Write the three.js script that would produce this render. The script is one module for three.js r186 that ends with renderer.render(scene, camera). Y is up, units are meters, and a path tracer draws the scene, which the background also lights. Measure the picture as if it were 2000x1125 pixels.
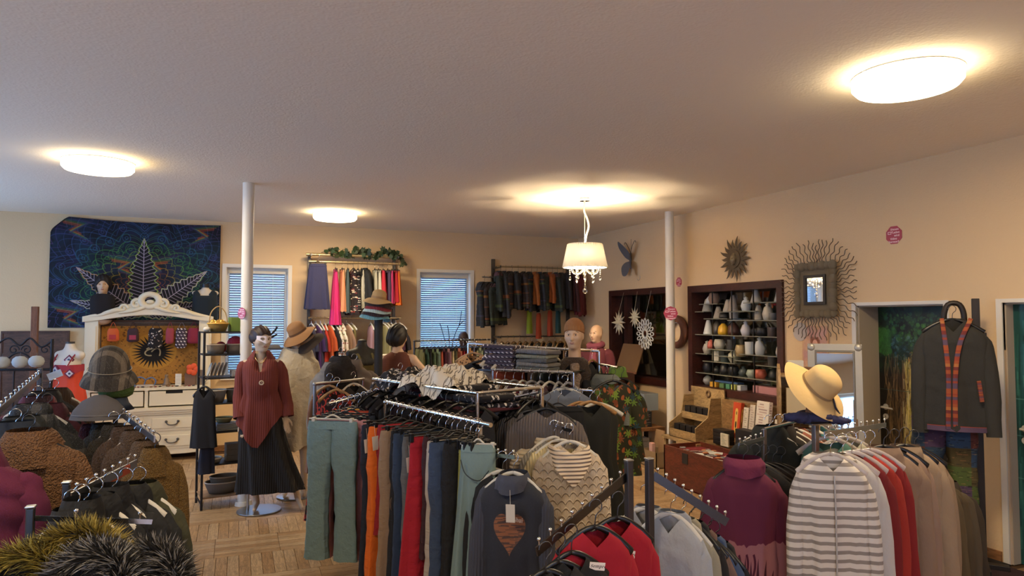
import * as THREE from 'three';
import { RoundedBoxGeometry } from 'three/addons/geometries/RoundedBoxGeometry.js';
import { mergeGeometries } from 'three/addons/utils/BufferGeometryUtils.js';
import { RectAreaLightUniformsLib } from 'three/addons/lights/RectAreaLightUniformsLib.js';

RectAreaLightUniformsLib.init();
const scene = new THREE.Scene();
const V = (x, y, z) => new THREE.Vector3(x, y, z);
const RAD = Math.PI / 180;

// ---------------------------------------------------------------- camera
const FOCAL = 1346, EYE = 1.85, YAW = 21.75 * RAD, PITCH = 2.53 * RAD;
const camera = new THREE.PerspectiveCamera(2 * Math.atan(562.5 / FOCAL) / RAD, 16 / 9, 0.05, 60);
camera.position.set(0, EYE, 0);
camera.rotation.set(PITCH, -YAW, 0, 'YXZ');
scene.add(camera);

// ---------------------------------------------------------------- sky and exposure
scene.background = new THREE.Color().setRGB(0.27, 0.53, 1.0);
scene.backgroundIntensity = 6.0;
const renderer = new THREE.WebGLRenderer({ antialias: true });
renderer.toneMapping = THREE.LinearToneMapping;
renderer.toneMappingExposure = 1.45;
renderer.shadowMap.enabled = true;

// ---------------------------------------------------------------- the room's measures and pixel helpers
const XR = 5.43, ZB = -10.54, HC = 3.22, XL = -4.3, ZF = 2.6;
const FW = V(Math.sin(YAW) * Math.cos(PITCH), Math.sin(PITCH), -Math.cos(YAW) * Math.cos(PITCH));
const RT = V(Math.cos(YAW), 0, Math.sin(YAW)), UP = new THREE.Vector3().crossVectors(RT, FW);
const HF = V(Math.sin(YAW), 0, -Math.cos(YAW));
const ray = (x, y) => FW.clone().addScaledVector(RT, (x - 1000) / FOCAL).addScaledVector(UP, -(y - 562.5) / FOCAL);
const go = (r, t) => V(r.x * t, EYE + r.y * t, r.z * t);
const atH = (x, y, h) => { const r = ray(x, y); return go(r, (h - EYE) / r.y); };         // on a level h
const onR = (x, y, o = 0) => { const r = ray(x, y); return go(r, (XR - o) / r.x); };      // on the right wall
const onB = (x, y, o = 0) => { const r = ray(x, y); return go(r, (ZB + o) / r.z); };      // on the back wall
const atD = (x, y, d) => { const r = ray(x, y); return go(r, d / r.dot(HF)); };           // at a distance ahead

// ---------------------------------------------------------------- random numbers
function rng(seed) { let a = seed >>> 0; return () => { a = (a + 0x6D2B79F5) | 0; let t = Math.imul(a ^ (a >>> 15), 1 | a); t = (t + Math.imul(t ^ (t >>> 7), 61 | t)) ^ t; return ((t ^ (t >>> 14)) >>> 0) / 4294967296; }; }
const R0 = rng(7);
const rr = (a, b, r = R0) => a + (b - a) * r();
const lerp = (a, b, t) => a + (b - a) * t;
const sm = t => { t = Math.min(1, Math.max(0, t)); return t * t * (3 - 2 * t); };

// ---------------------------------------------------------------- textures
function canvasTex(w, h, draw, { repeat, data = false } = {}) {
  const c = document.createElement('canvas'); c.width = w; c.height = h;
  const g = c.getContext('2d'); draw(g, w, h);
  const t = new THREE.CanvasTexture(c); t.wrapS = t.wrapT = THREE.RepeatWrapping;
  if (!data) t.colorSpace = THREE.SRGBColorSpace;
  if (repeat) t.repeat.set(repeat[0], repeat[1]);
  t.magFilter = THREE.LinearFilter; return t;
}
function dataTex(n, f, { repeat, color = false } = {}) {
  const d = new Uint8Array(n * n * 4);
  for (let y = 0; y < n; y++) for (let x = 0; x < n; x++) { const v = f(x / n, y / n), k = (y * n + x) * 4; if (Array.isArray(v)) { d[k] = v[0]; d[k + 1] = v[1]; d[k + 2] = v[2]; } else d[k] = d[k + 1] = d[k + 2] = Math.max(0, Math.min(255, v * 255)); d[k + 3] = 255; }
  const t = new THREE.DataTexture(d, n, n); t.wrapS = t.wrapT = THREE.RepeatWrapping; t.magFilter = THREE.LinearFilter; t.minFilter = THREE.LinearMipmapLinearFilter; t.generateMipmaps = true;
  if (color) t.colorSpace = THREE.SRGBColorSpace; if (repeat) t.repeat.set(repeat[0], repeat[1]); t.needsUpdate = true; return t;
}
// tileable value noise
function tileNoise(n, seed) {
  const r = rng(seed), g = new Float32Array(n * n); for (let i = 0; i < g.length; i++) g[i] = r();
  return (u, v) => { u = (u - Math.floor(u)) * n; v = (v - Math.floor(v)) * n; const x = Math.floor(u), y = Math.floor(v), fx = sm(u - x), fy = sm(v - y), X = (x + 1) % n, Y = (y + 1) % n; return lerp(lerp(g[y % n * n + x % n], g[y % n * n + X], fx), lerp(g[Y * n + x % n], g[Y * n + X], fx), fy); };
}
const nz8 = tileNoise(8, 1), nz16 = tileNoise(16, 2), nz32 = tileNoise(32, 3), nz64 = tileNoise(64, 4);
const fbm = (u, v) => 0.45 * nz8(u, v) + 0.28 * nz16(u, v) + 0.17 * nz32(u, v) + 0.1 * nz64(u, v);
const texWeave = dataTex(128, (u, v) => 0.5 + 0.25 * Math.sin(u * 2 * Math.PI * 24) + 0.25 * Math.sin(v * 2 * Math.PI * 24), { repeat: [12, 12] });
const texCloth = dataTex(256, (u, v) => fbm(u, v), { repeat: [3, 3] });
const texRib = dataTex(128, (u, v) => 0.5 + 0.5 * Math.sin(u * 2 * Math.PI * 10), { repeat: [5, 5] });
const texRibH = dataTex(128, (u, v) => 0.5 + 0.5 * Math.sin(v * 2 * Math.PI * 8), { repeat: [6, 6] });
const texTeddy = dataTex(256, (u, v) => { const n = nz32(u, v), m = nz64(u * 1, v * 1); return 0.65 * n + 0.35 * m; }, { repeat: [6, 6] });
const texCable = dataTex(256, (u, v) => { // scallops
  const row = Math.floor(v * 6), off = row % 2 ? 0.5 : 0, x = ((u * 4 + off) % 1) * 2 - 1, y = (v * 6) % 1; const k = y - 0.55 * (1 - x * x); const rope = Math.abs(k) < 0.18 ? 1 - Math.abs(k) / 0.18 : 0; return 0.25 + 0.65 * rope + 0.1 * Math.sin(u * 2 * Math.PI * 40); }, { repeat: [4.2, 4.2] });
const texPlaster = dataTex(256, (u, v) => 0.5 * nz64(u, v) + 0.3 * nz32(u, v) + 0.2 * nz16(u, v), { repeat: [1.6, 1.6] });
const texWood = dataTex(256, (u, v) => { const g = nz8(u, v * 3) * 0.5 + nz16(u * 1, v * 4) * 0.3 + nz64(u * 0.25, v * 1) * 0.2; const c = 0.80 + 0.32 * (g - 0.5) + 0.07 * Math.sin((v * 18 + g * 5) * 2 * Math.PI); return [255 * Math.min(1, c), 255 * Math.min(1, c * 0.985), 255 * Math.min(1, c * 0.96)]; }, { color: true, repeat: [1, 1] });

// ---------------------------------------------------------------- materials
const cache = new Map();
const memo = (k, f) => { if (!cache.has(k)) cache.set(k, f()); return cache.get(k); };
const GAIN = 0.98, TINT = [1.0, 0.95, 0.88];
const lin = c => { c /= 255; return c <= 0.04045 ? c / 12.92 : Math.pow((c + 0.055) / 1.055, 2.4); };
function C(r, g, b) { return new THREE.Color().setRGB(Math.min(0.86, lin(r) * GAIN / TINT[0] + 0.002), Math.min(0.86, lin(g) * GAIN / TINT[1] + 0.002), Math.min(0.86, lin(b) * GAIN / TINT[2] + 0.002)); }
const keyOf = c => Array.isArray(c) ? c.join(',') : String(c);
const colOf = c => Array.isArray(c) ? C(...c) : new THREE.Color(c);
function mat(c, o = {}) { return memo('m' + keyOf(c) + JSON.stringify(o, (k, v) => v && v.isTexture ? v.uuid : v), () => new THREE.MeshStandardMaterial({ color: colOf(c), roughness: 0.6, side: THREE.DoubleSide, ...o })); }
function phys(c, o = {}) { return memo('p' + keyOf(c) + JSON.stringify(o, (k, v) => v && v.isTexture ? v.uuid : v), () => new THREE.MeshPhysicalMaterial({ color: colOf(c), roughness: 0.4, side: THREE.DoubleSide, ...o })); }
const fab = (c, bump = texWeave, scale = 0.0015, o = {}) => mat(c, { roughness: 0.92, bumpMap: bump, bumpScale: scale, ...o });
const printed = (tex, o = {}) => memo('t' + tex.uuid + JSON.stringify(o), () => new THREE.MeshStandardMaterial({ map: tex, roughness: 0.9, side: THREE.DoubleSide, ...o }));
const chrome = mat(0xd6d8da, { metalness: 1, roughness: 0.1 });
const steel = mat(0xa9abae, { metalness: 1, roughness: 0.28 });
const darkSteel = mat(0x5c5b5c, { metalness: 1, roughness: 0.35 });
const blackMetal = mat(0x17161a, { metalness: 0.3, roughness: 0.5 });
const blackPlastic = mat(0x141416, { roughness: 0.35 });
const whitePlastic = mat(0xcbc7bd, { roughness: 0.45 });
const clearPlastic = phys(0xe8e2e0, { roughness: 0.15, transmission: 0.55, thickness: 0 });
const paper = mat(0xcdc6b8, { roughness: 0.8 });
const wood = (c, o = {}) => mat(c, { roughness: 0.6, map: texWood, ...o });
const crystal = phys(0xffffff, { roughness: 0.02, transmission: 1, thickness: 0.02, ior: 1.55 });

// ---------------------------------------------------------------- geometry helpers
const gBox = (w, h, d) => memo(`b${w},${h},${d}`, () => new THREE.BoxGeometry(w, h, d));
function rBox(w, h, d, r = 0.006, s = 1) { return memo(`r${w},${h},${d},${r},${s}`, () => { const g = new RoundedBoxGeometry(w, h, d, s, Math.min(r, w / 2.02, h / 2.02, d / 2.02)); return g; }); }
const gCyl = (a, b, h, n = 16, open = false) => memo(`c${a},${b},${h},${n},${open}`, () => new THREE.CylinderGeometry(a, b, h, n, 1, open));
const gSph = (r, w = 16, h = 12) => memo(`s${r},${w},${h}`, () => new THREE.SphereGeometry(r, w, h));
const lathe = (pts, n = 24) => new THREE.LatheGeometry(pts.map(p => new THREE.Vector2(p[0], p[1])), n);
const mv = (g, x = 0, y = 0, z = 0, rx = 0, ry = 0, rz = 0, sx = 1, sy = sx, sz = sx) => { const o = g.clone(); o.applyMatrix4(new THREE.Matrix4().compose(V(x, y, z), new THREE.Quaternion().setFromEuler(new THREE.Euler(rx, ry, rz)), V(sx, sy, sz))); return o; };
function join(list) { const gs = list.map(g => { const o = g.index ? g.toNonIndexed() : g.clone(); for (const k of Object.keys(o.attributes)) if (!['position', 'normal', 'uv'].includes(k)) o.deleteAttribute(k); if (!o.attributes.uv) o.setAttribute('uv', new THREE.BufferAttribute(new Float32Array(o.attributes.position.count * 2), 2)); return o; }); return mergeGeometries(gs); }
function rod(a, b, r = 0.012, n = 10) { const d = b.clone().sub(a), L = d.length(); const g = new THREE.CylinderGeometry(r, r, L, n); g.applyQuaternion(new THREE.Quaternion().setFromUnitVectors(V(0, 1, 0), d.normalize())); g.translate((a.x + b.x) / 2, (a.y + b.y) / 2, (a.z + b.z) / 2); return g; }
function bar(a, b, w = 0.02, h = 0.02) { const d = b.clone().sub(a), L = d.length(); const g = new THREE.BoxGeometry(w, h, L); g.applyMatrix4(new THREE.Matrix4().lookAt(b, a, V(0, 1, 0))); g.translate((a.x + b.x) / 2, (a.y + b.y) / 2, (a.z + b.z) / 2); return g; }
const tube = (pts, r, seg = 16, n = 6, closed = false) => new THREE.TubeGeometry(new THREE.CatmullRomCurve3(pts.map(p => Array.isArray(p) ? V(...p) : p), closed), seg, r, n, closed);
function extrude(pts, depth, o = {}) { const s = pts instanceof THREE.Shape ? pts : new THREE.Shape(pts.map(p => new THREE.Vector2(p[0], p[1]))); const g = new THREE.ExtrudeGeometry(s, { depth, bevelEnabled: false, curveSegments: 10, ...o }); return g; }
// spline through key rows [t, a, b, ...]
function keyed(rows, t) { let i = 0; while (i < rows.length - 2 && t > rows[i + 1][0]) i++; const a = rows[i], b = rows[i + 1], k = sm2((t - a[0]) / (b[0] - a[0] || 1)); return a.map((v, j) => lerp(v, b[j], k)); }
const sm2 = t => { t = Math.min(1, Math.max(0, t)); return 0.5 * t + 0.5 * t * t * (3 - 2 * t); };
// a ring-built cloth surface. keys: [y, halfWidth, halfDepth, cx, cz]
function shell(keys, { nr = 16, nc = 28, p = 0.75, folds = 5, amp = 0.01, ph = 0, grow = 1, front = null, hem = null, wave = 0, cap = false, open = 0, crumple = 0 } = {}) {
  const pos = [], uv = [], idx = [], y0 = keys[0][0], y1 = keys[keys.length - 1][0];
  const ks = keys.map(k => [(k[0] - y0) / (y1 - y0), k[0], k[1], k[2], k[3] || 0, k[4] || 0]);
  for (let i = 0; i <= nr; i++) {
    const v = i / nr, [, y, w, d, cx, cz] = keyed(ks, v);
    for (let j = 0; j <= nc; j++) {
      const a = open + (j / nc) * (Math.PI * 2 - 2 * open) + Math.PI / 2, ca = Math.cos(a), sa = Math.sin(a);
      const f = amp * Math.pow(v, grow) * (Math.sin(folds * (a - Math.PI / 2) + ph + 1.3 * Math.sin(2 * a + ph)) + 0.5 * Math.sin((2 * folds + 1) * a + 2.1 * ph + v * 3)) + crumple * (Math.sin(v * 23 + ph * 3 + 2 * Math.sin(a * 2 + ph)) * 0.6 + Math.sin(v * 41 + a * 3 + ph));
      const sx = Math.sign(ca) * Math.pow(Math.abs(ca), p), sz = Math.sign(sa) * Math.pow(Math.abs(sa), p);
      let px = cx + sx * (w + f), pz = cz + sz * (d + f * 1.2), py = y;
      if (front) py += front(sx, sz, v) || 0;
      if (hem) py += hem(sx, sz, a) * Math.pow(v, 1.5);
      if (wave) py += wave * v * v * Math.sin(folds * a + ph);
      pos.push(px, py, pz); uv.push(px + 0.5, py + 1);
    }
  }
  const m = nc + 1;
  for (let i = 0; i < nr; i++) for (let j = 0; j < nc; j++) { const a = i * m + j, b = a + 1, c = a + m, e = c + 1; idx.push(a, b, c, b, e, c); }
  if (cap) { const c0 = pos.length / 3; const k = ks[0]; pos.push(k[4], k[1] + 0.002, k[5]); uv.push(0.5, 1); for (let j = 0; j < nc; j++) idx.push(c0, j + 1, j); }
  const g = new THREE.BufferGeometry(); g.setAttribute('position', new THREE.Float32BufferAttribute(pos, 3)); g.setAttribute('uv', new THREE.Float32BufferAttribute(uv, 2)); g.setIndex(idx); g.computeVertexNormals();
  if (!open) { const n = g.attributes.normal; for (let i = 0; i <= nr; i++) { const a = i * m, b = a + nc; const x = n.getX(a) + n.getX(b), y = n.getY(a) + n.getY(b), z = n.getZ(a) + n.getZ(b), l = Math.hypot(x, y, z) || 1; n.setXYZ(a, x / l, y / l, z / l); n.setXYZ(b, x / l, y / l, z / l); } }
  return g;
}
// a swept tube of changing radius; flat squeezes it front to back
function sweep(pts, rad, { seg = 12, n = 10, flat = 1, wr = 0, ph = 0, cap = false } = {}) {
  const cv = new THREE.CatmullRomCurve3(pts.map(p => Array.isArray(p) ? V(...p) : p)), pos = [], uv = [], idx = [];
  let prev = null;
  for (let i = 0; i <= seg; i++) {
    const t = i / seg, c = cv.getPoint(t), tg = cv.getTangent(t).normalize();
    let bx = prev ? prev.clone().addScaledVector(tg, -prev.dot(tg)) : (Math.abs(tg.x) < 0.9 ? V(1, 0, 0) : V(0, 1, 0)).addScaledVector(tg, -(Math.abs(tg.x) < 0.9 ? tg.x : tg.y)); bx.normalize(); prev = bx.clone();
    const bz = new THREE.Vector3().crossVectors(tg, bx);
    const k = t * (rad.length - 1), q = Math.min(rad.length - 2, Math.floor(k)), r = lerp(rad[q], rad[q + 1], k - q);
    for (let j = 0; j <= n; j++) { const a = j / n * Math.PI * 2, rr2 = r * (1 + wr * (Math.sin(t * 17 + a * 2 + ph) + 0.6 * Math.sin(t * 31 - a + ph))); const P = c.clone().addScaledVector(bx, Math.cos(a) * rr2).addScaledVector(bz, Math.sin(a) * rr2 * flat); pos.push(P.x, P.y, P.z); uv.push(P.x + 0.5, P.y + 1); }
  }
  const m = n + 1;
  for (let i = 0; i < seg; i++) for (let j = 0; j < n; j++) { const a = i * m + j, b = a + 1, c = a + m, e = c + 1; idx.push(a, b, c, b, e, c); }
  if (cap) for (const e of [0, seg]) { const c0 = pos.length / 3, c = cv.getPoint(e / seg); pos.push(c.x, c.y, c.z); uv.push(c.x + 0.5, c.y + 1); for (let j = 0; j < n; j++) e ? idx.push(c0, e * m + j, e * m + j + 1) : idx.push(c0, j + 1, j); }
  const g = new THREE.BufferGeometry(); g.setAttribute('position', new THREE.Float32BufferAttribute(pos, 3)); g.setAttribute('uv', new THREE.Float32BufferAttribute(uv, 2)); g.setIndex(idx); g.computeVertexNormals(); return g;
}
// surface nets over a distance field
function isoMesh(sdf, [x0, y0, z0], [x1, y1, z1], h) {
  const nx = Math.ceil((x1 - x0) / h) + 1, ny = Math.ceil((y1 - y0) / h) + 1, nz = Math.ceil((z1 - z0) / h) + 1, f = new Float32Array(nx * ny * nz), id = (i, j, k) => (k * ny + j) * nx + i;
  for (let k = 0; k < nz; k++) for (let j = 0; j < ny; j++) for (let i = 0; i < nx; i++) f[id(i, j, k)] = sdf(x0 + i * h, y0 + j * h, z0 + k * h);
  const vi = new Int32Array(nx * ny * nz).fill(-1), pos = [], idx = [];
  for (let k = 0; k < nz - 1; k++) for (let j = 0; j < ny - 1; j++) for (let i = 0; i < nx - 1; i++) {
    let m = 0, n = 0, sx = 0, sy = 0, sz = 0; const c = [];
    for (let q = 0; q < 8; q++) { const v = f[id(i + (q & 1), j + (q >> 1 & 1), k + (q >> 2))]; c.push(v); if (v < 0) m++; }
    if (m === 0 || m === 8) continue;
    for (const [a, b] of ISO_EDGES) if ((c[a] < 0) !== (c[b] < 0)) { const t = c[a] / (c[a] - c[b]); sx += (a & 1) + t * ((b & 1) - (a & 1)); sy += (a >> 1 & 1) + t * ((b >> 1 & 1) - (a >> 1 & 1)); sz += (a >> 2) + t * ((b >> 2) - (a >> 2)); n++; }
    vi[id(i, j, k)] = pos.length / 3; pos.push(x0 + (i + sx / n) * h, y0 + (j + sy / n) * h, z0 + (k + sz / n) * h);
  }
  const quad = (a, b, c, d, flip) => { if (a < 0 || b < 0 || c < 0 || d < 0) return; flip ? idx.push(a, c, b, a, d, c) : idx.push(a, b, c, a, c, d); };
  for (let k = 1; k < nz - 1; k++) for (let j = 1; j < ny - 1; j++) for (let i = 1; i < nx - 1; i++) {
    const s = f[id(i, j, k)] < 0;
    if (s !== f[id(i + 1, j, k)] < 0) quad(vi[id(i, j - 1, k - 1)], vi[id(i, j, k - 1)], vi[id(i, j, k)], vi[id(i, j - 1, k)], !s);
    if (s !== f[id(i, j + 1, k)] < 0) quad(vi[id(i - 1, j, k - 1)], vi[id(i, j, k - 1)], vi[id(i, j, k)], vi[id(i - 1, j, k)], s);
    if (s !== f[id(i, j, k + 1)] < 0) quad(vi[id(i - 1, j - 1, k)], vi[id(i, j - 1, k)], vi[id(i, j, k)], vi[id(i - 1, j, k)], !s);
  }
  const g = new THREE.BufferGeometry(); g.setAttribute('position', new THREE.Float32BufferAttribute(pos, 3)); g.setAttribute('uv', new THREE.Float32BufferAttribute(new Float32Array(pos.length / 3 * 2), 2)); g.setIndex(idx); g.computeVertexNormals(); return g;
}
const ISO_EDGES = [[0, 1], [2, 3], [4, 5], [6, 7], [0, 2], [1, 3], [4, 6], [5, 7], [0, 4], [1, 5], [2, 6], [3, 7]];
const smin = (a, b, k) => { const h = Math.max(k - Math.abs(a - b), 0) / k; return Math.min(a, b) - h * h * k * 0.25; };
function capsule(px, py, pz, a, b, ra, rb) { const bx = b[0] - a[0], by = b[1] - a[1], bz = b[2] - a[2], qx = px - a[0], qy = py - a[1], qz = pz - a[2]; const t = Math.min(1, Math.max(0, (qx * bx + qy * by + qz * bz) / (bx * bx + by * by + bz * bz || 1))); return Math.hypot(qx - bx * t, qy - by * t, qz - bz * t) - (ra + (rb - ra) * t); }
const ell = (px, py, pz, c, r) => { const x = (px - c[0]) / r[0], y = (py - c[1]) / r[1], z = (pz - c[2]) / r[2]; const k = Math.hypot(x, y, z); return (k - 1) * Math.min(r[0], r[1], r[2]); };

// ---------------------------------------------------------------- things and parts
const taken = new Map();
function numbered(n) { const k = taken.get(n) || 0; taken.set(n, k + 1); return k ? `${n}_${String(k).padStart(3, '0')}` : n; }
function thing(name, label, category, pos, yaw = 0, group) {
  const o = new THREE.Group(); o.name = numbered(name); scene.add(o);
  if (pos) o.position.copy(Array.isArray(pos) ? V(...pos) : pos); o.rotation.y = yaw; o.userData = { label, category }; if (group) o.userData.group = group; return o;
}
function part(parent, name, geo, m, label) { const o = new THREE.Mesh(geo, m); o.name = name; o.castShadow = o.receiveShadow = true; if (label) o.userData.label = label; parent.add(o); return o; }
function single(name, label, category, geo, m, pos, yaw = 0, group) { const o = new THREE.Mesh(geo, m); o.name = numbered(name); o.castShadow = o.receiveShadow = true; scene.add(o); if (pos) o.position.copy(Array.isArray(pos) ? V(...pos) : pos); o.rotation.y = yaw; o.userData = { label, category }; if (group) o.userData.group = group; return o; }
function struct(name, geo, m, label) { const o = geo ? new THREE.Mesh(geo, m) : new THREE.Group(); o.name = name; o.castShadow = o.receiveShadow = true; scene.add(o); o.userData = { kind: 'structure', label, category: name.split('_')[0] }; return o; }
const parts = (t, name, list, m, label) => list.map(g => part(t, name, g, m, label));
const put = (o, x, y, z, rx = 0, ry = 0, rz = 0) => { o.position.set(x, y, z); o.rotation.set(rx, ry, rz); return o; };
// ================================================================ the room
const wallMat = mat(0xdcbf96, { roughness: 0.9, bumpMap: texPlaster, bumpScale: 0.0015 });
const ceilMat = mat(0xf5ebd8, { roughness: 0.95, bumpMap: texPlaster, bumpScale: 0.0022 });
const whitePaint = mat(0xdfdbd2, { roughness: 0.5 });
const brownFrame = wood(0x4a2018, { roughness: 0.5 });
const bx = (x0, x1, y0, y1, z0, z1) => { const g = new THREE.BoxGeometry(x1 - x0, y1 - y0, z1 - z0); g.translate((x0 + x1) / 2, (y0 + y1) / 2, (z0 + z1) / 2); const p = g.attributes.position, n = g.attributes.normal, u = g.attributes.uv; for (let i = 0; i < p.count; i++) { const ax = Math.abs(n.getX(i)), ay = Math.abs(n.getY(i)); u.setXY(i, ax > 0.5 ? p.getZ(i) : p.getX(i), ay > 0.5 ? p.getZ(i) : p.getY(i)); } return g; };
const TH = 0.3;
// a wall with openings: along = 'x' or 'z'; openings [a0,a1,y0,y1]
function wallGeo(along, fixed0, fixed1, a0, a1, openings) {
  const out = [], add = (p, q, y0, y1) => { if (q - p > 1e-4 && y1 - y0 > 1e-4) out.push(along === 'x' ? bx(p, q, y0, y1, fixed0, fixed1) : bx(fixed0, fixed1, y0, y1, p, q)); };
  let c = a0; for (const [p, q, y0, y1] of openings.slice().sort((m, n) => m[0] - n[0])) { add(c, p, 0, HC); add(p, q, 0, y0); add(p, q, y1, HC); c = q; } add(c, a1, 0, HC); return join(out);
}
// the floor: a slab, and oak blocks laid in bands
const WIN = [[-0.15, 0.69], [2.65, 3.49]], WY = [1.02, 2.58];
const N3 = [-9.45, -7.78, 0.92, 2.28], N4 = [-7.42, -5.76, 0.92, 2.265], DR1 = [-4.84, -3.97, 0, 1.97], DR2 = [-3.50, -2.62, 0, 1.97];
const LWIN = [[-9.7, -7.3], [-6.4, -4.2], [-2.4, -1.0]], FWIN = [[-2.4, -1.5], [1.7, 2.6]];
const floor = struct('floor', bx(XL - TH, XR + TH, -0.15, -0.008, ZB - TH, ZF + TH), mat(0x4b3016, { roughness: 0.8 }), 'warm oak parquet floor laid in alternating bands of blocks');
struct('ceiling', bx(XL - TH, XR + TH, HC, HC + 0.2, ZB - TH, ZF + TH), ceilMat, 'smooth pale ceiling running over the whole shop');
struct('wall_back', wallGeo('x', ZB - TH, ZB, XL - TH, XR + TH, WIN.map(w => [w[0], w[1], WY[0], WY[1]])), wallMat, 'peach painted back wall with two blind covered windows');
const rightWall = struct('wall_right', wallGeo('z', XR, XR + TH, ZB, ZF, [N3, N4, DR1, DR2]), wallMat, 'peach painted wall with two brown framed niches and two doors');
struct('wall_left', wallGeo('z', XL - TH, XL, ZB, ZF, LWIN.map(w => [w[0], w[1], 1.0, 2.6])), wallMat, 'peach painted side wall with daylight windows');
struct('wall_front', wallGeo('x', ZF, ZF + TH, XL - TH, XR + TH, FWIN.map(w => [w[0], w[1], 0.5, 2.6])), wallMat, 'shop front wall with display windows');
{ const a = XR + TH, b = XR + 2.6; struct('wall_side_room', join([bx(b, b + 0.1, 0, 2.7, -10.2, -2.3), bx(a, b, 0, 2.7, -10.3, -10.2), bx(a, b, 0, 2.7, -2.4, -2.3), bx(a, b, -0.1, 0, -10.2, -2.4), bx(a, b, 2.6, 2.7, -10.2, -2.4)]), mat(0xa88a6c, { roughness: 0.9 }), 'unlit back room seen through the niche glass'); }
// planks
{
  const W = 0.082, L = 0.49, tones = [0xcfae84, 0xc39f74, 0xd4b58c, 0xb9946a, 0xc8a57b, 0xceae86].map((c, i) => wood(c, { roughness: 0.42, bumpMap: texWood, bumpScale: 0.0006 }));
  const gz = (() => { const g = rBox(W - 0.003, 0.02, L - 0.003, 0.0016); const o = g.clone(); const u = o.attributes.uv, p = o.attributes.position; for (let i = 0; i < p.count; i++) u.setXY(i, p.getZ(i) * 1.5, p.getX(i) * 3 + 0.5); return o; })();
  const gs = [0, 0.37, 0.71].map(k => { const o = gz.clone(); const u = o.attributes.uv; for (let i = 0; i < u.count; i++) u.setXY(i, u.getX(i) + k, u.getY(i) + k * 1.7); return o; });
  const r = rng(5), list = [];
  for (let zi = -22; zi < 6; zi++) { // bands along x
    const z0 = zi * L;
    if (((zi % 2) + 2) % 2 === 0) for (let x = XL; x < XR; x += W) list.push([x + W / 2, z0 + L / 2, 0]);
    else for (let x = XL - (zi % 4 === 1 || zi % 4 === -3 ? 0 : L / 2); x < XR; x += L) for (let k = 0; k < 6; k++) list.push([x + L / 2, z0 + (k + 0.5) * L / 6, 1]);
  }
  const inRoom = list.filter(p => p[0] > XL && p[0] < XR - 0.02 && p[1] > ZB + 0.02 && p[1] < ZF);
  const score = p => { // where the photograph shows bare floor
    const v = V(p[0], 0, p[1]).sub(V(0, EYE, 0)), d = v.dot(FW), x = 1000 + FOCAL * v.dot(RT) / d, y = 562.5 - FOCAL * v.dot(UP) / d; if (d < 0.5) return 99;
    if (x > 380 && x < 640 && y > 905 && y < 1150) return d; if (x > 1180 && x < 1400 && y > 880 && y < 1000) return d - 3; if (x > 1890 && x < 2000 && y > 1080 && y < 1130) return 1; return 99; };
  const sc = inRoom.map(p => [score(p), p]).sort((a, b) => a[0] - b[0]);
  const rest = [];
  sc.forEach(([s, p], i) => { const g = gs[Math.floor(r() * 3)], t = Math.floor(r() * tones.length); if (s < 90 && i < 300) { const m = part(floor, 'plank', g, tones[t]); m.position.set(p[0], -0.01, p[1]); m.rotation.y = p[2] ? Math.PI / 2 : 0; } else rest.push([g, p, t]); });
  for (let t = 0; t < tones.length; t++) { const l = rest.filter(q => q[2] === t).map(([g, p]) => mv(g, p[0], -0.01, p[1], 0, p[2] ? Math.PI / 2 : 0)); const m = part(floor, 'planks_beyond', join(l), tones[t]); m.userData.kind = 'stuff'; }
}
struct('baseboard_back', bx(XL, XR, 0, 0.08, ZB, ZB + 0.018), wood(0xa9774a), 'light wood skirting board');
struct('baseboard_right', join([bx(XR - 0.018, XR, 0, 0.08, ZB, DR1[0] - 0.06), bx(XR - 0.018, XR, 0, 0.08, DR1[1] + 0.06, DR2[0] - 0.06)]), wood(0xa9774a), 'light wood skirting board between the doors');
// columns
for (const [x, z, l] of [[0.09, -7.43, 'slim white round iron column beside the masked mannequin'], [5.14, -7.43, 'slim white round iron column in front of the niche wall']]) { const c = struct(numbered('column'), null, null, l); c.position.set(x, 0, z); c.userData.category = 'column'; part(c, 'shaft', mv(gCyl(0.056, 0.056, HC, 28), 0, HC / 2, 0), whitePaint); part(c, 'base', mv(gCyl(0.075, 0.08, 0.04, 28), 0, 0.02, 0), whitePaint); }
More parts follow.
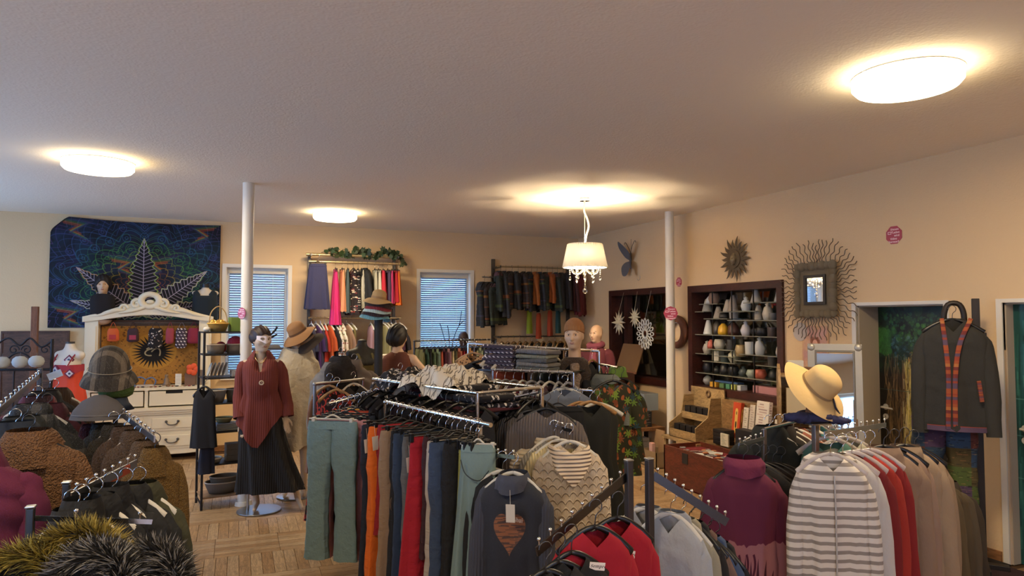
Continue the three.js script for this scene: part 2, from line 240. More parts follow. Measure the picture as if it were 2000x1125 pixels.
// back windows with blinds
WIN.forEach(([x0, x1], i) => {
  const w = struct('window_' + (i + 1), null, null, ['white framed window with a lowered blind behind the white column', 'white framed window with a lowered blind above the skirt rack'][i]);
  part(w, 'casing', join([bx(x0 - 0.05, x0, WY[0], WY[1] + 0.045, ZB - 0.02, ZB + 0.015), bx(x1, x1 + 0.05, WY[0], WY[1] + 0.045, ZB - 0.02, ZB + 0.015), bx(x0, x1, WY[1], WY[1] + 0.045, ZB - 0.02, ZB + 0.015)]), whitePaint);
  part(w, 'sill', bx(x0 - 0.05, x1 + 0.05, WY[0] - 0.03, WY[0], ZB - 0.2, ZB + 0.06), whitePaint);
  part(w, 'reveal', join([bx(x0, x0 + 0.008, WY[0], WY[1], ZB - 0.28, ZB), bx(x1 - 0.008, x1, WY[0], WY[1], ZB - 0.28, ZB), bx(x0, x1, WY[1] - 0.008, WY[1], ZB - 0.28, ZB)]), whitePaint);
  const s = 0.05; part(w, 'sash', join([bx(x0, x0 + s, WY[0], WY[1], ZB - 0.16, ZB - 0.1), bx(x1 - s, x1, WY[0], WY[1], ZB - 0.16, ZB - 0.1), bx(x0 + s, x1 - s, WY[1] - s, WY[1], ZB - 0.16, ZB - 0.1), bx(x0 + s, x1 - s, WY[0], WY[0] + s, ZB - 0.16, ZB - 0.1)]), whitePaint);
  part(w, 'pane', bx(x0 + s, x1 - s, WY[0] + s, WY[1] - s, ZB - 0.135, ZB - 0.131), phys(0xffffff, { transmission: 1, roughness: 0, thickness: 0 }));
  const hd = part(w, 'handle', rBox(0.018, 0.11, 0.03, 0.006), whitePlastic); hd.position.set(x0 + 0.035, 1.75, ZB - 0.085);
  const b = part(w, 'blind', bx(x0 + s - 0.01, x1 - s + 0.01, WY[1] - s - 0.035, WY[1] - s, ZB - 0.098, ZB - 0.06), whitePlastic);
  const slat = phys(0x96999b, { roughness: 0.9, transmission: 0.68, thickness: 0 }), sl = [], wd = x1 - x0 - 2 * s + 0.01;
  for (let y = WY[0] + s + 0.02; y < WY[1] - s - 0.04; y += 0.034) sl.push(mv(gBox(wd, 0.0012, 0.036), (x0 + x1) / 2, y, ZB - 0.083, 58 * RAD));
  part(b, 'slats', join(sl), slat).userData.kind = 'stuff';
  part(b, 'cord', join([0.17, wd - 0.17].map(k => rod(V(x0 + s + k, WY[0] + s, ZB - 0.068), V(x0 + s + k, WY[1] - s, ZB - 0.068), 0.0035, 6))), whitePlastic);
});
// daylight windows of the side and front walls, outside the frame
LWIN.forEach(([z0, z1], i) => { const w = struct('window_' + (i + 5), null, null, 'white framed side window letting daylight in'); const m = (z0 + z1) / 2; part(w, 'sash', join([bx(XL - 0.18, XL - 0.1, 1.0, 2.6, z0, z0 + 0.06), bx(XL - 0.18, XL - 0.1, 1.0, 2.6, z1 - 0.06, z1), bx(XL - 0.18, XL - 0.1, 1.0, 2.6, m - 0.03, m + 0.03), bx(XL - 0.18, XL - 0.1, 1.0, 1.06, z0, z1), bx(XL - 0.18, XL - 0.1, 2.54, 2.6, z0, z1)]), whitePaint); });
FWIN.forEach(([x0, x1], i) => { const w = struct('window_' + (i + 8), null, null, 'white framed shop window letting daylight in'); part(w, 'sash', join([bx(x0, x0 + 0.06, 0.5, 2.6, ZF + 0.1, ZF + 0.18), bx(x1 - 0.06, x1, 0.5, 2.6, ZF + 0.1, ZF + 0.18), bx(x0, x1, 0.5, 0.56, ZF + 0.1, ZF + 0.18), bx(x0, x1, 2.54, 2.6, ZF + 0.1, ZF + 0.18)]), whitePaint); });
// brown niches
const nicheGlass = phys(0xd6dcd8, { roughness: 0, transmission: 1, thickness: 0, ior: 2.3 });
[[N3, 'window_3', 'dark glazed interior window in a brown wooden frame behind the column', 0.16], [N4, 'window_4', 'brown framed display niche with glass shelves of pottery', 0.27]].forEach(([[z0, z1, y0, y1], n, l, dep]) => {
  const w = struct(n, null, null, l), f = 0.085;
  part(w, 'frame', join([bx(XR - 0.03, XR + 0.02, y0, y1, z0, z0 + f), bx(XR - 0.03, XR + 0.02, y0, y1, z1 - f, z1), bx(XR - 0.03, XR + 0.02, y1 - f, y1, z0 + f, z1 - f), bx(XR - 0.03, XR + 0.02, y0, y0 + f, z0 + f, z1 - f)]), brownFrame);
  part(w, 'lining', join([bx(XR + 0.02, XR + TH, y0, y1, z0 + f - 0.02, z0 + f), bx(XR + 0.02, XR + TH, y0, y1, z1 - f, z1 - f + 0.02), bx(XR + 0.02, XR + TH, y1 - f, y1 - f + 0.02, z0, z1), bx(XR + 0.02, XR + TH, y0 + f - 0.02, y0 + f, z0, z1)]), brownFrame);
  if (n === 'window_3') { const m = z0 + 0.62; part(w, 'mullion', bx(XR + 0.05, XR + 0.14, y0 + f, y1 - f, m - 0.3, m - 0.2), brownFrame); }
  part(w, 'pane', bx(XR + dep, XR + dep + 0.006, y0 + f, y1 - f, z0 + f, z1 - f), nicheGlass);
});
// doors with printed foil
function speckle(g, w, h, n, cols, s0, s1, r, x0 = 0, y0 = 0, x1 = w, y1 = h, a = 0.5) { for (let i = 0; i < n; i++) { g.globalAlpha = a * (0.4 + 0.6 * r()); g.fillStyle = cols[Math.floor(r() * cols.length)]; const s = rr(s0, s1, r), x = rr(x0, x1, r), y = rr(y0, y1, r); g.beginPath(); g.ellipse(x, y, s, s * rr(0.4, 1.2, r), r() * 3, 0, 7); g.fill(); } g.globalAlpha = 1; }
const texForest = canvasTex(512, 1024, (g, w, h) => {
  const r = rng(31); g.fillStyle = '#0d1714'; g.fillRect(0, 0, w, h);
  speckle(g, w, h, 900, ['#13251b', '#1d3a24', '#274c2a', '#0b1210', '#15302f'], 8, 34, r, 0, 0, w, 300, 0.7);
  speckle(g, w, h, 300, ['#39702f', '#4f8d3a', '#2f6a4a'], 3, 14, r, 40, 40, w, 190, 0.6);
  speckle(g, w, h, 260, ['#2c5a2a', '#3c7a33'], 5, 16, r, 0, 110, 80, 240, 0.6);
  speckle(g, w, h, 200, ['#244452', '#2f5f78', '#6b8fa0'], 2, 12, r, 90, 150, 380, 300, 0.5);
  g.fillStyle = '#1b1712'; g.fillRect(0, 330, w, 700);
  for (let i = 0; i < 420; i++) { const x = rr(50, 220, r), y = rr(230, 980, r); g.globalAlpha = 0.5; g.strokeStyle = ['#6a5236', '#8d6f48', '#3c2c1c', '#a58757', '#2a2016'][Math.floor(r() * 5)]; g.lineWidth = rr(2, 9, r); g.beginPath(); g.moveTo(x, y); g.bezierCurveTo(x + rr(-20, 20, r), y + 40, x + rr(-30, 20, r), y + 90, x + rr(-30, 30, r), y + rr(90, 200, r)); g.stroke(); }
  for (let i = 0; i < 520; i++) { const x = 225 + rr(-60, 80, r) + 20 * Math.sin(i), y = rr(240, 900, r); g.globalAlpha = 0.5; g.strokeStyle = ['#cdbb5c', '#e0d68a', '#c0a544', '#9a9744', '#ece4b4'][Math.floor(r() * 5)]; g.lineWidth = rr(2, 8, r); g.beginPath(); g.moveTo(x, y); g.lineTo(x + rr(-14, 14, r), y + rr(40, 120, r)); g.stroke(); }
  speckle(g, w, h, 200, ['#c98a3a', '#a86a2a', '#d8b04a'], 3, 12, r, 190, 210, w, 330, 0.5);
  g.globalAlpha = 0.7; g.strokeStyle = '#4d6a5f'; g.lineWidth = 3; g.beginPath(); g.moveTo(0, 408); g.lineTo(w, 412); g.stroke(); g.beginPath(); g.moveTo(0, 760); g.lineTo(w, 764); g.stroke(); g.globalAlpha = 1;
});
const texTeal = canvasTex(256, 512, (g, w, h) => { const r = rng(33); g.fillStyle = '#1f4f4c'; g.fillRect(0, 0, w, h); for (let i = 0; i < 700; i++) { g.globalAlpha = 0.25; g.strokeStyle = ['#3f8f85', '#123432', '#69b5a6', '#0c2422', '#2c6f69'][Math.floor(r() * 5)]; g.lineWidth = rr(1, 7, r); const x = r() * w, y = r() * h; g.beginPath(); g.moveTo(x, y); g.lineTo(x + rr(-6, 6, r), y + rr(20, 120, r)); g.stroke(); } g.globalAlpha = 0.5; g.fillStyle = '#0a1c1b'; for (const [x, y, a, b] of [[150, 120, 18, 60], [190, 250, 14, 46], [60, 330, 20, 40]]) { g.beginPath(); g.ellipse(x, y, a, b, 0.1, 0, 7); g.fill(); } g.globalAlpha = 0.7; g.strokeStyle = '#7fb5aa'; g.lineWidth = 1.5; for (const y of [190, 262, 345]) { g.beginPath(); g.moveTo(0, y); g.lineTo(w, y + 2); g.stroke(); } g.globalAlpha = 1; });
[[DR1, 'door_1', texForest, 'door covered with a dark forest waterfall print', TH - 0.02], [DR2, 'door_2', texTeal, 'door covered with a weathered teal print', 0.115]].forEach(([[z0, z1, , y1], n, tex, l, dx]) => {
  const w = struct(n, null, null, l);
  part(w, 'casing', join([bx(XR - 0.012, XR + 0.02, 0, y1 + 0.03, z0 - 0.045, z0), bx(XR - 0.012, XR + 0.02, 0, y1 + 0.03, z1, z1 + 0.045), bx(XR - 0.012, XR + 0.02, y1, y1 + 0.03, z0, z1)]), whitePaint);
  part(w, 'reveal', join([bx(XR + 0.02, XR + TH, 0, y1, z0 - 0.012, z0 + 0.012), bx(XR + 0.02, XR + TH, 0, y1, z1 - 0.012, z1 + 0.012), bx(XR + 0.02, XR + TH, y1 - 0.012, y1 + 0.012, z0, z1)]), mat(0xb9ab98, { roughness: 0.6 }));
  const g = new THREE.BoxGeometry(z1 - z0, y1, 0.03); const leaf = part(w, 'door_leaf', g, printed(tex, { roughness: 0.35 })); leaf.rotation.y = -Math.PI / 2; leaf.position.set(XR + dx, y1 / 2, (z0 + z1) / 2);
  const hz = z0 + 0.075, hx = XR + dx - 0.025; const h = part(w, 'handle', join([tube([[hx - 0.05, 1.02, hz], [hx - 0.055, 1.02, hz + 0.02], [hx - 0.055, 1.015, hz + 0.12]], 0.009, 10, 8), rod(V(hx - 0.05, 1.02, hz), V(hx + 0.01, 1.02, hz), 0.01)]), whitePlastic); part(h, 'rose', mv(gCyl(0.027, 0.027, 0.008, 20), hx + 0.008, 1.02, hz, 0, 0, Math.PI / 2), whitePlastic);
  const k = part(w, 'keyhole_plate', mv(gCyl(0.027, 0.027, 0.008, 20), hx + 0.006, 0.93, hz, 0, 0, Math.PI / 2), whitePlastic); part(k, 'keyhole', mv(gBox(0.002, 0.02, 0.006), hx + 0.001, 0.928, hz), blackPlastic);
});
// ---------------------------------------------------------------- lamps
const lampGlow = new THREE.MeshStandardMaterial({ color: 0xfff6e6, emissive: new THREE.Color().setRGB(1, 0.80, 0.50), emissiveIntensity: 12, roughness: 0.5 });
function drumLamp(x, z, label) {
  const t = thing('ceiling_lamp', label, 'ceiling lamp', [x, HC, z], 0);
  part(t, 'base', mv(gCyl(0.24, 0.24, 0.02, 40), 0, -0.01, 0), whitePlastic);
  part(t, 'diffuser', lathe([[0.0, -0.105], [0.2, -0.105], [0.255, -0.098], [0.275, -0.075], [0.275, -0.032], [0.27, -0.026], [0, -0.026]], 48), lampGlow);
  part(t, 'rim', lathe([[0.268, -0.026], [0.282, -0.026], [0.282, -0.019], [0.268, -0.019]], 48), whitePlastic);
  const L = new THREE.RectAreaLight(new THREE.Color().setRGB(1, 0.77, 0.48), 38, 0.48, 0.48); L.position.set(0, -0.112, 0); L.rotation.x = -Math.PI / 2; t.add(L);
  return t;
}
drumLamp(3.43, -2.69, 'round glowing white drum lamp on the ceiling above the forest door');
drumLamp(-1.13, -6.8, 'round glowing white drum lamp on the ceiling before the leaf tapestry');
drumLamp(1.16, -9.08, 'round glowing white drum lamp on the ceiling near the wall rack');
drumLamp(-1.2, -2.2, 'added round white drum lamp out of view over the coat racks');  // extra lamp outside the frame, added to brighten the room
drumLamp(1.3, 0.6, 'added round white drum lamp behind the camera for warm fill');  // added fill lamp behind the camera, warms the foreground
// ================================================================ hangers and garments
// a garment hangs from its neck point (0,0,0); the rail runs through (0, 0.075, 0)
const hookGeo = tube([[0, -0.012, 0], [0, 0.02, 0], [0.004, 0.04, 0], [0.022, 0.058, 0], [0.022, 0.082, 0], [0, 0.097, 0], [-0.022, 0.084, 0], [-0.025, 0.07, 0]], 0.0024, 14, 5);
const hangerArms = join([-1, 1].map(s => sweep([[0, -0.005, 0], [s * 0.05, -0.016, 0], [s * 0.13, -0.052, 0.004], [s * 0.2, -0.1, 0.01]], [0.009, 0.012, 0.014, 0.017], { seg: 7, n: 8, flat: 0.7, cap: true })));
const hangerBar = join([hangerArms, rod(V(-0.19, -0.1, 0.01), V(0.19, -0.1, 0.01), 0.004, 6)]);
const clipArms = join([rod(V(-0.17, -0.03, 0), V(0.17, -0.03, 0), 0.0055, 8), tube([[-0.06, -0.03, 0], [0, -0.004, 0], [0.06, -0.03, 0]], 0.006, 8, 6)]);
const clipGeo = join([mv(rBox(0.022, 0.05, 0.012, 0.003), 0, -0.045, 0.009), mv(rBox(0.022, 0.05, 0.012, 0.003), 0, -0.045, -0.009), mv(gCyl(0.007, 0.007, 0.024, 8), 0, -0.03, 0, 0, 0, Math.PI / 2)]);
const woodHanger = wood(0xb98c58, { roughness: 0.45 });
const HANG = { white: [hangerArms, whitePlastic], black: [hangerArms, blackPlastic], clear: [hangerBar, clearPlastic], wood: [hangerArms, woodHanger], grey: [hangerBar, mat(0x9b9b9d, { roughness: 0.4 })], clip: [clipArms, blackPlastic], clipwhite: [clipArms, whitePlastic] };
function addHanger(t, kind, sx = 1) {
  const [g, m] = HANG[kind]; const h = part(t, 'hanger', g, m, { white: 'white plastic hanger', black: 'black plastic hanger', clear: 'clear plastic hanger', wood: 'wooden hanger', grey: 'grey plastic hanger', clip: 'black clip hanger', clipwhite: 'white clip hanger' }[kind]); h.scale.x = sx;
  const hk = part(h, 'hook', hookGeo, kind === 'black' ? darkSteel : chrome); hk.scale.x = 1 / sx;
  if (kind.startsWith('clip')) for (const s of [-1, 1]) { const c = part(h, 'clip', clipGeo, m); c.position.x = s * 0.135; c.scale.x = 1 / sx; }
  return h;
}
const ringFront = d => (sx, sz, v) => v < 0.2 ? -(sz > 0 ? d : d * 0.25) * (1 - Math.abs(sx)) * (1 - v / 0.2) : 0;
// kits: lists of [part name, geometry]
const KIT = {};
const kit = (k, v = 0) => memo('kit' + k + v, () => KIT[k](v));
function sleeves(w, L, r0, r1, v, o = {}) { return [-1, 1].map((s, i) => ['sleeve', sweep([[s * (w - 0.1), -0.082, 0], [s * (w - 0.055), -0.118, 0], [s * (w - 0.022), -0.185, 0.004], [s * (w + 0.006 + 0.008 * Math.sin(v + i)), -0.1 - L * 0.5, 0.03], [s * (w + (o.out || 0.022) + 0.012 * Math.sin(v * 2 + i * 2)), -0.1 - L, 0.05 + 0.015 * Math.sin(v * 3 + i)]], [0.018, r0 * 0.72, r0 * 0.95, (r0 + r1) / 2, r1], { seg: o.seg || 12, n: 10, flat: o.flat || 0.62, wr: o.wr ?? 0.045, ph: v * 2.1 + i * 3 })]); }
KIT.sweater = v => [['body', shell([[-0.022, 0.07, 0.045], [-0.045, 0.125, 0.055], [-0.085, 0.19, 0.06], [-0.13, 0.212, 0.065], [-0.4, 0.205, 0.075], [-0.64, 0.22, 0.07]], { nr: 18, nc: 40, folds: 7, amp: 0.014, grow: 0.8, crumple: 0.002, ph: v, front: ringFront(0.05) })], ...sleeves(0.205, 0.56, 0.068, 0.042, v)];
KIT.knit = v => [['body', shell([[-0.022, 0.07, 0.045], [-0.045, 0.13, 0.06], [-0.085, 0.2, 0.07], [-0.13, 0.23, 0.08], [-0.4, 0.225, 0.09], [-0.66, 0.24, 0.085]], { nr: 18, nc: 40, folds: 6, amp: 0.016, grow: 0.8, crumple: 0.002, ph: v, front: ringFront(0.04) })], ...sleeves(0.225, 0.6, 0.082, 0.055, v, { wr: 0.07 })];
KIT.turtle = v => [...KIT.knit(v), ['collar', shell([[-0.005, 0.062, 0.05], [0.005, 0.088, 0.075], [-0.03, 0.108, 0.095], [-0.075, 0.118, 0.1]], { nr: 8, nc: 28, folds: 3, amp: 0.008, ph: v + 1, front: (sx, sz, q) => sz > 0 ? -0.02 * q * (1 - Math.abs(sx)) : 0 })]];
KIT.cowl = v => [...KIT.knit(v), ['collar', shell([[-0.02, 0.06, 0.045], [0.0, 0.1, 0.075], [-0.03, 0.15, 0.11], [-0.1, 0.165, 0.12]], { nr: 10, nc: 32, folds: 3, amp: 0.01, ph: v, front: (sx, sz, q) => (sz > 0 ? -0.1 * (1 - Math.abs(sx)) : 0) * (0.35 + q) })]];
KIT.coat = v => [['body', shell([[-0.02, 0.07, 0.05], [-0.045, 0.13, 0.065], [-0.085, 0.2, 0.075], [-0.13, 0.23, 0.085], [-0.45, 0.225, 0.095], [-0.9, 0.26, 0.1]], { nr: 20, nc: 40, folds: 6, amp: 0.018, grow: 0.8, crumple: 0.003, ph: v, front: ringFront(0.06) })], ...sleeves(0.225, 0.6, 0.08, 0.058, v, { wr: 0.06 }), ['collar', shell([[0.035, 0.09, 0.06], [0.01, 0.115, 0.085], [-0.045, 0.135, 0.1]], { nr: 5, nc: 22, folds: 2, amp: 0.01, ph: v, front: (sx, sz, q) => sz > 0.2 ? -0.09 * q : 0 })]];
KIT.jacket = v => [['body', shell([[-0.02, 0.07, 0.045], [-0.045, 0.125, 0.055], [-0.085, 0.195, 0.065], [-0.13, 0.22, 0.07], [-0.4, 0.21, 0.078], [-0.66, 0.23, 0.08]], { nr: 18, nc: 36, folds: 6, amp: 0.016, grow: 0.8, crumple: 0.0025, ph: v, front: ringFront(0.06) })], ...sleeves(0.215, 0.58, 0.07, 0.05, v), ['hood', shell([[0.0, 0.08, 0.04, 0, -0.03], [-0.02, 0.11, 0.05, 0, -0.05], [-0.12, 0.13, 0.05, 0, -0.08], [-0.2, 0.06, 0.03, 0, -0.09]], { nr: 7, nc: 18, folds: 2, amp: 0.012, ph: v })]];
KIT.puffer = v => [['body', shell([[-0.015, 0.08, 0.06], [-0.045, 0.14, 0.08], [-0.085, 0.21, 0.1], [-0.14, 0.245, 0.115], [-0.45, 0.25, 0.125], [-0.8, 0.25, 0.11]], { nr: 40, nc: 30, folds: 3, amp: 0.008, ph: v, crumple: 0.007 })], ...sleeves(0.25, 0.58, 0.1, 0.07, v, { seg: 22, wr: 0.1, flat: 0.75 }), ['collar', shell([[0.05, 0.085, 0.075], [0.0, 0.105, 0.1], [-0.05, 0.12, 0.105]], { nr: 6, nc: 22, folds: 3, amp: 0.012, ph: v })]];
KIT.top = v => [['body', shell([[-0.03, 0.1, 0.03], [-0.05, 0.14, 0.04], [-0.09, 0.165, 0.05], [-0.2, 0.18, 0.055], [-0.35, 0.185, 0.06], [-0.62, 0.215, 0.06]], { nr: 12, nc: 28, folds: 6, amp: 0.012, ph: v, front: ringFront(0.09) })]];
KIT.tunic = v => [['body', shell([[-0.025, 0.08, 0.035], [-0.05, 0.13, 0.05], [-0.09, 0.185, 0.055], [-0.14, 0.2, 0.06], [-0.4, 0.2, 0.065], [-0.8, 0.26, 0.075]], { nr: 14, nc: 28, folds: 6, amp: 0.016, ph: v, front: ringFront(0.07) })], ...sleeves(0.195, 0.3, 0.065, 0.07, v)];
KIT.dress = v => [['body', shell([[-0.03, 0.09, 0.03], [-0.06, 0.14, 0.045], [-0.12, 0.17, 0.055], [-0.42, 0.15, 0.06], [-0.5, 0.17, 0.07], [-1.05, 0.27, 0.1]], { nr: 18, nc: 36, folds: 8, amp: 0.022, ph: v, front: ringFront(0.09) })]];
KIT.skirt = v => [['body', shell([[-0.045, 0.155, 0.018], [-0.08, 0.165, 0.03], [-0.12, 0.168, 0.035], [-0.7, 0.235, 0.065]], { nr: 12, nc: 40, folds: 8, amp: 0.016, ph: v, wave: 0.006 })], ['waistband', shell([[-0.04, 0.157, 0.02], [-0.08, 0.168, 0.034]], { nr: 2, nc: 24, amp: 0.001 })]];
KIT.longskirt = v => [['body', shell([[-0.045, 0.13, 0.018], [-0.1, 0.14, 0.035], [-0.2, 0.14, 0.05], [-0.98, 0.2, 0.1]], { nr: 16, nc: 40, folds: 7, amp: 0.016, ph: v })], ['waistband', shell([[-0.04, 0.132, 0.02], [-0.09, 0.142, 0.036]], { nr: 2, nc: 24, amp: 0.001 })]];
const leg = (s, w, L, gap, v, hemw) => shell([[-0.05, w / 2, 0.022, s * w / 2], [-0.12, w / 2 + 0.004, 0.05, s * w / 2], [-0.3, w / 2 + 0.006, 0.06, s * w / 2], [-0.4, w / 2 - 0.012, 0.055, s * (w / 2 + gap * 0.3)], [-L * 0.7, w / 2 - 0.018, 0.05, s * (w / 2 + gap * 0.8)], [-L, hemw, 0.045, s * (w / 2 + gap)]], { nr: 16, nc: 22, folds: 3, amp: 0.009, ph: v + s, crumple: 0.0025 });
KIT.trousers = v => [['leg', leg(-1, 0.175, 1.0, 0.022, v, 0.08)], ['leg', leg(1, 0.175, 1.0, 0.022, v + 2, 0.08)], ['waistband', shell([[-0.045, 0.172, 0.022], [-0.1, 0.18, 0.046]], { nr: 2, nc: 26, amp: 0.002 })]];
KIT.trousers_folded = v => [['leg', shell([[-0.05, 0.105, 0.012, 0, 0.014], [-0.15, 0.115, 0.026, 0.005, 0.024], [-0.4, 0.11, 0.035, 0.004, 0.03], [-0.7, 0.098, 0.035, -0.004, 0.03], [-1.03, 0.112 + 0.02 * Math.sin(v), 0.036, -0.012, 0.03]], { nr: 14, nc: 22, folds: 3, amp: 0.011, ph: v })], ['leg', shell([[-0.05, 0.1, 0.012, 0.004, -0.012], [-0.15, 0.11, 0.026, 0, -0.024], [-0.4, 0.105, 0.035, -0.006, -0.03], [-1.02, 0.11, 0.036, 0.012, -0.03]], { nr: 12, nc: 20, folds: 3, amp: 0.011, ph: v + 2 })], ['waistband', shell([[-0.045, 0.104, 0.024], [-0.085, 0.112, 0.04]], { nr: 2, nc: 22, amp: 0.002 })]];
KIT.scarf = v => [['body', shell([[-0.03, 0.05, 0.02], [-0.1, 0.06, 0.03], [-0.6, 0.075, 0.03], [-0.85, 0.08, 0.028]], { nr: 12, nc: 22, folds: 4, amp: 0.012, ph: v })]];
const tagGeo = rBox(0.045, 0.085, 0.003, 0.001), tagString = rod(V(0, 0, 0), V(0, 0.07, 0), 0.0012, 4);
function addTag(t, x, y, z, rz = 0.1) { const g = part(t, 'price_tag', tagGeo, paper, 'white price tag'); put(g, x, y, z, 0, 0, rz); const s = part(g, 'string', tagString, paper); s.position.y = 0.04; return g; }
const thinned = new Set();
function hang(k, o) {
  const t = thing(o.name || { longskirt: 'long_skirt', top: 'sleeveless_shirt' }[k] || k, o.label, o.cat || 'clothing', o.pos, o.yaw || 0, o.group);
  const m = o.mat || fab(o.c, o.bump, o.bs), sc = [...(o.s || [1, 1, 1])]; if (o.group) sc[2] *= 0.74; // crowded garments are pressed flat
  if (o.hanger !== null) addHanger(t, o.hanger || 'black', o.hx || sc[0]);
  for (const [n, g] of kit(k, o.v || 0)) { const p = part(t, n, g, (o.mats && o.mats[n]) || m); p.scale.set(...sc); }
  if (o.tag) addTag(t, ...o.tag);
  if (o.tilt) t.rotation.z = o.tilt;
  if (o.lean) t.rotation.x = o.lean;
  t.rotation.order = 'YXZ';
  return t;
}
// hang along a rail from A to B; fronts look from A to B when face = 1
const railYaw = (A, B, face = 1) => Math.atan2((B.x - A.x) * face, (B.z - A.z) * face);
function onRail(A, B, t, k, o) { const p = A.clone().lerp(B, t); p.y -= 0.075; return hang(k, { ...o, pos: p, yaw: railYaw(A, B, o.face || 1) + (o.turn || 0) }); }
// ---------------------------------------------------------------- printed cloths
const rp = (w, h, rep, seed, f) => canvasTex(w, h, (g) => f(g, w, h, rng(seed)), { repeat: rep });
function blobs(g, w, h, r, n, cols, s0, s1) { for (let i = 0; i < n; i++) { g.fillStyle = cols[Math.floor(r() * cols.length)]; const x = r() * w, y = r() * h, s = rr(s0, s1, r), a = r() * 3; for (const dx of [-w, 0, w]) for (const dy of [-h, 0, h]) { if (x + dx < -s * 2 || x + dx > w + s * 2 || y + dy < -s * 2 || y + dy > h + s * 2) continue; g.beginPath(); g.ellipse(x + dx, y + dy, s, s * 0.6, a, 0, 7); g.fill(); } } }
const flowers = (bg, cols, n, s, seed, rep = [3, 3]) => rp(256, 256, rep, seed, (g, w, h, r) => { g.fillStyle = bg; g.fillRect(0, 0, w, h); for (let i = 0; i < n; i++) { const x = r() * w, y = r() * h, q = s * (0.6 + r()), c = cols[Math.floor(r() * cols.length)]; g.fillStyle = c; for (const dx of [-w, 0, w]) for (const dy of [-h, 0, h]) for (let k = 0; k < 5; k++) { const a = k * 1.257 + i; g.beginPath(); g.ellipse(x + dx + Math.cos(a) * q, y + dy + Math.sin(a) * q, q * 0.8, q * 0.5, a, 0, 7); g.fill(); } } });
const bands = (cols, rep, horiz = true, seed = 1) => rp(128, 256, rep, seed, (g, w, h, r) => { const H = horiz ? h : w; let y = 0; while (y < H) { const k = cols[Math.floor(r() * cols.length)], d = rr(8, 30, r); g.fillStyle = k; horiz ? g.fillRect(0, y, w, d) : g.fillRect(y, 0, d, h); y += d; } });
const plaid = (bg, a, b, rep, seed) => rp(256, 256, rep, seed, (g, w, h, r) => { g.fillStyle = bg; g.fillRect(0, 0, w, h); g.globalAlpha = 0.55; g.fillStyle = a; g.fillRect(0, 0, w, 70); g.fillRect(0, 0, 70, h); g.fillStyle = b; g.fillRect(0, 128, w, 46); g.fillRect(128, 0, 46, h); g.globalAlpha = 0.8; g.fillStyle = a; g.fillRect(0, 200, w, 8); g.fillRect(200, 0, 8, h); g.globalAlpha = 0.25; for (let i = 0; i < 1500; i++) { g.fillStyle = r() < 0.5 ? '#000' : '#fff'; g.fillRect(r() * w, r() * h, 2, 2); } g.globalAlpha = 1; });
const texBW = rp(256, 256, [4, 4], 51, (g, w, h, r) => { g.fillStyle = '#14121a'; g.fillRect(0, 0, w, h); blobs(g, w, h, r, 90, ['#d8cfc2', '#bcb2a6', '#8f8790'], 5, 16); });
const texDots = flowers('#171419', ['#e0d8ce', '#8f8790', '#b49a8a'], 34, 5, 52, [5, 5]);
const texInk = rp(256, 256, [3, 3], 53, (g, w, h, r) => { g.fillStyle = '#d9cfbd'; g.fillRect(0, 0, w, h); g.strokeStyle = '#4a423c'; for (let i = 0; i < 46; i++) { g.lineWidth = rr(2, 5, r); const x = r() * w, y = r() * h; for (const dx of [-w, 0, w]) for (const dy of [-h, 0, h]) { g.beginPath(); g.moveTo(x + dx, y + dy); g.bezierCurveTo(x + dx + 30, y + dy - 22, x + dx + 40, y + dy + 26, x + dx + 78, y + dy + 6); g.stroke(); } } });
const texZig = rp(256, 256, [3, 3], 54, (g, w, h, r) => { g.fillStyle = '#3d3340'; g.fillRect(0, 0, w, h); for (let y = 0; y < h; y += 32) for (let x = 0; x < w; x += 32) { g.fillStyle = ['#cfc4c0', '#a79aa6', '#e0d6cf'][Math.floor(r() * 3)]; g.beginPath(); g.ellipse(x + 16 + (y / 32 % 2) * 16, y + 16, 11, 6, 0.6, 0, 7); g.fill(); } });
const texFloralW = flowers('#d9d0c4', ['#7d2f35', '#2c2430', '#b06a50', '#5a5f3c'], 40, 7, 55, [3, 3]);
const texFloralD = flowers('#1c1218', ['#b23a3a', '#d8c9b4', '#5f2030', '#7d4a5a'], 34, 6, 56, [3.4, 3.4]);
const texRedSwirl = rp(256, 256, [3, 3], 57, (g, w, h, r) => { g.fillStyle = '#241114'; g.fillRect(0, 0, w, h); g.strokeStyle = '#b2392c'; for (let i = 0; i < 40; i++) { g.lineWidth = rr(7, 14, r); const x = r() * w, y = r() * h, a0 = r() * 6; for (const dx of [-w, 0, w]) for (const dy of [-h, 0, h]) { g.beginPath(); g.arc(x + dx, y + dy, 20, a0, a0 + 3); g.stroke(); } } });
const texTropic = rp(512, 512, [2.3, 2.3], 58, (g, w, h, r) => { g.fillStyle = '#2e2c18'; g.fillRect(0, 0, w, h); blobs(g, w, h, r, 60, ['#7a3f22', '#a5572c', '#3a4a22'], 14, 34); for (let i = 0; i < 34; i++) { const x = r() * w, y = r() * h; g.fillStyle = ['#5f7c2c', '#748f34', '#486626', '#8a4d2f', '#27424a'][Math.floor(r() * 5)]; for (const dx of [-w, 0, w]) for (const dy of [-h, 0, h]) for (let k = 0; k < 7; k++) { const a = k * 0.9 + i; g.beginPath(); g.ellipse(x + dx + Math.cos(a) * 24, y + dy + Math.sin(a) * 24, 22, 7, a, 0, 7); g.fill(); } } });
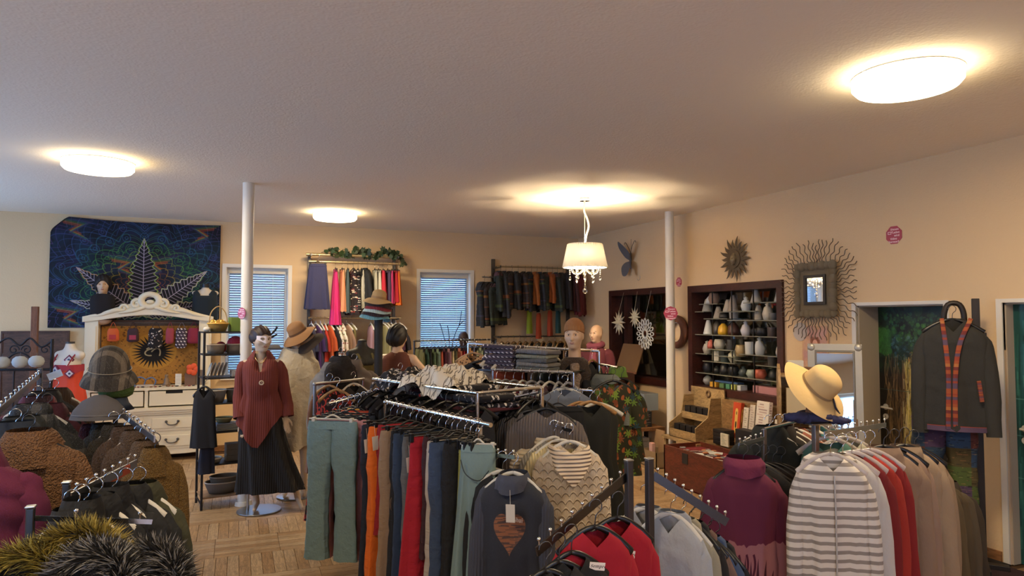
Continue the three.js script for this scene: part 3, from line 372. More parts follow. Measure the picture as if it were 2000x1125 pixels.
const texPatch = ['a', 'b', 'c', 'd'].map((q, i) => rp(256, 512, [1.5, 1.0], 60 + i, (g, w, h, r) => { g.fillStyle = ['#2b2d33', '#2a3330', '#31292a', '#262b33'][i]; g.fillRect(0, 0, w, h); for (let k = 0; k < 260; k++) { g.globalAlpha = 0.25; g.fillStyle = ['#4b5560', '#1a1b1f', '#3e4a44', '#5a4638'][Math.floor(r() * 4)]; g.fillRect(r() * w, r() * h, rr(4, 40, r), rr(2, 8, r)); } g.globalAlpha = 0.6; for (let k = 0; k < 4; k++) { g.fillStyle = ['#a8582b', '#7c3f57', '#3f6b52', '#b5762f', '#4a4566', '#8a3a2c', '#5c6b3a'][Math.floor(r() * 7)]; g.fillRect(0, rr(0, h, r), w, rr(5, 26, r)); } g.globalAlpha = 1; }));
const texPlaidG = plaid('#3a3b3d', '#17181a', '#6d6a66', [3, 3], 71), texPlaidR = plaid('#3b2026', '#6d2233', '#191316', [3, 3], 72), texPlaidB = plaid('#4a4238', '#2b2621', '#8a7a66', [6, 6], 73);
const texBatik = rp(256, 256, [2, 2], 74, (g, w, h, r) => { g.fillStyle = '#9c6a2c'; g.fillRect(0, 0, w, h); blobs(g, w, h, r, 120, ['#5c3a1c', '#b98338', '#3a2616', '#7c4a24'], 4, 12); });
const texLeopard = rp(256, 256, [4, 4], 75, (g, w, h, r) => { g.fillStyle = '#b98a5a'; g.fillRect(0, 0, w, h); blobs(g, w, h, r, 60, ['#2b1b12', '#4a2e1c'], 6, 13); });
const P = t => printed(t, { bumpMap: undefined });
// ================================================================ racks
const legRod = (p, r = 0.0125) => rod(V(p.x, 0.02, p.z), p, r, 10);
// a straight rail on two uprights with feet; garments hang on the rail
function railRack(name, label, A, B, { ext = 0.03, feet = true, m = chrome, group, r = 0.0125, cross = true, ends = [1, 1] } = {}) {
  const t = thing(name, label, 'clothes rack', null, 0, group); const d = B.clone().sub(A).normalize(), a = A.clone().addScaledVector(d, -ext), b = B.clone().addScaledVector(d, ext);
  part(t, 'rail', rod(a, b, r, 12), m);
  [a, b].forEach((p, i) => { if (!ends[i]) return; part(t, 'upright', legRod(p, r), m); if (feet) { const n = V(-d.z, 0, d.x); part(t, 'foot', rod(V(p.x, 0.02, p.z).addScaledVector(n, -0.25), V(p.x, 0.02, p.z).addScaledVector(n, 0.25), r, 8), m); } part(t, 'end_cap', mv(gSph(r * 1.35, 12, 8), p.x, p.y, p.z), m); });
  if (cross) part(t, 'cross_bar', rod(V(a.x, 0.12, a.z), V(b.x, 0.12, b.z), r * 0.8, 8), m);
  return t;
}
// a waterfall arm with pins on a post
function pinArm(t, A, B, n, { h = 0.03, w = 0.007, m = steel } = {}) {
  const a = part(t, 'arm', bar(A, B, w, h), m, 'flat steel arm with pins'); const d = B.clone().sub(A);
  for (let i = 0; i < n; i++) { const p = A.clone().addScaledVector(d, (i + 0.6) / (n - 0.2)); part(a, 'pin', join([mv(gCyl(0.003, 0.003, 0.02, 6), p.x, p.y + h / 2 + 0.008, p.z), mv(gSph(0.0075, 10, 8), p.x, p.y + h / 2 + 0.02, p.z)]), chrome); }
  return a;
}
function post(t, p, s = 0.028, m = steel) { const o = part(t, 'post', bxc(p.x, p.y / 2, p.z, s, p.y, s), m); return o; }
const bxc = (x, y, z, w, h, d) => { const g = rBox(w, h, d, 0.004).clone(); g.translate(x, y, z); return g; };
function crossFeet(t, c, len = 0.4, m = steel, yaw = 0.5) { for (const k of [0, 1]) { const a = yaw + k * Math.PI / 2, d = V(Math.cos(a) * len, 0, Math.sin(a) * len); part(t, 'foot', bar(V(c.x - d.x, 0.02, c.z - d.z), V(c.x + d.x, 0.02, c.z + d.z), 0.03, 0.03), m); } }
// ================================================================ trouser rack in the middle
const at = (x, y, d, dy = 0) => { const p = atD(x, y, d); p.y += dy; return p; };
const FACE = -YAW;                                     // yaw of something that looks back along the camera's heading
{
  const A = atH(760, 787, 1.3), B = atH(948, 828, 1.3), g = 'trousers on the long chrome rail';
  railRack('trouser_rack', 'chrome rail crowded with black clip hangers and long trousers', A, B, { ext: 0.05, ends: [1, 0], feet: false });
  const on = 'on the crowded chrome trouser rail';
  const T = [
    [0.02, 'trousers', [30, 36, 50], 'navy blue', { s: [1.12, 1.02, 1], tag: [-0.185, -0.17, 0.06] }],
    [0.1, 'trousers', [224, 106, 30], 'bright orange', { s: [1.12, 1.02, 1], tag: [-0.18, -0.14, 0.06] }],
    [0.16, 'trousers', [150, 30, 38], 'crimson', { s: [0.9, 0.7, 1] }],
    [0.26, 'trousers', [146, 118, 92], 'tan', { s: [1.15, 1.02, 1.1], mats: null }],
    [0.33, 'trousers', [26, 26, 28], 'plain black', { s: [0.95, 0.9, 1] }],
    [0.4, 'trousers', [42, 56, 76], 'dark denim', { s: [1.05, 1.02, 1] }],
    [0.48, 'trousers', [92, 90, 88], 'grey', { s: [1.02, 1.0, 1], tag: [-0.17, -0.2, 0.06] }],
    [0.57, 'longskirt', [160, 18, 36], 'crimson', { s: [1.3, 1.1, 1.1], cat: 'skirt' }],
    [0.64, 'trousers', [60, 30, 34], 'dark plum', { s: [0.8, 0.7, 1] }],
    [0.7, 'trousers', [176, 160, 140], 'sand', { s: [0.9, 0.96, 1] }],
    [0.75, 'trousers', [52, 66, 88], 'pleated blue denim', { s: [0.95, 1.0, 1.25] }],
    [0.82, 'trousers', [22, 22, 24], 'narrow black', { s: [0.75, 0.9, 1] }],
    [0.87, 'longskirt', [150, 146, 74], 'olive yellow', { s: [0.5, 1.0, 1], cat: 'skirt' }],
    [0.92, 'longskirt', [40, 88, 62], 'bottle green', { s: [0.52, 1.0, 1], cat: 'skirt' }],
    [0.945, 'longskirt', [150, 84, 84], 'dusty pink', { s: [0.36, 0.9, 1], cat: 'skirt' }]];
  T.forEach(([t, k, c, w, o], i) => { const q = onRail(A, B, t, k, { c, label: `${w} ${k === 'longskirt' ? 'long skirt' : 'trousers'} ${on}`, group: g, hanger: 'clip', v: i % 5, cat: 'trousers', bump: texCloth, bs: 0.012, turn: 0.06 * Math.sin(i * 2.3), ...o, mats: undefined });
    if (w === 'tan') { part(q, 'knee_patch', mv(gCyl(0.07, 0.07, 0.006, 20), -0.11, -0.47, 0.078, Math.PI / 2), fab([118, 92, 70]), 'round brown knee patch'); part(q, 'patch_band', bxc(-0.11, -0.43, 0.083, 0.08, 0.02, 0.006), fab([70, 62, 66])); } });
  // light teal skirt at the rail's near end on a white clip hanger
  const st = hang('longskirt', { name: 'long_skirt', label: 'sage green gathered skirt on a white clip hanger beside the heart sweater', cat: 'skirt', pos: at(934, 856, 3.66), yaw: FACE - 0.12, c: [116, 134, 128], hanger: 'clipwhite', s: [0.66, 0.75, 1.1], hx: 0.56, v: 2, bump: texCloth, bs: 0.004 });
  part(st, 'drawstring', tube([[-0.08, -0.1, 0.07], [-0.05, -0.17, 0.085], [0.02, -0.2, 0.09], [0.07, -0.15, 0.08]], 0.003, 14, 5), fab([74, 84, 88]));
  // the left rail with trousers seen from the front
  const L0 = atH(646, 788, 1.3), L1 = atH(764, 757, 1.3), gl = 'trousers on the short side rail';
  railRack('side_rail_rack', 'short chrome rail behind the teal velvet trousers', L0, L1, { ext: 0.04, ends: [0, 1], cross: false });
  const ol = 'on the short chrome side rail';
  const U = [[0.03, 'trousers', [112, 134, 132], 'teal velvet', { hanger: 'clipwhite', s: [0.98, 0.93, 1] }], [0.12, 'trousers', [196, 138, 142], 'pale pink', { s: [1.12, 0.95, 1] }], [0.2, 'trousers', [26, 26, 32], 'blue black', { s: [1.0, 0.85, 1] }], [0.3, 'trousers', [44, 50, 62], 'slate navy', { s: [1.02, 0.9, 1] }], [0.4, 'longskirt', [196, 74, 44], 'rust red', { s: [1, 0.62, 1], tag: [0.02, -0.16, 0.085], cat: 'skirt' }], [0.5, 'longskirt', [206, 150, 62], 'mustard', { s: [1, 0.6, 1], cat: 'skirt' }], [0.6, 'trousers', [52, 54, 60], 'charcoal', { s: [1, 0.8, 1] }], [0.72, 'trousers', [30, 30, 34], 'black', {}], [0.84, 'trousers', [96, 40, 58], 'berry', {}], [0.95, 'top', [196, 60, 92], 'raspberry', { cat: 'top' }]];
  U.forEach(([t, k, c, w, o], i) => onRail(L0, L1, t, k, { c, label: `${w} ${k === 'longskirt' ? 'skirt' : k} ${ol}`, group: gl, hanger: 'clip', v: (i + 2) % 5, cat: 'trousers', face: -1, bump: texCloth, bs: 0.01, ...o }));
  { const q = hang('top', { name: 'sleeveless_shirt', label: 'raspberry top on a wooden hanger beside the brown mannequin', cat: 'top', pos: at(782, 731, 5.9), yaw: FACE + 0.9, c: [170, 40, 66], hanger: 'wood', s: [1, 1.1, 1] }); }
}
// ================================================================ dark rack with folded piles on its glass shelf
const ORD = ['lowest', 'second', 'third', 'fourth', 'fifth', 'sixth'];
function foldedGeo(w, d, h, seed) { return memo(`fold${w},${d},${h},${seed}`, () => { const r = rng(seed), ph = r() * 6; const g = new RoundedBoxGeometry(w, h, d, 3, h * 0.48); const p = g.attributes.position; for (let i = 0; i < p.count; i++) { const x = p.getX(i), z = p.getZ(i); p.setY(i, p.getY(i) + 0.008 * Math.sin(x * 17 + ph) + 0.006 * Math.sin(z * 21 + ph * 2) - 0.02 * (x * x + z * z) / (w * w)); p.setX(i, x + 0.008 * Math.sin(z * 15 + ph)); p.setZ(i, z + 0.006 * Math.sin(x * 19 + ph)); } const u = g.attributes.uv; for (let i = 0; i < p.count; i++) u.setXY(i, p.getX(i) + 0.5, p.getZ(i) + p.getY(i)); g.computeVertexNormals(); return g; }); }
function draped(w, d, h, seed, drop = 0.08) { // a crumpled cloth lying loosely over a pile
  const n = 26, pos = [], uv = [], idx = [], r = rng(seed), a = r() * 6, b = r() * 6;
  for (let j = 0; j <= n; j++) for (let i = 0; i <= n; i++) { const u = i / n * 2 - 1, v = j / n * 2 - 1, q = Math.max(0, 1 - (u * u + v * v) * 0.8); const x = u * w / 2 * (1 + 0.05 * Math.sin(v * 7 + a)), z = v * d / 2 * (1 + 0.06 * Math.sin(u * 8 + b)); const e = Math.max(Math.abs(u), Math.abs(v)); pos.push(x, h * q + 0.018 * Math.sin(u * 9 + v * 5 + a) + 0.012 * Math.sin(u * 4 - v * 13 + b) + 0.007 * Math.sin(u * 21 + v * 17) - (e > 0.75 ? (e - 0.75) * drop * 4 * (0.7 + 0.5 * Math.sin(Math.atan2(v, u) * 5 + a)) : 0), z); uv.push(x + 0.5, z + 0.5); }
  for (let j = 0; j < n; j++) for (let i = 0; i < n; i++) { const k = j * (n + 1) + i; idx.push(k, k + n + 1, k + 1, k + 1, k + n + 1, k + n + 2); }
  const g = new THREE.BufferGeometry(); g.setAttribute('position', new THREE.Float32BufferAttribute(pos, 3)); g.setAttribute('uv', new THREE.Float32BufferAttribute(uv, 2)); g.setIndex(idx); g.computeVertexNormals(); return g;
}
{
  const h = 1.36, A = atH(797, 728, h + 0.04), B = atH(1056, 757, h + 0.04), C0 = atH(758, 785, h - 0.06), C1 = atH(880, 812, h - 0.06);
  const t = thing('shelf_rack', 'low chrome rack with folded dark prints piled on its shelf', 'clothes rack');
  const dir = B.clone().sub(A).normalize(), nrm = V(-dir.z, 0, dir.x); // nrm points left of the bar
  const s = nrm.dot(V(-1, 0, 0)) > 0 ? 1 : -1; const off = nrm.clone().multiplyScalar(s * 0.52);
  const A2 = A.clone().addScaledVector(dir, 0.35).add(off), B2 = B.clone().add(off); 
  part(t, 'rail', rod(A, B, 0.0135, 12), chrome); for (const p of [A, B, B2]) part(t, 'upright', legRod(p), chrome);
  part(t, 'end_rail', rod(B, B2, 0.011, 10), chrome); part(t, 'end_rail', rod(A, A2, 0.011, 10), chrome); part(t, 'side_rail', rod(A2, B2, 0.011, 10), chrome);
  const yaw = Math.atan2(dir.x, dir.z); const mid = A.clone().lerp(B, 0.55).addScaledVector(off, 0.52);
  const sh = part(t, 'shelf', gBox(0.44, 0.012, 1.25), darkSteel); sh.position.copy(mid).setY(h - 0.1); sh.rotation.y = yaw;
  // folded piles
  const gp = 'folded prints on the dark rack shelf';
  const base = h - 0.094; const spots = [[-0.42, 0.02], [-0.1, 0], [0.22, -0.02], [0.5, 0]];
  const mats = [texBW, texDots, texFloralD, texBW, texDots];
  spots.forEach(([u, v], i) => { let y = base; const n = [4, 5, 4, 3][i]; for (let k = 0; k < n; k++) { const th = 0.026 + 0.008 * ((i + k) % 3); const p = mid.clone().addScaledVector(dir, u).addScaledVector(nrm, v * s); y += th / 2; single('folded_garment', `folded ${['black and cream printed', 'pale dotted black', 'dark floral', 'plain burgundy'][(i + k) % 4]} garment, ${ORD[k]} from below ${['at the window end', 'under the ink print', 'past the ink print', 'by the knitwear'][i]}`, 'folded garment', foldedGeo(0.36, 0.3, th, 10 + (i * 5 + k) % 7), (i + k) % 4 === 3 ? fab([74, 22, 30]) : printed(mats[(i + k) % 4]), [p.x, y, p.z], yaw + 0.15 * Math.sin(i * 3 + k * 2), gp); y += th / 2; } });
  const top = mid.clone().addScaledVector(dir, 0.05); single('draped_scarf', 'cream and grey ink printed cloth thrown over the folded pile', 'scarf', draped(0.62, 0.5, 0.09, 4), printed(texInk), [top.x, base + 0.155, top.z], yaw + 0.4);
  const top2 = mid.clone().addScaledVector(dir, -0.42); single('draped_scarf', 'black cloth with cream leaf shapes at the end of the folded pile', 'scarf', draped(0.5, 0.5, 0.06, 9), printed(texBW), [top2.x, base + 0.135, top2.z], yaw - 0.3);
  // dark tops on the long rail
  const g = 'dark tops on the shelf rack rail'; const cols = [[22, 22, 26], [34, 30, 34], [18, 18, 22], [40, 26, 34], [24, 26, 34], [20, 20, 22], [46, 34, 30], [22, 22, 26], [30, 30, 36], [18, 18, 20], [26, 22, 26], [22, 24, 28]];
  const names = ['black', 'off-black', 'jet black', 'dark aubergine', 'midnight blue', 'soft black', 'dark brown', 'faded black', 'graphite', 'deep black', 'black plum', 'ink black'];
  cols.forEach((c, i) => onRail(A, B, 0.42 + i * 0.05, 'top', { c, label: `${names[i]} top on the long rail of the shelf rack`, cat: 'top', group: g, hanger: i % 3 ? 'black' : 'grey', v: i % 4, s: [1, 1, 1], turn: 0.08 * Math.sin(i * 1.9), tag: i === 7 ? [-0.12, -0.16, 0.07] : null }));
  // under rail left: black garments below the pile
  cols.slice(0, 9).forEach((c, i) => onRail(A2, B2, 0.08 + i * 0.11, 'top', { c, label: `${names[i]} top on the inner rail under the folded prints`, cat: 'top', group: 'tops under the folded prints', hanger: 'black', v: i % 4, s: [0.95, 1, 1] }));
}
// ================================================================ stand with knitwear: heart sweater, cable knits, grey knits
const texHeart = canvasTex(512, 512, (g, w, h) => { const r = rng(81); g.fillStyle = '#2a2d36'; g.fillRect(0, 0, w, h); g.globalAlpha = 0.3; for (let i = 0; i < 3000; i++) { g.fillStyle = r() < 0.5 ? '#1d1f27' : '#3b3e48'; g.fillRect(r() * w, r() * h, 2, 3); } g.globalAlpha = 1;
  const cx = 258, cy = 138, S = 42; g.save(); g.beginPath(); for (let i = 0; i < 60; i++) { const q = i / 60 * Math.PI * 2; g.lineTo(cx + S * 1.3 * Math.pow(Math.sin(q), 3), cy - S * 0.085 * (13 * Math.cos(q) - 5 * Math.cos(2 * q) - 2 * Math.cos(3 * q) - Math.cos(4 * q))); } g.closePath(); g.clip(); g.fillStyle = '#8a5a40'; g.fillRect(0, 0, w, h); g.strokeStyle = '#4a3a38'; for (let i = 0; i < 70; i++) { g.lineWidth = rr(1, 3.4, r); const y = cy - S + i * 1.6, x = cx + rr(-S * 1.8, S, r); g.beginPath(); g.moveTo(x, y); g.lineTo(x + rr(14, 60, r), y - rr(-2, 5, r)); g.stroke(); } g.restore();
  g.fillStyle = '#d9d3cb'; g.font = 'bold 15px sans-serif'; g.save(); g.translate(cx + 12, cy - 26); g.rotate(0.1); g.fillText('Ahui', 0, 0); g.restore(); });
{
  const P1 = at(1058, 757, 4.35), P2 = at(938, 836, 3.88);
  const t = thing('knitwear_stand', 'chrome stand with arms carrying the chunky cable knits', 'clothes rack'); post(t, V(P1.x, P1.y, P1.z), 0.024, chrome); crossFeet(t, P1, 0.35, chrome, 0.9);
  const a1 = at(1060, 826, 4.3), b1 = at(1118, 842, 4.02); pinArm(t, a1, b1, 7, { m: chrome, h: 0.022 });
  const a3 = at(1052, 766, 4.4), b3 = at(975, 783, 4.55); part(t, 'arm', rod(a3, b3, 0.01, 8), chrome);
  const t2 = thing('sweater_stand', 'chrome stand with an arm carrying the heart sweater', 'clothes rack'); post(t2, V(P2.x, P2.y, P2.z), 0.022, chrome); crossFeet(t2, P2, 0.3, chrome, 0.4);
  const a2 = V(P2.x, P2.y - 0.14, P2.z), b2 = at(1006, 893, 3.45); pinArm(t2, a2, b2, 5, { m: chrome, h: 0.02 });
  // heart sweater and the two behind it
  const gk = 'sweaters on the heart sweater arm';
  const y0 = FACE - 0.28;
  const hs = hang('turtle', { name: 'heart_sweater', label: 'slate blue cowl sweater with a bronze scribbled heart', cat: 'sweater', pos: at(1003, 921, 3.45), yaw: y0, mat: printed(texHeart), mats: { sleeve: fab([62, 64, 74], texRib, 0.003), collar: fab([66, 68, 78], texCloth, 0.004) }, hanger: 'white', s: [0.72, 1, 1], tag: [0.02, -0.17, 0.125, 0.02], v: 1 });
  hang('sweater', { name: 'black_sweater', label: 'black sweater hanging right behind the heart sweater', cat: 'sweater', pos: at(982, 918, 3.58), yaw: y0, c: [26, 25, 25], hanger: 'white', s: [0.76, 1.02, 1], v: 2 });
  hang('sweater', { name: 'olive_sweater', label: 'dark olive sweater behind the black one at the heart sweater arm', cat: 'sweater', pos: at(966, 914, 3.68), yaw: y0 - 0.05, c: [46, 42, 34], hanger: 'white', s: [0.78, 1.02, 1], v: 3 });
  // cable knits
  const yc = FACE + 0.12;
  hang('cowl', { name: 'cable_sweater', label: 'cream chunky cable sweater with a wide ribbed cowl', cat: 'sweater', pos: at(1112, 860, 4.0), yaw: yc, c: [228, 204, 174], bump: texCable, bs: 0.016, mats: { collar: fab([232, 208, 178], texRibH, 0.012) }, hanger: 'white', s: [0.78, 1.05, 1], v: 1 });
  hang('knit', { name: 'pale_sweater', label: 'butter yellow knit sweater behind the cream cable sweater', cat: 'sweater', pos: at(1094, 857, 4.1), yaw: yc, c: [220, 200, 150], bump: texRib, bs: 0.006, hanger: 'white', s: [0.78, 1.02, 1], v: 2 });
  hang('knit', { name: 'grey_sweater', label: 'silver grey knit sweater between the cream cable sweaters', cat: 'sweater', pos: at(1082, 852, 4.18), yaw: yc + 0.1, c: [150, 142, 128], bump: texRib, bs: 0.006, hanger: 'white', s: [0.78, 1.02, 1], v: 3 });
  hang('turtle', { name: 'cable_sweater', label: 'cream ribbed roll neck sweater rearmost of the pale knits', cat: 'sweater', pos: at(1066, 850, 4.26), yaw: yc, c: [218, 196, 160], bump: texRibH, bs: 0.01, hanger: 'white', s: [0.8, 1.02, 1], v: 0 });
  // grey knits on black hangers
  [[1068, 796, 4.25, [104, 92, 84], 'brown grey', 0.05], [1040, 800, 4.4, [106, 98, 92], 'mouse grey', -0.1], [1018, 802, 4.5, [116, 106, 94], 'warm grey', -0.12], [1000, 806, 4.6, [120, 116, 96], 'khaki grey', -0.15]].forEach(([x, y, d, c, w, q], i) => hang('knit', { name: 'ribbed_cardigan', label: `${w} ribbed cardigan on a black hanger behind the cable knits`, cat: 'cardigan', pos: at(x, y, d), yaw: FACE - 0.25 + q, c, bump: texRib, bs: 0.006, hanger: 'black', s: [0.9, 1.0, 1], v: i, group: 'ribbed grey cardigans' }));
}
// ================================================================ rear double rack with folded stacks, beanie bust
{
  const h = 1.42, A = atH(962, 722, h), B = atH(1120, 728, h); // front rail
  const t = thing('folding_shelf_rack', 'chrome double rack with folded striped stacks between its rails', 'clothes rack');
  const U0 = at(915, 671, 6.7), U1 = at(1170, 686, 6.15);
  part(t, 'rail', rod(A, B, 0.0125, 10), chrome); part(t, 'upper_rail', rod(U0, U1, 0.0125, 10), chrome);
  for (const p of [A, B, U0, U1]) part(t, 'upright', legRod(p), chrome);
  const e1 = at(1206, 718, 6.0), e0 = V(U1.x, e1.y + 0.02, U1.z); part(t, 'end_arm', rod(e0, e1, 0.011, 8), chrome);
  const f1 = at(1156, 763, 5.5), f0 = V(B.x, f1.y + 0.01, B.z); part(t, 'end_arm', rod(f0, f1, 0.011, 8), chrome);
  const sy = h + 0.005, c0 = A.clone().lerp(B, 0.5).lerp(U0.clone().lerp(U1, 0.5).setY(h), 0.42), dir = B.clone().sub(A).normalize(), yaw = Math.atan2(-dir.z, dir.x);
  const sh = part(t, 'shelf', gBox(0.86, 0.01, 0.36), darkSteel); sh.position.copy(c0).setY(sy - 0.02); sh.rotation.y = yaw;
  const gp = 'folded stacks on the double rack';
  [[-0.26, 6, texZig, 'folded mauve and white patterned garment in the taller stack'], [0.06, 5, null, 'folded grey knit garment in the lower stack']].forEach(([u, n, tx, l], i) => { let y = sy - 0.015; for (let k = 0; k < n; k++) { const th = 0.038 - 0.004 * (k % 2), p = c0.clone().addScaledVector(dir, u + 0.01 * Math.sin(k * 2)); single('folded_garment', `${l}, ${ORD[k]} from below`, 'folded garment', foldedGeo(0.3, 0.26, th, 20 + (k + i) % 6), tx ? printed(tx) : fab([[98, 98, 92], [118, 112, 104], [86, 84, 82], [128, 124, 104], [106, 100, 98]][k], texRib, 0.004), [p.x, y + th / 2, p.z], yaw + 0.08 * Math.sin(k * 3), gp); y += th; } });
  // tops along the upper rail
  const g = 'tops on the upper rail of the double rack'; const cols = [[150, 142, 130], [96, 82, 84], [60, 52, 58], [120, 60, 66], [40, 40, 46], [170, 160, 140], [88, 94, 84], [52, 44, 48], [130, 120, 116], [70, 40, 50]], nm = ['pale grey', 'mauve', 'dark plum', 'rose', 'graphite', 'cream', 'sage', 'brown plum', 'light stone', 'wine'];
  cols.forEach((c, i) => onRail(U0, U1, 0.2 + i * 0.07, 'top', { c, label: `${nm[i]} top on the upper rail of the double rack`, cat: 'top', group: g, hanger: i % 2 ? 'white' : 'wood', v: i % 4, turn: 0.1 * Math.sin(i * 2) }));
  onRail(U0, U1, 0.95, 'tunic', { c: [20, 20, 24], label: 'long black tunic at the end of the double rack', cat: 'tunic', hanger: 'wood', s: [1.1, 1, 1] });
  // tops on the front rail: dense small hangers
  const g2 = 'tops on the front rail of the double rack', c2 = [[70, 52, 62], [110, 80, 60], [60, 30, 44], [128, 50, 66], [52, 44, 50], [104, 40, 52], [84, 60, 70], [40, 36, 40], [120, 44, 60]], n2 = ['mauve brown', 'bronze', 'deep plum', 'raspberry', 'taupe black', 'cherry', 'heather', 'black', 'crimson'];
  c2.forEach((c, i) => onRail(A, B, 0.05 + i * 0.11, 'top', { c, label: `${n2[i]} top on the front rail of the double rack`, cat: 'top', group: g2, hanger: i % 3 ? 'grey' : 'white', v: i % 4, turn: 0.12 * Math.sin(i * 3) }));
  // loose tops in front of it
  hang('jacket', { name: 'denim_jacket', label: 'pale blue denim jacket hanging below the chrome end arm', cat: 'jacket', pos: at(1104, 757, 5.35), yaw: FACE - 0.25, c: [104, 110, 122], hanger: 'white', s: [0.9, 0.8, 1], bump: texCloth, bs: 0.003 });
  hang('top', { name: 'black_shirt', label: 'black top with a small white tag on a white hanger beside the leopard blouse', cat: 'top', pos: at(945, 703, 6.2), yaw: FACE - 0.15, c: [20, 20, 26], hanger: 'black', s: [1.15, 1, 1], tag: [0.0, -0.2, 0.08] });
  hang('tunic', { name: 'leopard_blouse', label: 'brown leopard print blouse at the end of the skirt rack', cat: 'blouse', pos: at(926, 688, 6.66), yaw: FACE - 0.5, mat: printed(texLeopard), hanger: 'wood' });
  [[978, 692], [986, 695], [972, 690], [994, 697]].forEach(([x, y], i) => hang('top', { name: 'pale_shirt', label: `${['bone white', 'cream', 'sand', 'salmon'][i]} top in the little row of white hangers beside the patterned stack`, cat: 'top', pos: at(x, y, 6.25 - i * 0.05), yaw: FACE + 0.7, c: i === 3 ? [196, 90, 60] : [188, 176, 160], hanger: 'white', group: 'row of white hangers', v: i }));
  // green tropical blouses and dark coats at the end arm
  const ge = 'garments beside the tropical blouse';
  hang('coat', { name: 'grey_coat', label: 'light grey tweed coat on a wooden hanger beside the tropical blouse', cat: 'coat', pos: at(1182, 735, 5.95), yaw: FACE - 0.75, c: [120, 122, 112], hanger: 'wood', s: [0.9, 0.55, 1], bump: texTeddy, bs: 0.004 });
  hang('tunic', { name: 'tropical_blouse', label: 'green and rust tropical print blouse hanging by the basket table', cat: 'blouse', pos: at(1197, 742, 5.75), yaw: FACE + 0.2, mat: printed(texTropic), hanger: 'black', s: [0.92, 0.98, 1] });
  hang('tunic', { name: 'tropical_blouse', label: 'second tropical print blouse half hidden behind the first', cat: 'blouse', pos: at(1214, 738, 6.0), yaw: FACE + 0.35, mat: printed(texTropic), hanger: 'black', s: [0.8, 0.9, 1], v: 2 });
  hang('top', { name: 'green_shirt', label: 'bright green cropped top above the tropical blouse', cat: 'top', pos: at(1206, 714, 6.05), yaw: FACE, c: [120, 150, 60], hanger: null, s: [0.42, 0.16, 0.8] });
  hang('dress', { name: 'black_dress', label: 'long black dress on a white hanger beside the cable knits', cat: 'dress', pos: at(1152, 783, 5.0), yaw: FACE + 0.3, c: [30, 30, 26], hanger: 'wood', s: [1.0, 0.95, 1], v: 3 });
  hang('dress', { name: 'black_dress', label: 'very dark olive dress behind the long black dress', cat: 'dress', pos: at(1166, 786, 5.1), yaw: FACE + 0.3, c: [40, 38, 30], hanger: 'white', s: [1.0, 1, 1], v: 4 });
  hang('sweater', { name: 'red_sweater', label: 'plain red sweater peeking out behind the long black dress', cat: 'sweater', pos: at(1132, 784, 5.15), yaw: FACE + 0.3, c: [140, 26, 28], hanger: 'wood', s: [0.9, 1, 1] });
  hang('skirt', { name: 'black_skirt', label: 'short black skirt with a pocket flap behind the grey cardigans', cat: 'skirt', pos: at(1090, 786, 4.75), yaw: FACE + 0.1, c: [20, 20, 22], hanger: 'clip', s: [1.05, 0.75, 1] });
}
// ================================================================ mannequins
const headSDF = (x, y, z) => { // centre of the head at 0, face towards +z, chin at -0.12
  let d = ell(x, y, z, [0, 0.025, -0.012], [0.075, 0.095, 0.095]);
  d = smin(d, ell(x, y, z, [0, -0.04, 0.018], [0.057, 0.075, 0.068]), 0.05);
  d = smin(d, ell(x, y, z, [0, -0.098, 0.05], [0.022, 0.018, 0.02]), 0.03);
  d = smin(d, capsule(x, y, z, [0, 0.008, 0.083], [0, -0.034, 0.1], 0.006, 0.011), 0.014);
  d = smin(d, ell(x, y, z, [0, -0.062, 0.078], [0.024, 0.0095, 0.012]), 0.012);
  for (const s of [-1, 1]) { d = smin(d, ell(x, y, z, [s * 0.042, -0.02, 0.055], [0.022, 0.02, 0.02]), 0.03); d = smin(d, ell(x, y, z, [s * 0.077, -0.008, -0.012], [0.008, 0.03, 0.017]), 0.008); const e = ell(x, y, z, [s * 0.032, 0.006, 0.09], [0.022, 0.012, 0.018]); d = Math.max(d, -smin(e, 1, 0.02) - 0.0); }
  return d;
};
const neckSDF = (x, y, z) => capsule(x, y, z, [0, -0.22, -0.03], [0, -0.05, -0.015], 0.058, 0.047);
const headGeo = isoMesh((x, y, z) => smin(headSDF(x, y, z), neckSDF(x, y, z), 0.03), [-0.11, -0.24, -0.14], [0.11, 0.14, 0.13], 0.006);
const eyeWhite = join([-1, 1].map(s => mv(gSph(0.0125, 12, 8), s * 0.032, 0.005, 0.066, 0, 0, 0, 1.35, 0.75, 0.8)));
const eyeDark = join([-1, 1].map(s => mv(gSph(0.0062, 10, 8), s * 0.032, 0.005, 0.0735, 0, 0, 0, 1, 1, 0.7)));
const browGeo = join([-1, 1].map(s => tube([[s * 0.014, 0.026, 0.08], [s * 0.032, 0.034, 0.077], [s * 0.052, 0.026, 0.064]], 0.0028, 8, 5)));
const lipGeo = join([mv(gSph(0.01, 12, 8), 0, -0.0595, 0.0875, 0, 0, 0, 2.1, 0.55, 0.5), mv(gSph(0.01, 12, 8), 0, -0.0675, 0.086, 0, 0, 0, 1.8, 0.6, 0.5)]);
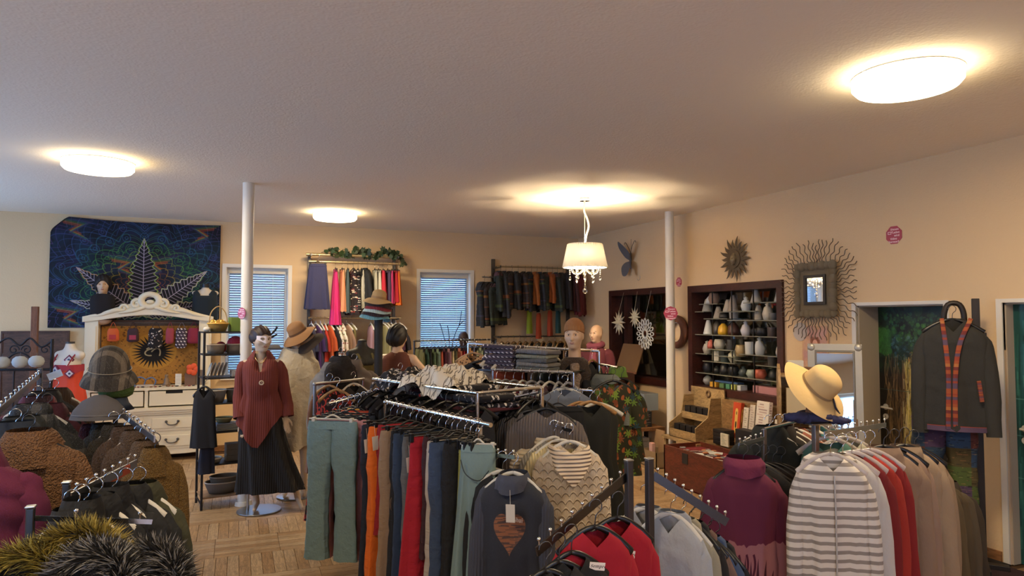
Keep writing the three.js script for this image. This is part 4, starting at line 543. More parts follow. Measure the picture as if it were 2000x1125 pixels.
const handGeo = (() => { // palm hanging down from the wrist at 0, fingers towards -y, thumb towards +x
  const B = [[[0, 0.02, 0], [0, -0.03, 0], 0.026, 0.028], [[-0.016, -0.05, 0], [-0.02, -0.085, 0.002], 0.018, 0.015], [[0.012, -0.05, 0], [0.018, -0.085, 0.002], 0.019, 0.015]];
  const F = [[0.026, 0.066], [0.009, 0.078], [-0.009, 0.072], [-0.026, 0.056]];
  return isoMesh((x, y, z) => { let d = 9; for (const b of B) d = smin(d, capsule(x, y, z * 1.5, ...b), 0.02); for (const [fx, L] of F) { let q = capsule(x, y, z, [fx, -0.078, 0.002], [fx * 1.1, -0.085 - L * 0.5, 0.008], 0.0095, 0.0085); q = Math.min(q, capsule(x, y, z, [fx * 1.1, -0.085 - L * 0.5, 0.008], [fx * 1.05, -0.085 - L, 0.022], 0.0085, 0.007)); d = smin(d, q, 0.006); } d = smin(d, capsule(x, y, z, [0.024, -0.025, 0.006], [0.05, -0.062, 0.018], 0.0125, 0.0105), 0.012); d = smin(d, capsule(x, y, z, [0.05, -0.062, 0.018], [0.052, -0.092, 0.026], 0.0105, 0.008), 0.004); return d; }, [-0.06, -0.19, -0.045], [0.08, 0.05, 0.055], 0.004);
})();
function alignHand(w, e, twist = 0, s = 1, mirror = 1) { const d = V(...w).sub(V(...e)).normalize(); const q = new THREE.Quaternion().setFromUnitVectors(V(0, -1, 0), d); const g = handGeo.clone(); if (mirror < 0) { g.scale(-1, 1, 1); const ix = g.index.array; for (let i = 0; i < ix.length; i += 3) { const t = ix[i]; ix[i] = ix[i + 1]; ix[i + 1] = t; } g.computeVertexNormals(); } g.rotateY(twist); g.scale(s, s, s); g.applyQuaternion(q); g.translate(...w); return g; }
function bodyGeo(j, h = 0.014) { // j: joints of a pose
  const L = j, caps = [];
  const c = (a, b, ra, rb) => { if (L[a] && L[b]) caps.push([L[a], L[b], ra, rb]); };
  for (const s of ['l', 'r']) { c(s + 'sh', s + 'el', 0.046, 0.036); c(s + 'el', s + 'wr', 0.036, 0.024); c(s + 'hip', s + 'kn', 0.08, 0.052); c(s + 'kn', s + 'an', 0.053, 0.032); if (L[s + 'an'] && L[s + 'toe']) { caps.push([[L[s + 'an'][0], L[s + 'an'][1] - 0.03, L[s + 'an'][2] - 0.02], L[s + 'toe'], 0.03, 0.022]); } }
  const sdf = (x, y, z) => { let d = ell(x, y, z, [0, 1.29, -0.005], [0.145, 0.17, 0.095]); d = smin(d, ell(x, y, z, [0, 1.1, 0], [0.115, 0.15, 0.08]), 0.08); d = smin(d, ell(x, y, z, [0, 0.95, -0.005], [0.16, 0.13, 0.105]), 0.08); for (const s of [-1, 1]) { d = smin(d, ell(x, y, z, [s * 0.07, 1.29, 0.075], [0.058, 0.06, 0.05]), 0.04); d = smin(d, capsule(x, y, z, [0, 1.425, -0.02], [s * 0.155, 1.405, -0.01], 0.05, 0.05), 0.05); } d = smin(d, capsule(x, y, z, [0, 1.4, -0.02], [0, 1.5, -0.012], 0.062, 0.048), 0.05); for (const k of caps) d = smin(d, capsule(x, y, z, ...k), 0.035); return d; };
  const pts = Object.values(L), lo = [-0.22, 0.8, -0.16], hi = [0.22, 1.56, 0.18]; for (const p of pts) for (let k = 0; k < 3; k++) { lo[k] = Math.min(lo[k], p[k] - 0.1); hi[k] = Math.max(hi[k], p[k] + 0.1); }
  lo[1] = Math.max(lo[1], -0.03); return isoMesh(sdf, lo, hi, h);
}
const skinM = mat([206, 166, 130], { roughness: 0.4 }), paleSkin = mat([198, 172, 144], { roughness: 0.45 });
function addHead(t, at, turn, { skin = skinM, tilt = 0, face = true, lips = [150, 70, 62], s = 1 } = {}) {
  const h = part(t, 'head', headGeo, skin); h.position.set(...at); h.rotation.set(tilt, turn, 0, 'YXZ'); h.scale.setScalar(s);
  if (face) { part(h, 'eyes', eyeWhite, mat(0xe8e2da, { roughness: 0.2 })); part(h, 'irises', eyeDark, mat(0x2a2320, { roughness: 0.2 })); part(h, 'eyebrows', browGeo, mat(0x3a2a20)); part(h, 'lips', lipGeo, mat(lips, { roughness: 0.5 })); }
  return h;
}
const hairCap = (lo, m = 0.016) => isoMesh((x, y, z) => { let d = ell(x, y, z, [0, 0.03, -0.018], [0.078 + m, 0.1 + m, 0.1 + m]); d = smin(d, ell(x, y, z, [0, lo, -0.06], [0.082 + m, 0.07, 0.05 + m]), 0.05) + 0.003 * Math.sin(x * 150 + y * 40) ; const fc = ell(x, y, z, [0, -0.06, 0.11], [0.078, 0.115, 0.1]); return Math.max(d, -fc); }, [-0.13, -0.22, -0.18], [0.13, 0.17, 0.13], 0.0075);
// ---- the masked mannequin in rust red and black
{
  const p = atH(506, 999, 0); const t = thing('mannequin', 'masked mannequin in a rust red pointed jacket and long black skirt', 'mannequin', [p.x, 0, p.z - 0.02], FACE + 0.22);
  const J = { lsh: [0.175, 1.4, -0.01], lel: [0.24, 1.13, -0.03], lwr: [0.27, 0.9, 0.03], rsh: [-0.175, 1.4, -0.01], rel: [-0.205, 1.12, -0.02], rwr: [-0.17, 0.88, 0.07], lhip: [0.09, 0.93, 0], lkn: [0.24, 0.5, 0.02], lan: [0.4, 0.13, -0.04], ltoe: [0.46, 0.03, 0.09], rhip: [-0.085, 0.93, 0], rkn: [-0.07, 0.49, 0.03], ran: [-0.03, 0.1, 0.0], rtoe: [-0.03, 0.045, 0.15] };
  part(t, 'body', join([bodyGeo(J), alignHand(J.rwr, J.rel, -0.6, 1, -1), alignHand(J.lwr, J.lel, 0.6, 1, 1)]), paleSkin).scale.set(0.87, 0.995, 0.87);
  const hd = addHead(t, [0.005, 1.645, 0.02], 0.5, { skin: paleSkin });
  part(hd, 'hair', hairCap(0.03, 0.01), mat(0x2c1c18, { roughness: 0.55 }), 'short dark brown hair');
  const mk = (() => { const pos = [], idx = [], n = 28, m = 8; for (let i = 0; i <= n; i++) for (let k = 0; k <= m; k++) { const a = (i / n - 0.5) * 2.35, v = k / m - 0.5, x = Math.sin(a) * 0.079, z = Math.cos(a) * 0.09 + 0.012 + 0.012 * Math.exp(-a * a * 18), y = 0.004 + v * (0.066 - 0.02 * Math.abs(a)) + 0.012 * Math.abs(a) - (v < 0 ? 0.012 * Math.cos(a * 3) * v * -1 : 0); pos.push(x, y, z); } for (let i = 0; i < n; i++) for (let k = 0; k < m; k++) { const a = (i + 0.5) / n * 2 - 1, v = (k + 0.5) / m - 0.5; if (Math.hypot((Math.abs(a) - 0.36) / 0.2, (v - 0.02) / 0.22) < 1) continue; const q = i * (m + 1) + k; idx.push(q, q + m + 1, q + 1, q + 1, q + m + 1, q + m + 2); } const g = new THREE.BufferGeometry(); g.setAttribute('position', new THREE.Float32BufferAttribute(pos, 3)); g.setAttribute('uv', new THREE.Float32BufferAttribute(new Float32Array(pos.length / 3 * 2), 2)); g.setIndex(idx); g.computeVertexNormals(); return g; })();
  const mm = part(hd, 'mask', mk, mat([236, 218, 208], { roughness: 0.4 }), 'pale carnival eye mask with dark edging'); mm.position.z = 0.004;
  part(hd, 'feather', join([tube([[0.06, 0.04, 0.06], [0.1, 0.08, 0.05], [0.13, 0.13, 0.03]], 0.004, 8, 5), mv(gSph(0.02, 10, 8), 0.105, 0.085, 0.045, 0, 0, -0.7, 0.5, 2.6, 0.5), mv(gSph(0.02, 10, 8), 0.085, 0.03, 0.06, 0, 0, -1.1, 0.5, 2.4, 0.5)]), mat(0x16151c, { roughness: 0.8 }), 'black feather trim on the mask');
  const rust = fab([108, 44, 36], texRib, 0.002);
  part(t, 'jacket', shell([[1.475, 0.07, 0.065], [1.46, 0.105, 0.085], [1.43, 0.155, 0.105], [1.36, 0.17, 0.125], [1.2, 0.165, 0.14], [1.05, 0.155, 0.125], [0.86, 0.19, 0.15], [0.62, 0.215, 0.175]], { nr: 28, nc: 44, folds: 5, amp: 0.014, ph: 1.2, front: (sx, sz, v) => v < 0.16 && sz > 0 ? -0.17 * (1 - Math.min(1, Math.abs(sx) * 2.2)) * (1 - v / 0.16) : 0, hem: (sx, sz) => 0.30 * Math.abs(sx + 0.1) - 0.02 }), rust, 'rust red pointed jacket');
  part(t, 'sleeve', sweep([[0.11, 1.425, -0.01], [0.155, 1.385, -0.01], [0.215, 1.13, -0.03], [0.255, 0.9, 0.03]], [0.03, 0.065, 0.06, 0.062], { seg: 14, n: 12, wr: 0.05 }), rust);
  part(t, 'sleeve', sweep([[-0.11, 1.425, -0.01], [-0.155, 1.385, -0.01], [-0.195, 1.12, -0.02], [-0.175, 0.9, 0.06]], [0.03, 0.065, 0.06, 0.068], { seg: 14, n: 12, wr: 0.05, ph: 2 }), rust);
  part(t, 'collar', shell([[1.54, 0.075, 0.07], [1.5, 0.1, 0.085], [1.46, 0.13, 0.1]], { nr: 5, nc: 28, open: 0.55, amp: 0.004, front: (sx, sz, v) => sz > 0 ? -0.1 * sz * v : 0 }), rust);
  part(t, 'button', join([mv(new THREE.TorusGeometry(0.018, 0.006, 8, 18), 0.025, 1.24, 0.162), mv(gCyl(0.006, 0.006, 0.006, 8), 0.025, 1.24, 0.16, Math.PI / 2)]), mat([190, 170, 140], { roughness: 0.3 }), 'pale ring button');
  part(t, 'skirt', shell([[1.02, 0.15, 0.115], [0.9, 0.19, 0.14], [0.7, 0.21, 0.15, 0.02], [0.45, 0.25, 0.17, 0.06], [0.2, 0.31, 0.19, 0.1]], { nr: 22, nc: 60, folds: 9, amp: 0.02, ph: 0.4 }), fab([22, 21, 22], texRib, 0.003), 'long black pleated skirt');
  part(t, 'necklace', tube([[-0.06, 1.49, 0.05], [-0.03, 1.45, 0.085], [0.01, 1.42, 0.1], [0.04, 1.45, 0.085], [0.06, 1.49, 0.05]], 0.004, 20, 6), mat([190, 160, 110], { metalness: 0.8, roughness: 0.3 }));
  const st = part(t, 'stand', lathe([[0, 0.016], [0.2, 0.016], [0.205, 0.012], [0.205, 0], [0, 0]], 40), mat(0x8f9092, { metalness: 0.9, roughness: 0.3 }), 'round steel base plate'); part(st, 'support_rod', rod(V(-0.1, 0.01, 0.02), V(-0.1, 0.85, -0.02), 0.012, 10), steel);
}
// ---- hats
function brimHat(R, r, H, { droop = 0.04, wave = 0.02, ph = 0, dome = 0.45, flat = 1, dent = 0 } = {}) { // one surface of crown and brim
  const pos = [], uv = [], idx = [], n = 48, prof = []; for (let i = 0; i <= 9; i++) { const a = i / 9 * Math.PI / 2; prof.push([r * 0.94 * Math.sin(a), H - H * dome * (1 - Math.cos(a)), 0]); } for (let i = 1; i <= 3; i++) prof.push([r * (0.94 + 0.06 * i / 3), H * (1 - dome) * (1 - i / 3), 0]); for (let i = 1; i <= 7; i++) { const k = i / 7; prof.push([lerp(r, R, k), -droop * k * k, k]); }
  for (const [q, y, k] of prof) for (let j = 0; j <= n; j++) { const a = j / n * Math.PI * 2; pos.push(Math.cos(a) * q, y + k * k * wave * (Math.sin(2 * a + ph) + 0.6 * Math.sin(3 * a + 2 * ph)) - (k === 0 ? dent * Math.exp(-Math.pow(q / (r * 0.45), 2)) : 0), Math.sin(a) * q * flat); uv.push(Math.cos(a) * q + 0.5, Math.sin(a) * q + 0.5); }
  for (let i = 0; i < prof.length - 1; i++) for (let j = 0; j < n; j++) { const a = i * (n + 1) + j; idx.push(a, a + 1, a + n + 1, a + 1, a + n + 2, a + n + 1); }
  const g = new THREE.BufferGeometry(); g.setAttribute('position', new THREE.Float32BufferAttribute(pos, 3)); g.setAttribute('uv', new THREE.Float32BufferAttribute(uv, 2)); g.setIndex(idx); g.computeVertexNormals(); return g;
}
function hatBand(r, h = 0.022) { return mv(gCyl(r * 1.012, r * 1.02, h, 40, true), 0, h / 2 + 0.002, 0); }
// ---- the mannequin in a cream poncho behind it
{
  const p = atD(577, 880, 7.25); const t = thing('mannequin', 'mannequin wrapped in a cream poncho behind the masked one', 'mannequin', [p.x, 0, p.z], FACE + 0.25);
  const J = { lsh: [0.175, 1.4, -0.01], lel: [0.21, 1.12, 0.02], lwr: [0.16, 0.95, 0.16], rsh: [-0.175, 1.4, -0.01], rel: [-0.2, 1.12, 0], rwr: [-0.19, 0.88, 0.05], lhip: [0.09, 0.93, 0], lkn: [0.1, 0.5, 0.03], lan: [0.1, 0.1, 0], ltoe: [0.11, 0.04, 0.14], rhip: [-0.09, 0.93, 0], rkn: [-0.1, 0.5, 0.02], ran: [-0.1, 0.1, 0], rtoe: [-0.11, 0.04, 0.14] };
  part(t, 'body', bodyGeo(J, 0.018), paleSkin).scale.set(0.88, 0.995, 0.88); const hd = addHead(t, [0, 1.645, 0.01], 0.2, { skin: paleSkin });
  const cream = fab([204, 188, 158], texCloth, 0.012);
  part(t, 'poncho', shell([[1.5, 0.08, 0.085], [1.46, 0.14, 0.115], [1.4, 0.215, 0.14], [1.2, 0.26, 0.18], [0.9, 0.29, 0.2], [0.5, 0.3, 0.21]], { nr: 26, nc: 48, folds: 8, amp: 0.03, ph: 2, hem: (sx) => 0.12 * Math.abs(sx) }), cream);
  part(t, 'hood', shell([[1.57, 0.1, 0.1, 0, 0], [1.52, 0.15, 0.14, 0, -0.01], [1.45, 0.17, 0.16, 0, 0], [1.38, 0.19, 0.17, 0, 0.01]], { nr: 9, nc: 32, folds: 3, amp: 0.018, ph: 1, front: (sx, sz, v) => sz > 0 ? -0.12 * sz * (0.3 + v) : 0 }), cream);
  part(t, 'stand', lathe([[0, 0.016], [0.18, 0.016], [0.185, 0], [0, 0]], 32), steel);
  const hat = thing('felt_hat', 'tan felt hat with a wide turned brim on the poncho mannequin', 'hat', [p.x + 0.02, 1.68, p.z + 0.02], FACE + 0.25); const g = part(hat, 'crown', brimHat(0.19, 0.095, 0.125, { droop: 0.05, wave: 0.02, ph: 0.6 }), mat([168, 124, 82], { roughness: 0.95, bumpMap: texCloth, bumpScale: 0.002 })); g.rotation.set(0.25, 0, 0.5); part(g, 'band', hatBand(0.095), mat([110, 78, 52])); g.position.set(-0.01, 0.02, 0.02);
  const h2 = thing('straw_hat', 'dark lined hat with fraying straw brim under the tan felt hat', 'hat', [p.x + 0.1, 1.62, p.z + 0.06], FACE + 0.25); const g2 = part(h2, 'crown', brimHat(0.165, 0.09, 0.1, { droop: 0.06, wave: 0.03, ph: 2.2 }), mat([64, 52, 42], { roughness: 0.95 })); g2.rotation.set(0.2, 0, 0.62); part(g2, 'band', hatBand(0.09), mat([150, 120, 90]));
}
// ---- the mannequin seen from behind in a brown dress
{
  const p = atD(777, 800, 7.6); const t = thing('mannequin', 'mannequin seen from behind in a rust brown sleeveless dress', 'mannequin', [p.x, 0, p.z], FACE + Math.PI - 0.15);
  const J = { lsh: [0.175, 1.4, -0.01], lel: [0.21, 1.13, 0.02], lwr: [0.19, 0.9, 0.06], rsh: [-0.175, 1.4, -0.01], rel: [-0.33, 1.24, 0.0], rwr: [-0.47, 1.1, -0.04], lhip: [0.09, 0.93, 0], lkn: [0.1, 0.5, 0.03], lan: [0.1, 0.1, 0], ltoe: [0.11, 0.04, 0.14], rhip: [-0.09, 0.93, 0], rkn: [-0.1, 0.5, 0.02], ran: [-0.1, 0.1, 0], rtoe: [-0.11, 0.04, 0.14] };
  part(t, 'body', join([bodyGeo(J, 0.016), alignHand(J.rwr, J.rel, 0.3, 1, -1), alignHand(J.lwr, J.lel, 0.4)]), skinM); const hd = addHead(t, [0, 1.645, 0.0], -0.35);
  part(hd, 'hair', hairCap(-0.03, 0.02), mat(0x18110f, { roughness: 0.5 }), 'chin length black hair');
  part(t, 'dress', shell([[1.485, 0.075, 0.07], [1.46, 0.13, 0.1], [1.42, 0.165, 0.125], [1.3, 0.175, 0.145], [1.1, 0.15, 0.125], [0.92, 0.18, 0.135], [0.45, 0.23, 0.17]], { nr: 24, nc: 40, folds: 6, amp: 0.012, ph: 1 }), fab([98, 50, 30], texCloth, 0.003)); part(t, 'zip', tube([[0.004, 1.47, -0.1], [0.004, 1.3, -0.13], [0.004, 1.12, -0.125]], 0.003, 8, 4), mat([150, 120, 90]));
  part(t, 'stand', lathe([[0, 0.016], [0.18, 0.016], [0.185, 0], [0, 0]], 32), steel);
}
// ---- dress forms, torso only
const torsoGeo = isoMesh((x, y, z) => { let d = ell(x, y, z, [0, -0.16, -0.005], [0.145, 0.16, 0.095]); d = smin(d, ell(x, y, z, [0, -0.35, 0], [0.115, 0.15, 0.082]), 0.08); d = smin(d, ell(x, y, z, [0, -0.5, -0.005], [0.16, 0.13, 0.105]), 0.08); for (const s of [-1, 1]) { d = smin(d, ell(x, y, z, [s * 0.07, -0.16, 0.075], [0.06, 0.06, 0.05]), 0.04); d = smin(d, capsule(x, y, z, [0, -0.025, -0.02], [s * 0.15, -0.05, -0.01], 0.05, 0.05), 0.05); } d = smin(d, capsule(x, y, z, [0, -0.05, -0.02], [0, 0.08, -0.01], 0.06, 0.048), 0.05); return Math.max(d, y - 0.09); }, [-0.22, -0.68, -0.15], [0.22, 0.12, 0.16], 0.013);
{ // olive dress on a black form
  const p = atD(707, 800, 7.9); const t = thing('dress_form', 'black dress form in an olive pinafore dress beside the hat stand', 'dress form', [p.x, 0, p.z], FACE + 0.75); const b = part(t, 'torso', torsoGeo, mat(0x131315, { roughness: 0.6 })); b.position.y = 1.5; part(b, 'neck_cap', mv(gSph(0.05, 14, 10), 0, 0.09, -0.01, 0, 0, 0, 1, 0.5, 1), mat(0x1d1d22)); part(t, 'pole', rod(V(0, 0.02, 0), V(0, 0.95, 0), 0.018, 10), steel); part(t, 'base', lathe([[0, 0.03], [0.16, 0.02], [0.17, 0], [0, 0]], 28), steel);
  const olive = fab([98, 88, 50], texCloth, 0.004); part(t, 'dress', shell([[1.32, 0.155, 0.13], [1.2, 0.14, 0.105], [1.1, 0.135, 0.1], [1.05, 0.165, 0.125], [0.45, 0.25, 0.19]], { nr: 20, nc: 44, folds: 9, amp: 0.018, ph: 1 }), olive); for (const s of [-1, 1]) part(t, 'strap', sweep([[s * 0.08, 1.31, 0.13], [s * 0.09, 1.43, 0.07], [s * 0.09, 1.475, -0.01], [s * 0.08, 1.4, -0.1], [s * 0.07, 1.3, -0.11]], [0.02, 0.018, 0.016, 0.018, 0.02], { seg: 14, n: 8, flat: 0.4 }), olive); part(t, 'belt', shell([[1.12, 0.139, 0.105], [1.08, 0.142, 0.108]], { nr: 1, nc: 30, amp: 0 }), fab([120, 108, 66]));
}
{ // orange crochet dress on a white form
  const p = atD(132, 800, 8.3); const t = thing('dress_form', 'white dress form in an orange dress with crochet squares', 'dress form', [p.x, 0, p.z], FACE - 0.2); const b = part(t, 'torso', torsoGeo, mat([214, 200, 182], { roughness: 0.7, bumpMap: texWeave, bumpScale: 0.001 })); b.position.y = 1.46; part(b, 'neck_cap', mv(gCyl(0.05, 0.05, 0.02, 20), 0, 0.1, -0.01), mat(0x3a3735, { roughness: 0.4 })); part(t, 'pole', rod(V(0, 0.02, 0), V(0, 0.9, 0), 0.018, 10), darkSteel); part(t, 'base', lathe([[0, 0.03], [0.16, 0.02], [0.17, 0], [0, 0]], 28), darkSteel);
  const or = fab([206, 70, 46], texCloth, 0.004), pk = fab([186, 60, 74], texWeave, 0.003); part(t, 'skirt', shell([[1.24, 0.155, 0.135], [1.15, 0.145, 0.115], [0.95, 0.185, 0.145], [0.35, 0.26, 0.2]], { nr: 20, nc: 56, folds: 11, amp: 0.016, ph: 1 }), or); part(t, 'bodice', shell([[1.3, 0.16, 0.132], [1.22, 0.158, 0.138]], { nr: 4, nc: 36, amp: 0, hem: (sx, sz) => sz > 0 ? -0.02 * Math.cos(sx * 6) : 0 }), pk);
  for (const s of [-1, 1]) part(t, 'strap', tube([[s * 0.1, 1.29, 0.12], [s * 0.12, 1.4, 0.06], [s * 0.12, 1.44, -0.01], [s * 0.1, 1.36, -0.09]], 0.008, 14, 6), pk);
  for (const [x, y, z, r, s] of [[-0.045, 1.235, 0.142, 0.785, 1], [0.085, 1.36, 0.085, 0.785, 0.85], [0.12, 1.2, 0.11, 0.785, 0.8]]) { const q = part(t, 'crochet_square', mv(gBox(0.1 * s, 0.1 * s, 0.008), 0, 0, 0, 0, 0, r), fab([120, 40, 70]), 'crochet square in plum, white and blue'); q.position.set(x, y, z); q.rotation.y = x * 4; part(q, 'inner_square', mv(gBox(0.068 * s, 0.068 * s, 0.006), 0, 0, 0.005, 0, 0, r), fab([222, 214, 216])); part(q, 'centre', mv(gCyl(0.016 * s, 0.016 * s, 0.006, 12), 0, 0, 0.009, Math.PI / 2), fab([70, 84, 120])); }
}
{ // the mannequin in crimson in the corner
  const p = atD(1165, 800, 9.3); const t = thing('mannequin', 'bald mannequin in a crimson cardigan and scarf in the corner', 'mannequin', [p.x, 0, p.z], FACE - 0.75);
  const J = { lsh: [0.175, 1.4, -0.01], lel: [0.23, 1.13, 0.0], lwr: [0.24, 0.9, 0.05], rsh: [-0.175, 1.4, -0.01], rel: [-0.22, 1.13, 0], rwr: [-0.22, 0.9, 0.05], lhip: [0.09, 0.93, 0], lkn: [0.1, 0.5, 0.03], lan: [0.1, 0.1, 0], rhip: [-0.09, 0.93, 0], rkn: [-0.1, 0.5, 0.02], ran: [-0.1, 0.1, 0] };
  part(t, 'body', bodyGeo(J, 0.018), skinM).scale.set(0.86, 0.99, 0.86); addHead(t, [0, 1.645, 0], 0); const cr = fab([80, 22, 30], texCloth, 0.004);
  part(t, 'cardigan', shell([[1.47, 0.08, 0.07], [1.43, 0.17, 0.1], [1.35, 0.2, 0.125], [1.1, 0.19, 0.13], [0.6, 0.24, 0.18]], { nr: 18, nc: 36, folds: 5, amp: 0.012 }), cr); for (const s of [-1, 1]) part(t, 'sleeve', sweep([[s * 0.15, 1.41, -0.01], [s * 0.2, 1.36, -0.01], [s * 0.24, 1.12, 0], [s * 0.245, 0.92, 0.05]], [0.05, 0.075, 0.06, 0.05], { wr: 0.05 }), cr);
  part(t, 'scarf', join([mv(new THREE.TorusGeometry(0.085, 0.045, 10, 24), 0, 1.49, 0.01, Math.PI / 2 + 0.2), sweep([[0.03, 1.47, 0.1], [0.05, 1.3, 0.15], [0.06, 1.05, 0.15]], [0.05, 0.055, 0.06], { flat: 0.4, wr: 0.08 })]), fab([112, 48, 60], texCloth, 0.005)); part(t, 'stand', lathe([[0, 0.016], [0.18, 0.016], [0.185, 0], [0, 0]], 32), steel);
}
{ // the beanie bust on the double rack
  const p = atD(1121, 655, 6.05); const t = thing('bust', 'painted head bust in a ribbed camel beanie with a fur shawl', 'bust', [p.x, p.y, p.z], FACE - 0.3); const h = addHead(t, [0, 0.0, 0], 0, { s: 1.02, lips: [150, 84, 70] });
  part(t, 'beanie', isoMesh((x, y, z) => { const d = ell(x, y, z, [0, 0.05, -0.018], [0.09, 0.105, 0.108]) + 0.0016 * Math.sin(Math.atan2(x, z) * 60); return Math.max(d, -(y - 0.02 - (z > 0 ? z * 0.28 : 0) + (z < 0 ? -z * 0.45 : 0))); }, [-0.12, -0.09, -0.15], [0.12, 0.18, 0.13], 0.006), fab([150, 98, 56], texRib, 0.004), 'ribbed camel beanie'); part(t, 'cuff', shell([[0.068, 0.088, 0.105, 0, -0.015], [0.024, 0.09, 0.107, 0, -0.012]], { nr: 2, nc: 36, p: 1, amp: 0, front: (sx, sz) => sz * 0.024 }), fab([156, 104, 60], texRib, 0.004));
  part(t, 'neck_base', lathe([[0, -0.19], [0.06, -0.19], [0.1, -0.23], [0.13, -0.3], [0, -0.3]], 28), mat(0x1c1a1b));
  part(t, 'fur_shawl', shell([[-0.19, 0.075, 0.07], [-0.22, 0.12, 0.1], [-0.32, 0.15, 0.125], [-0.5, 0.11, 0.1]], { nr: 12, nc: 30, folds: 4, amp: 0.02 }), fab([74, 58, 46], texTeddy, 0.02), 'brown and cream fur shawl');
  part(t, 'fur_tail', sweep([[0.03, -0.24, 0.12], [0.045, -0.36, 0.15], [0.04, -0.5, 0.14]], [0.035, 0.045, 0.025], { wr: 0.12 }), fab([168, 140, 116], texTeddy, 0.02));
}
// ---- the tall hat stand with sun hats
{
  const p = atD(738, 800, 7.35); const t = thing('hat_stand', 'tall black hat stand behind the olive dress', 'hat stand', [p.x, 0, p.z]); part(t, 'pole', rod(V(0, 0.02, 0), V(0, 1.92, 0), 0.045, 16), mat(0x18171a, { roughness: 0.6 })); part(t, 'base', lathe([[0, 0.03], [0.12, 0.02], [0.13, 0], [0, 0]], 28), blackMetal);
  [[0.0, [104, 150, 156], 'pale turquoise'], [0.03, [46, 30, 36], 'dark plum'], [0.058, [176, 196, 190], 'mint white'], [0.085, [128, 40, 46], 'cherry red'], [0.112, [50, 34, 36], 'black brown']].forEach(([dy, c, w], i) => { const h = thing('sun_hat', `${w} wide brimmed sun hat in the pile on the hat stand`, 'hat', [p.x + 0.01 * i - 0.03, 1.93 + dy, p.z], FACE + i * 0.3, 'sun hats on the hat stand'); const g = part(h, 'crown', brimHat(0.165 - i * 0.007, 0.075, 0.02, { droop: 0.085, wave: 0.014, ph: 0.4 }), fab(c, texRib, 0.002)); g.rotation.z = -0.14; });
  const h = thing('sun_hat', 'natural straw sun hat on top of the pile on the hat stand', 'hat', [p.x, 2.06, p.z], FACE); const g = part(h, 'crown', brimHat(0.165, 0.08, 0.1, { droop: 0.05, wave: 0.016, ph: 0.4 }), mat([196, 158, 104], { roughness: 0.9, bumpMap: texWeave, bumpScale: 0.002 })); g.rotation.z = -0.16; part(g, 'band', hatBand(0.08), mat([168, 128, 78]));
}
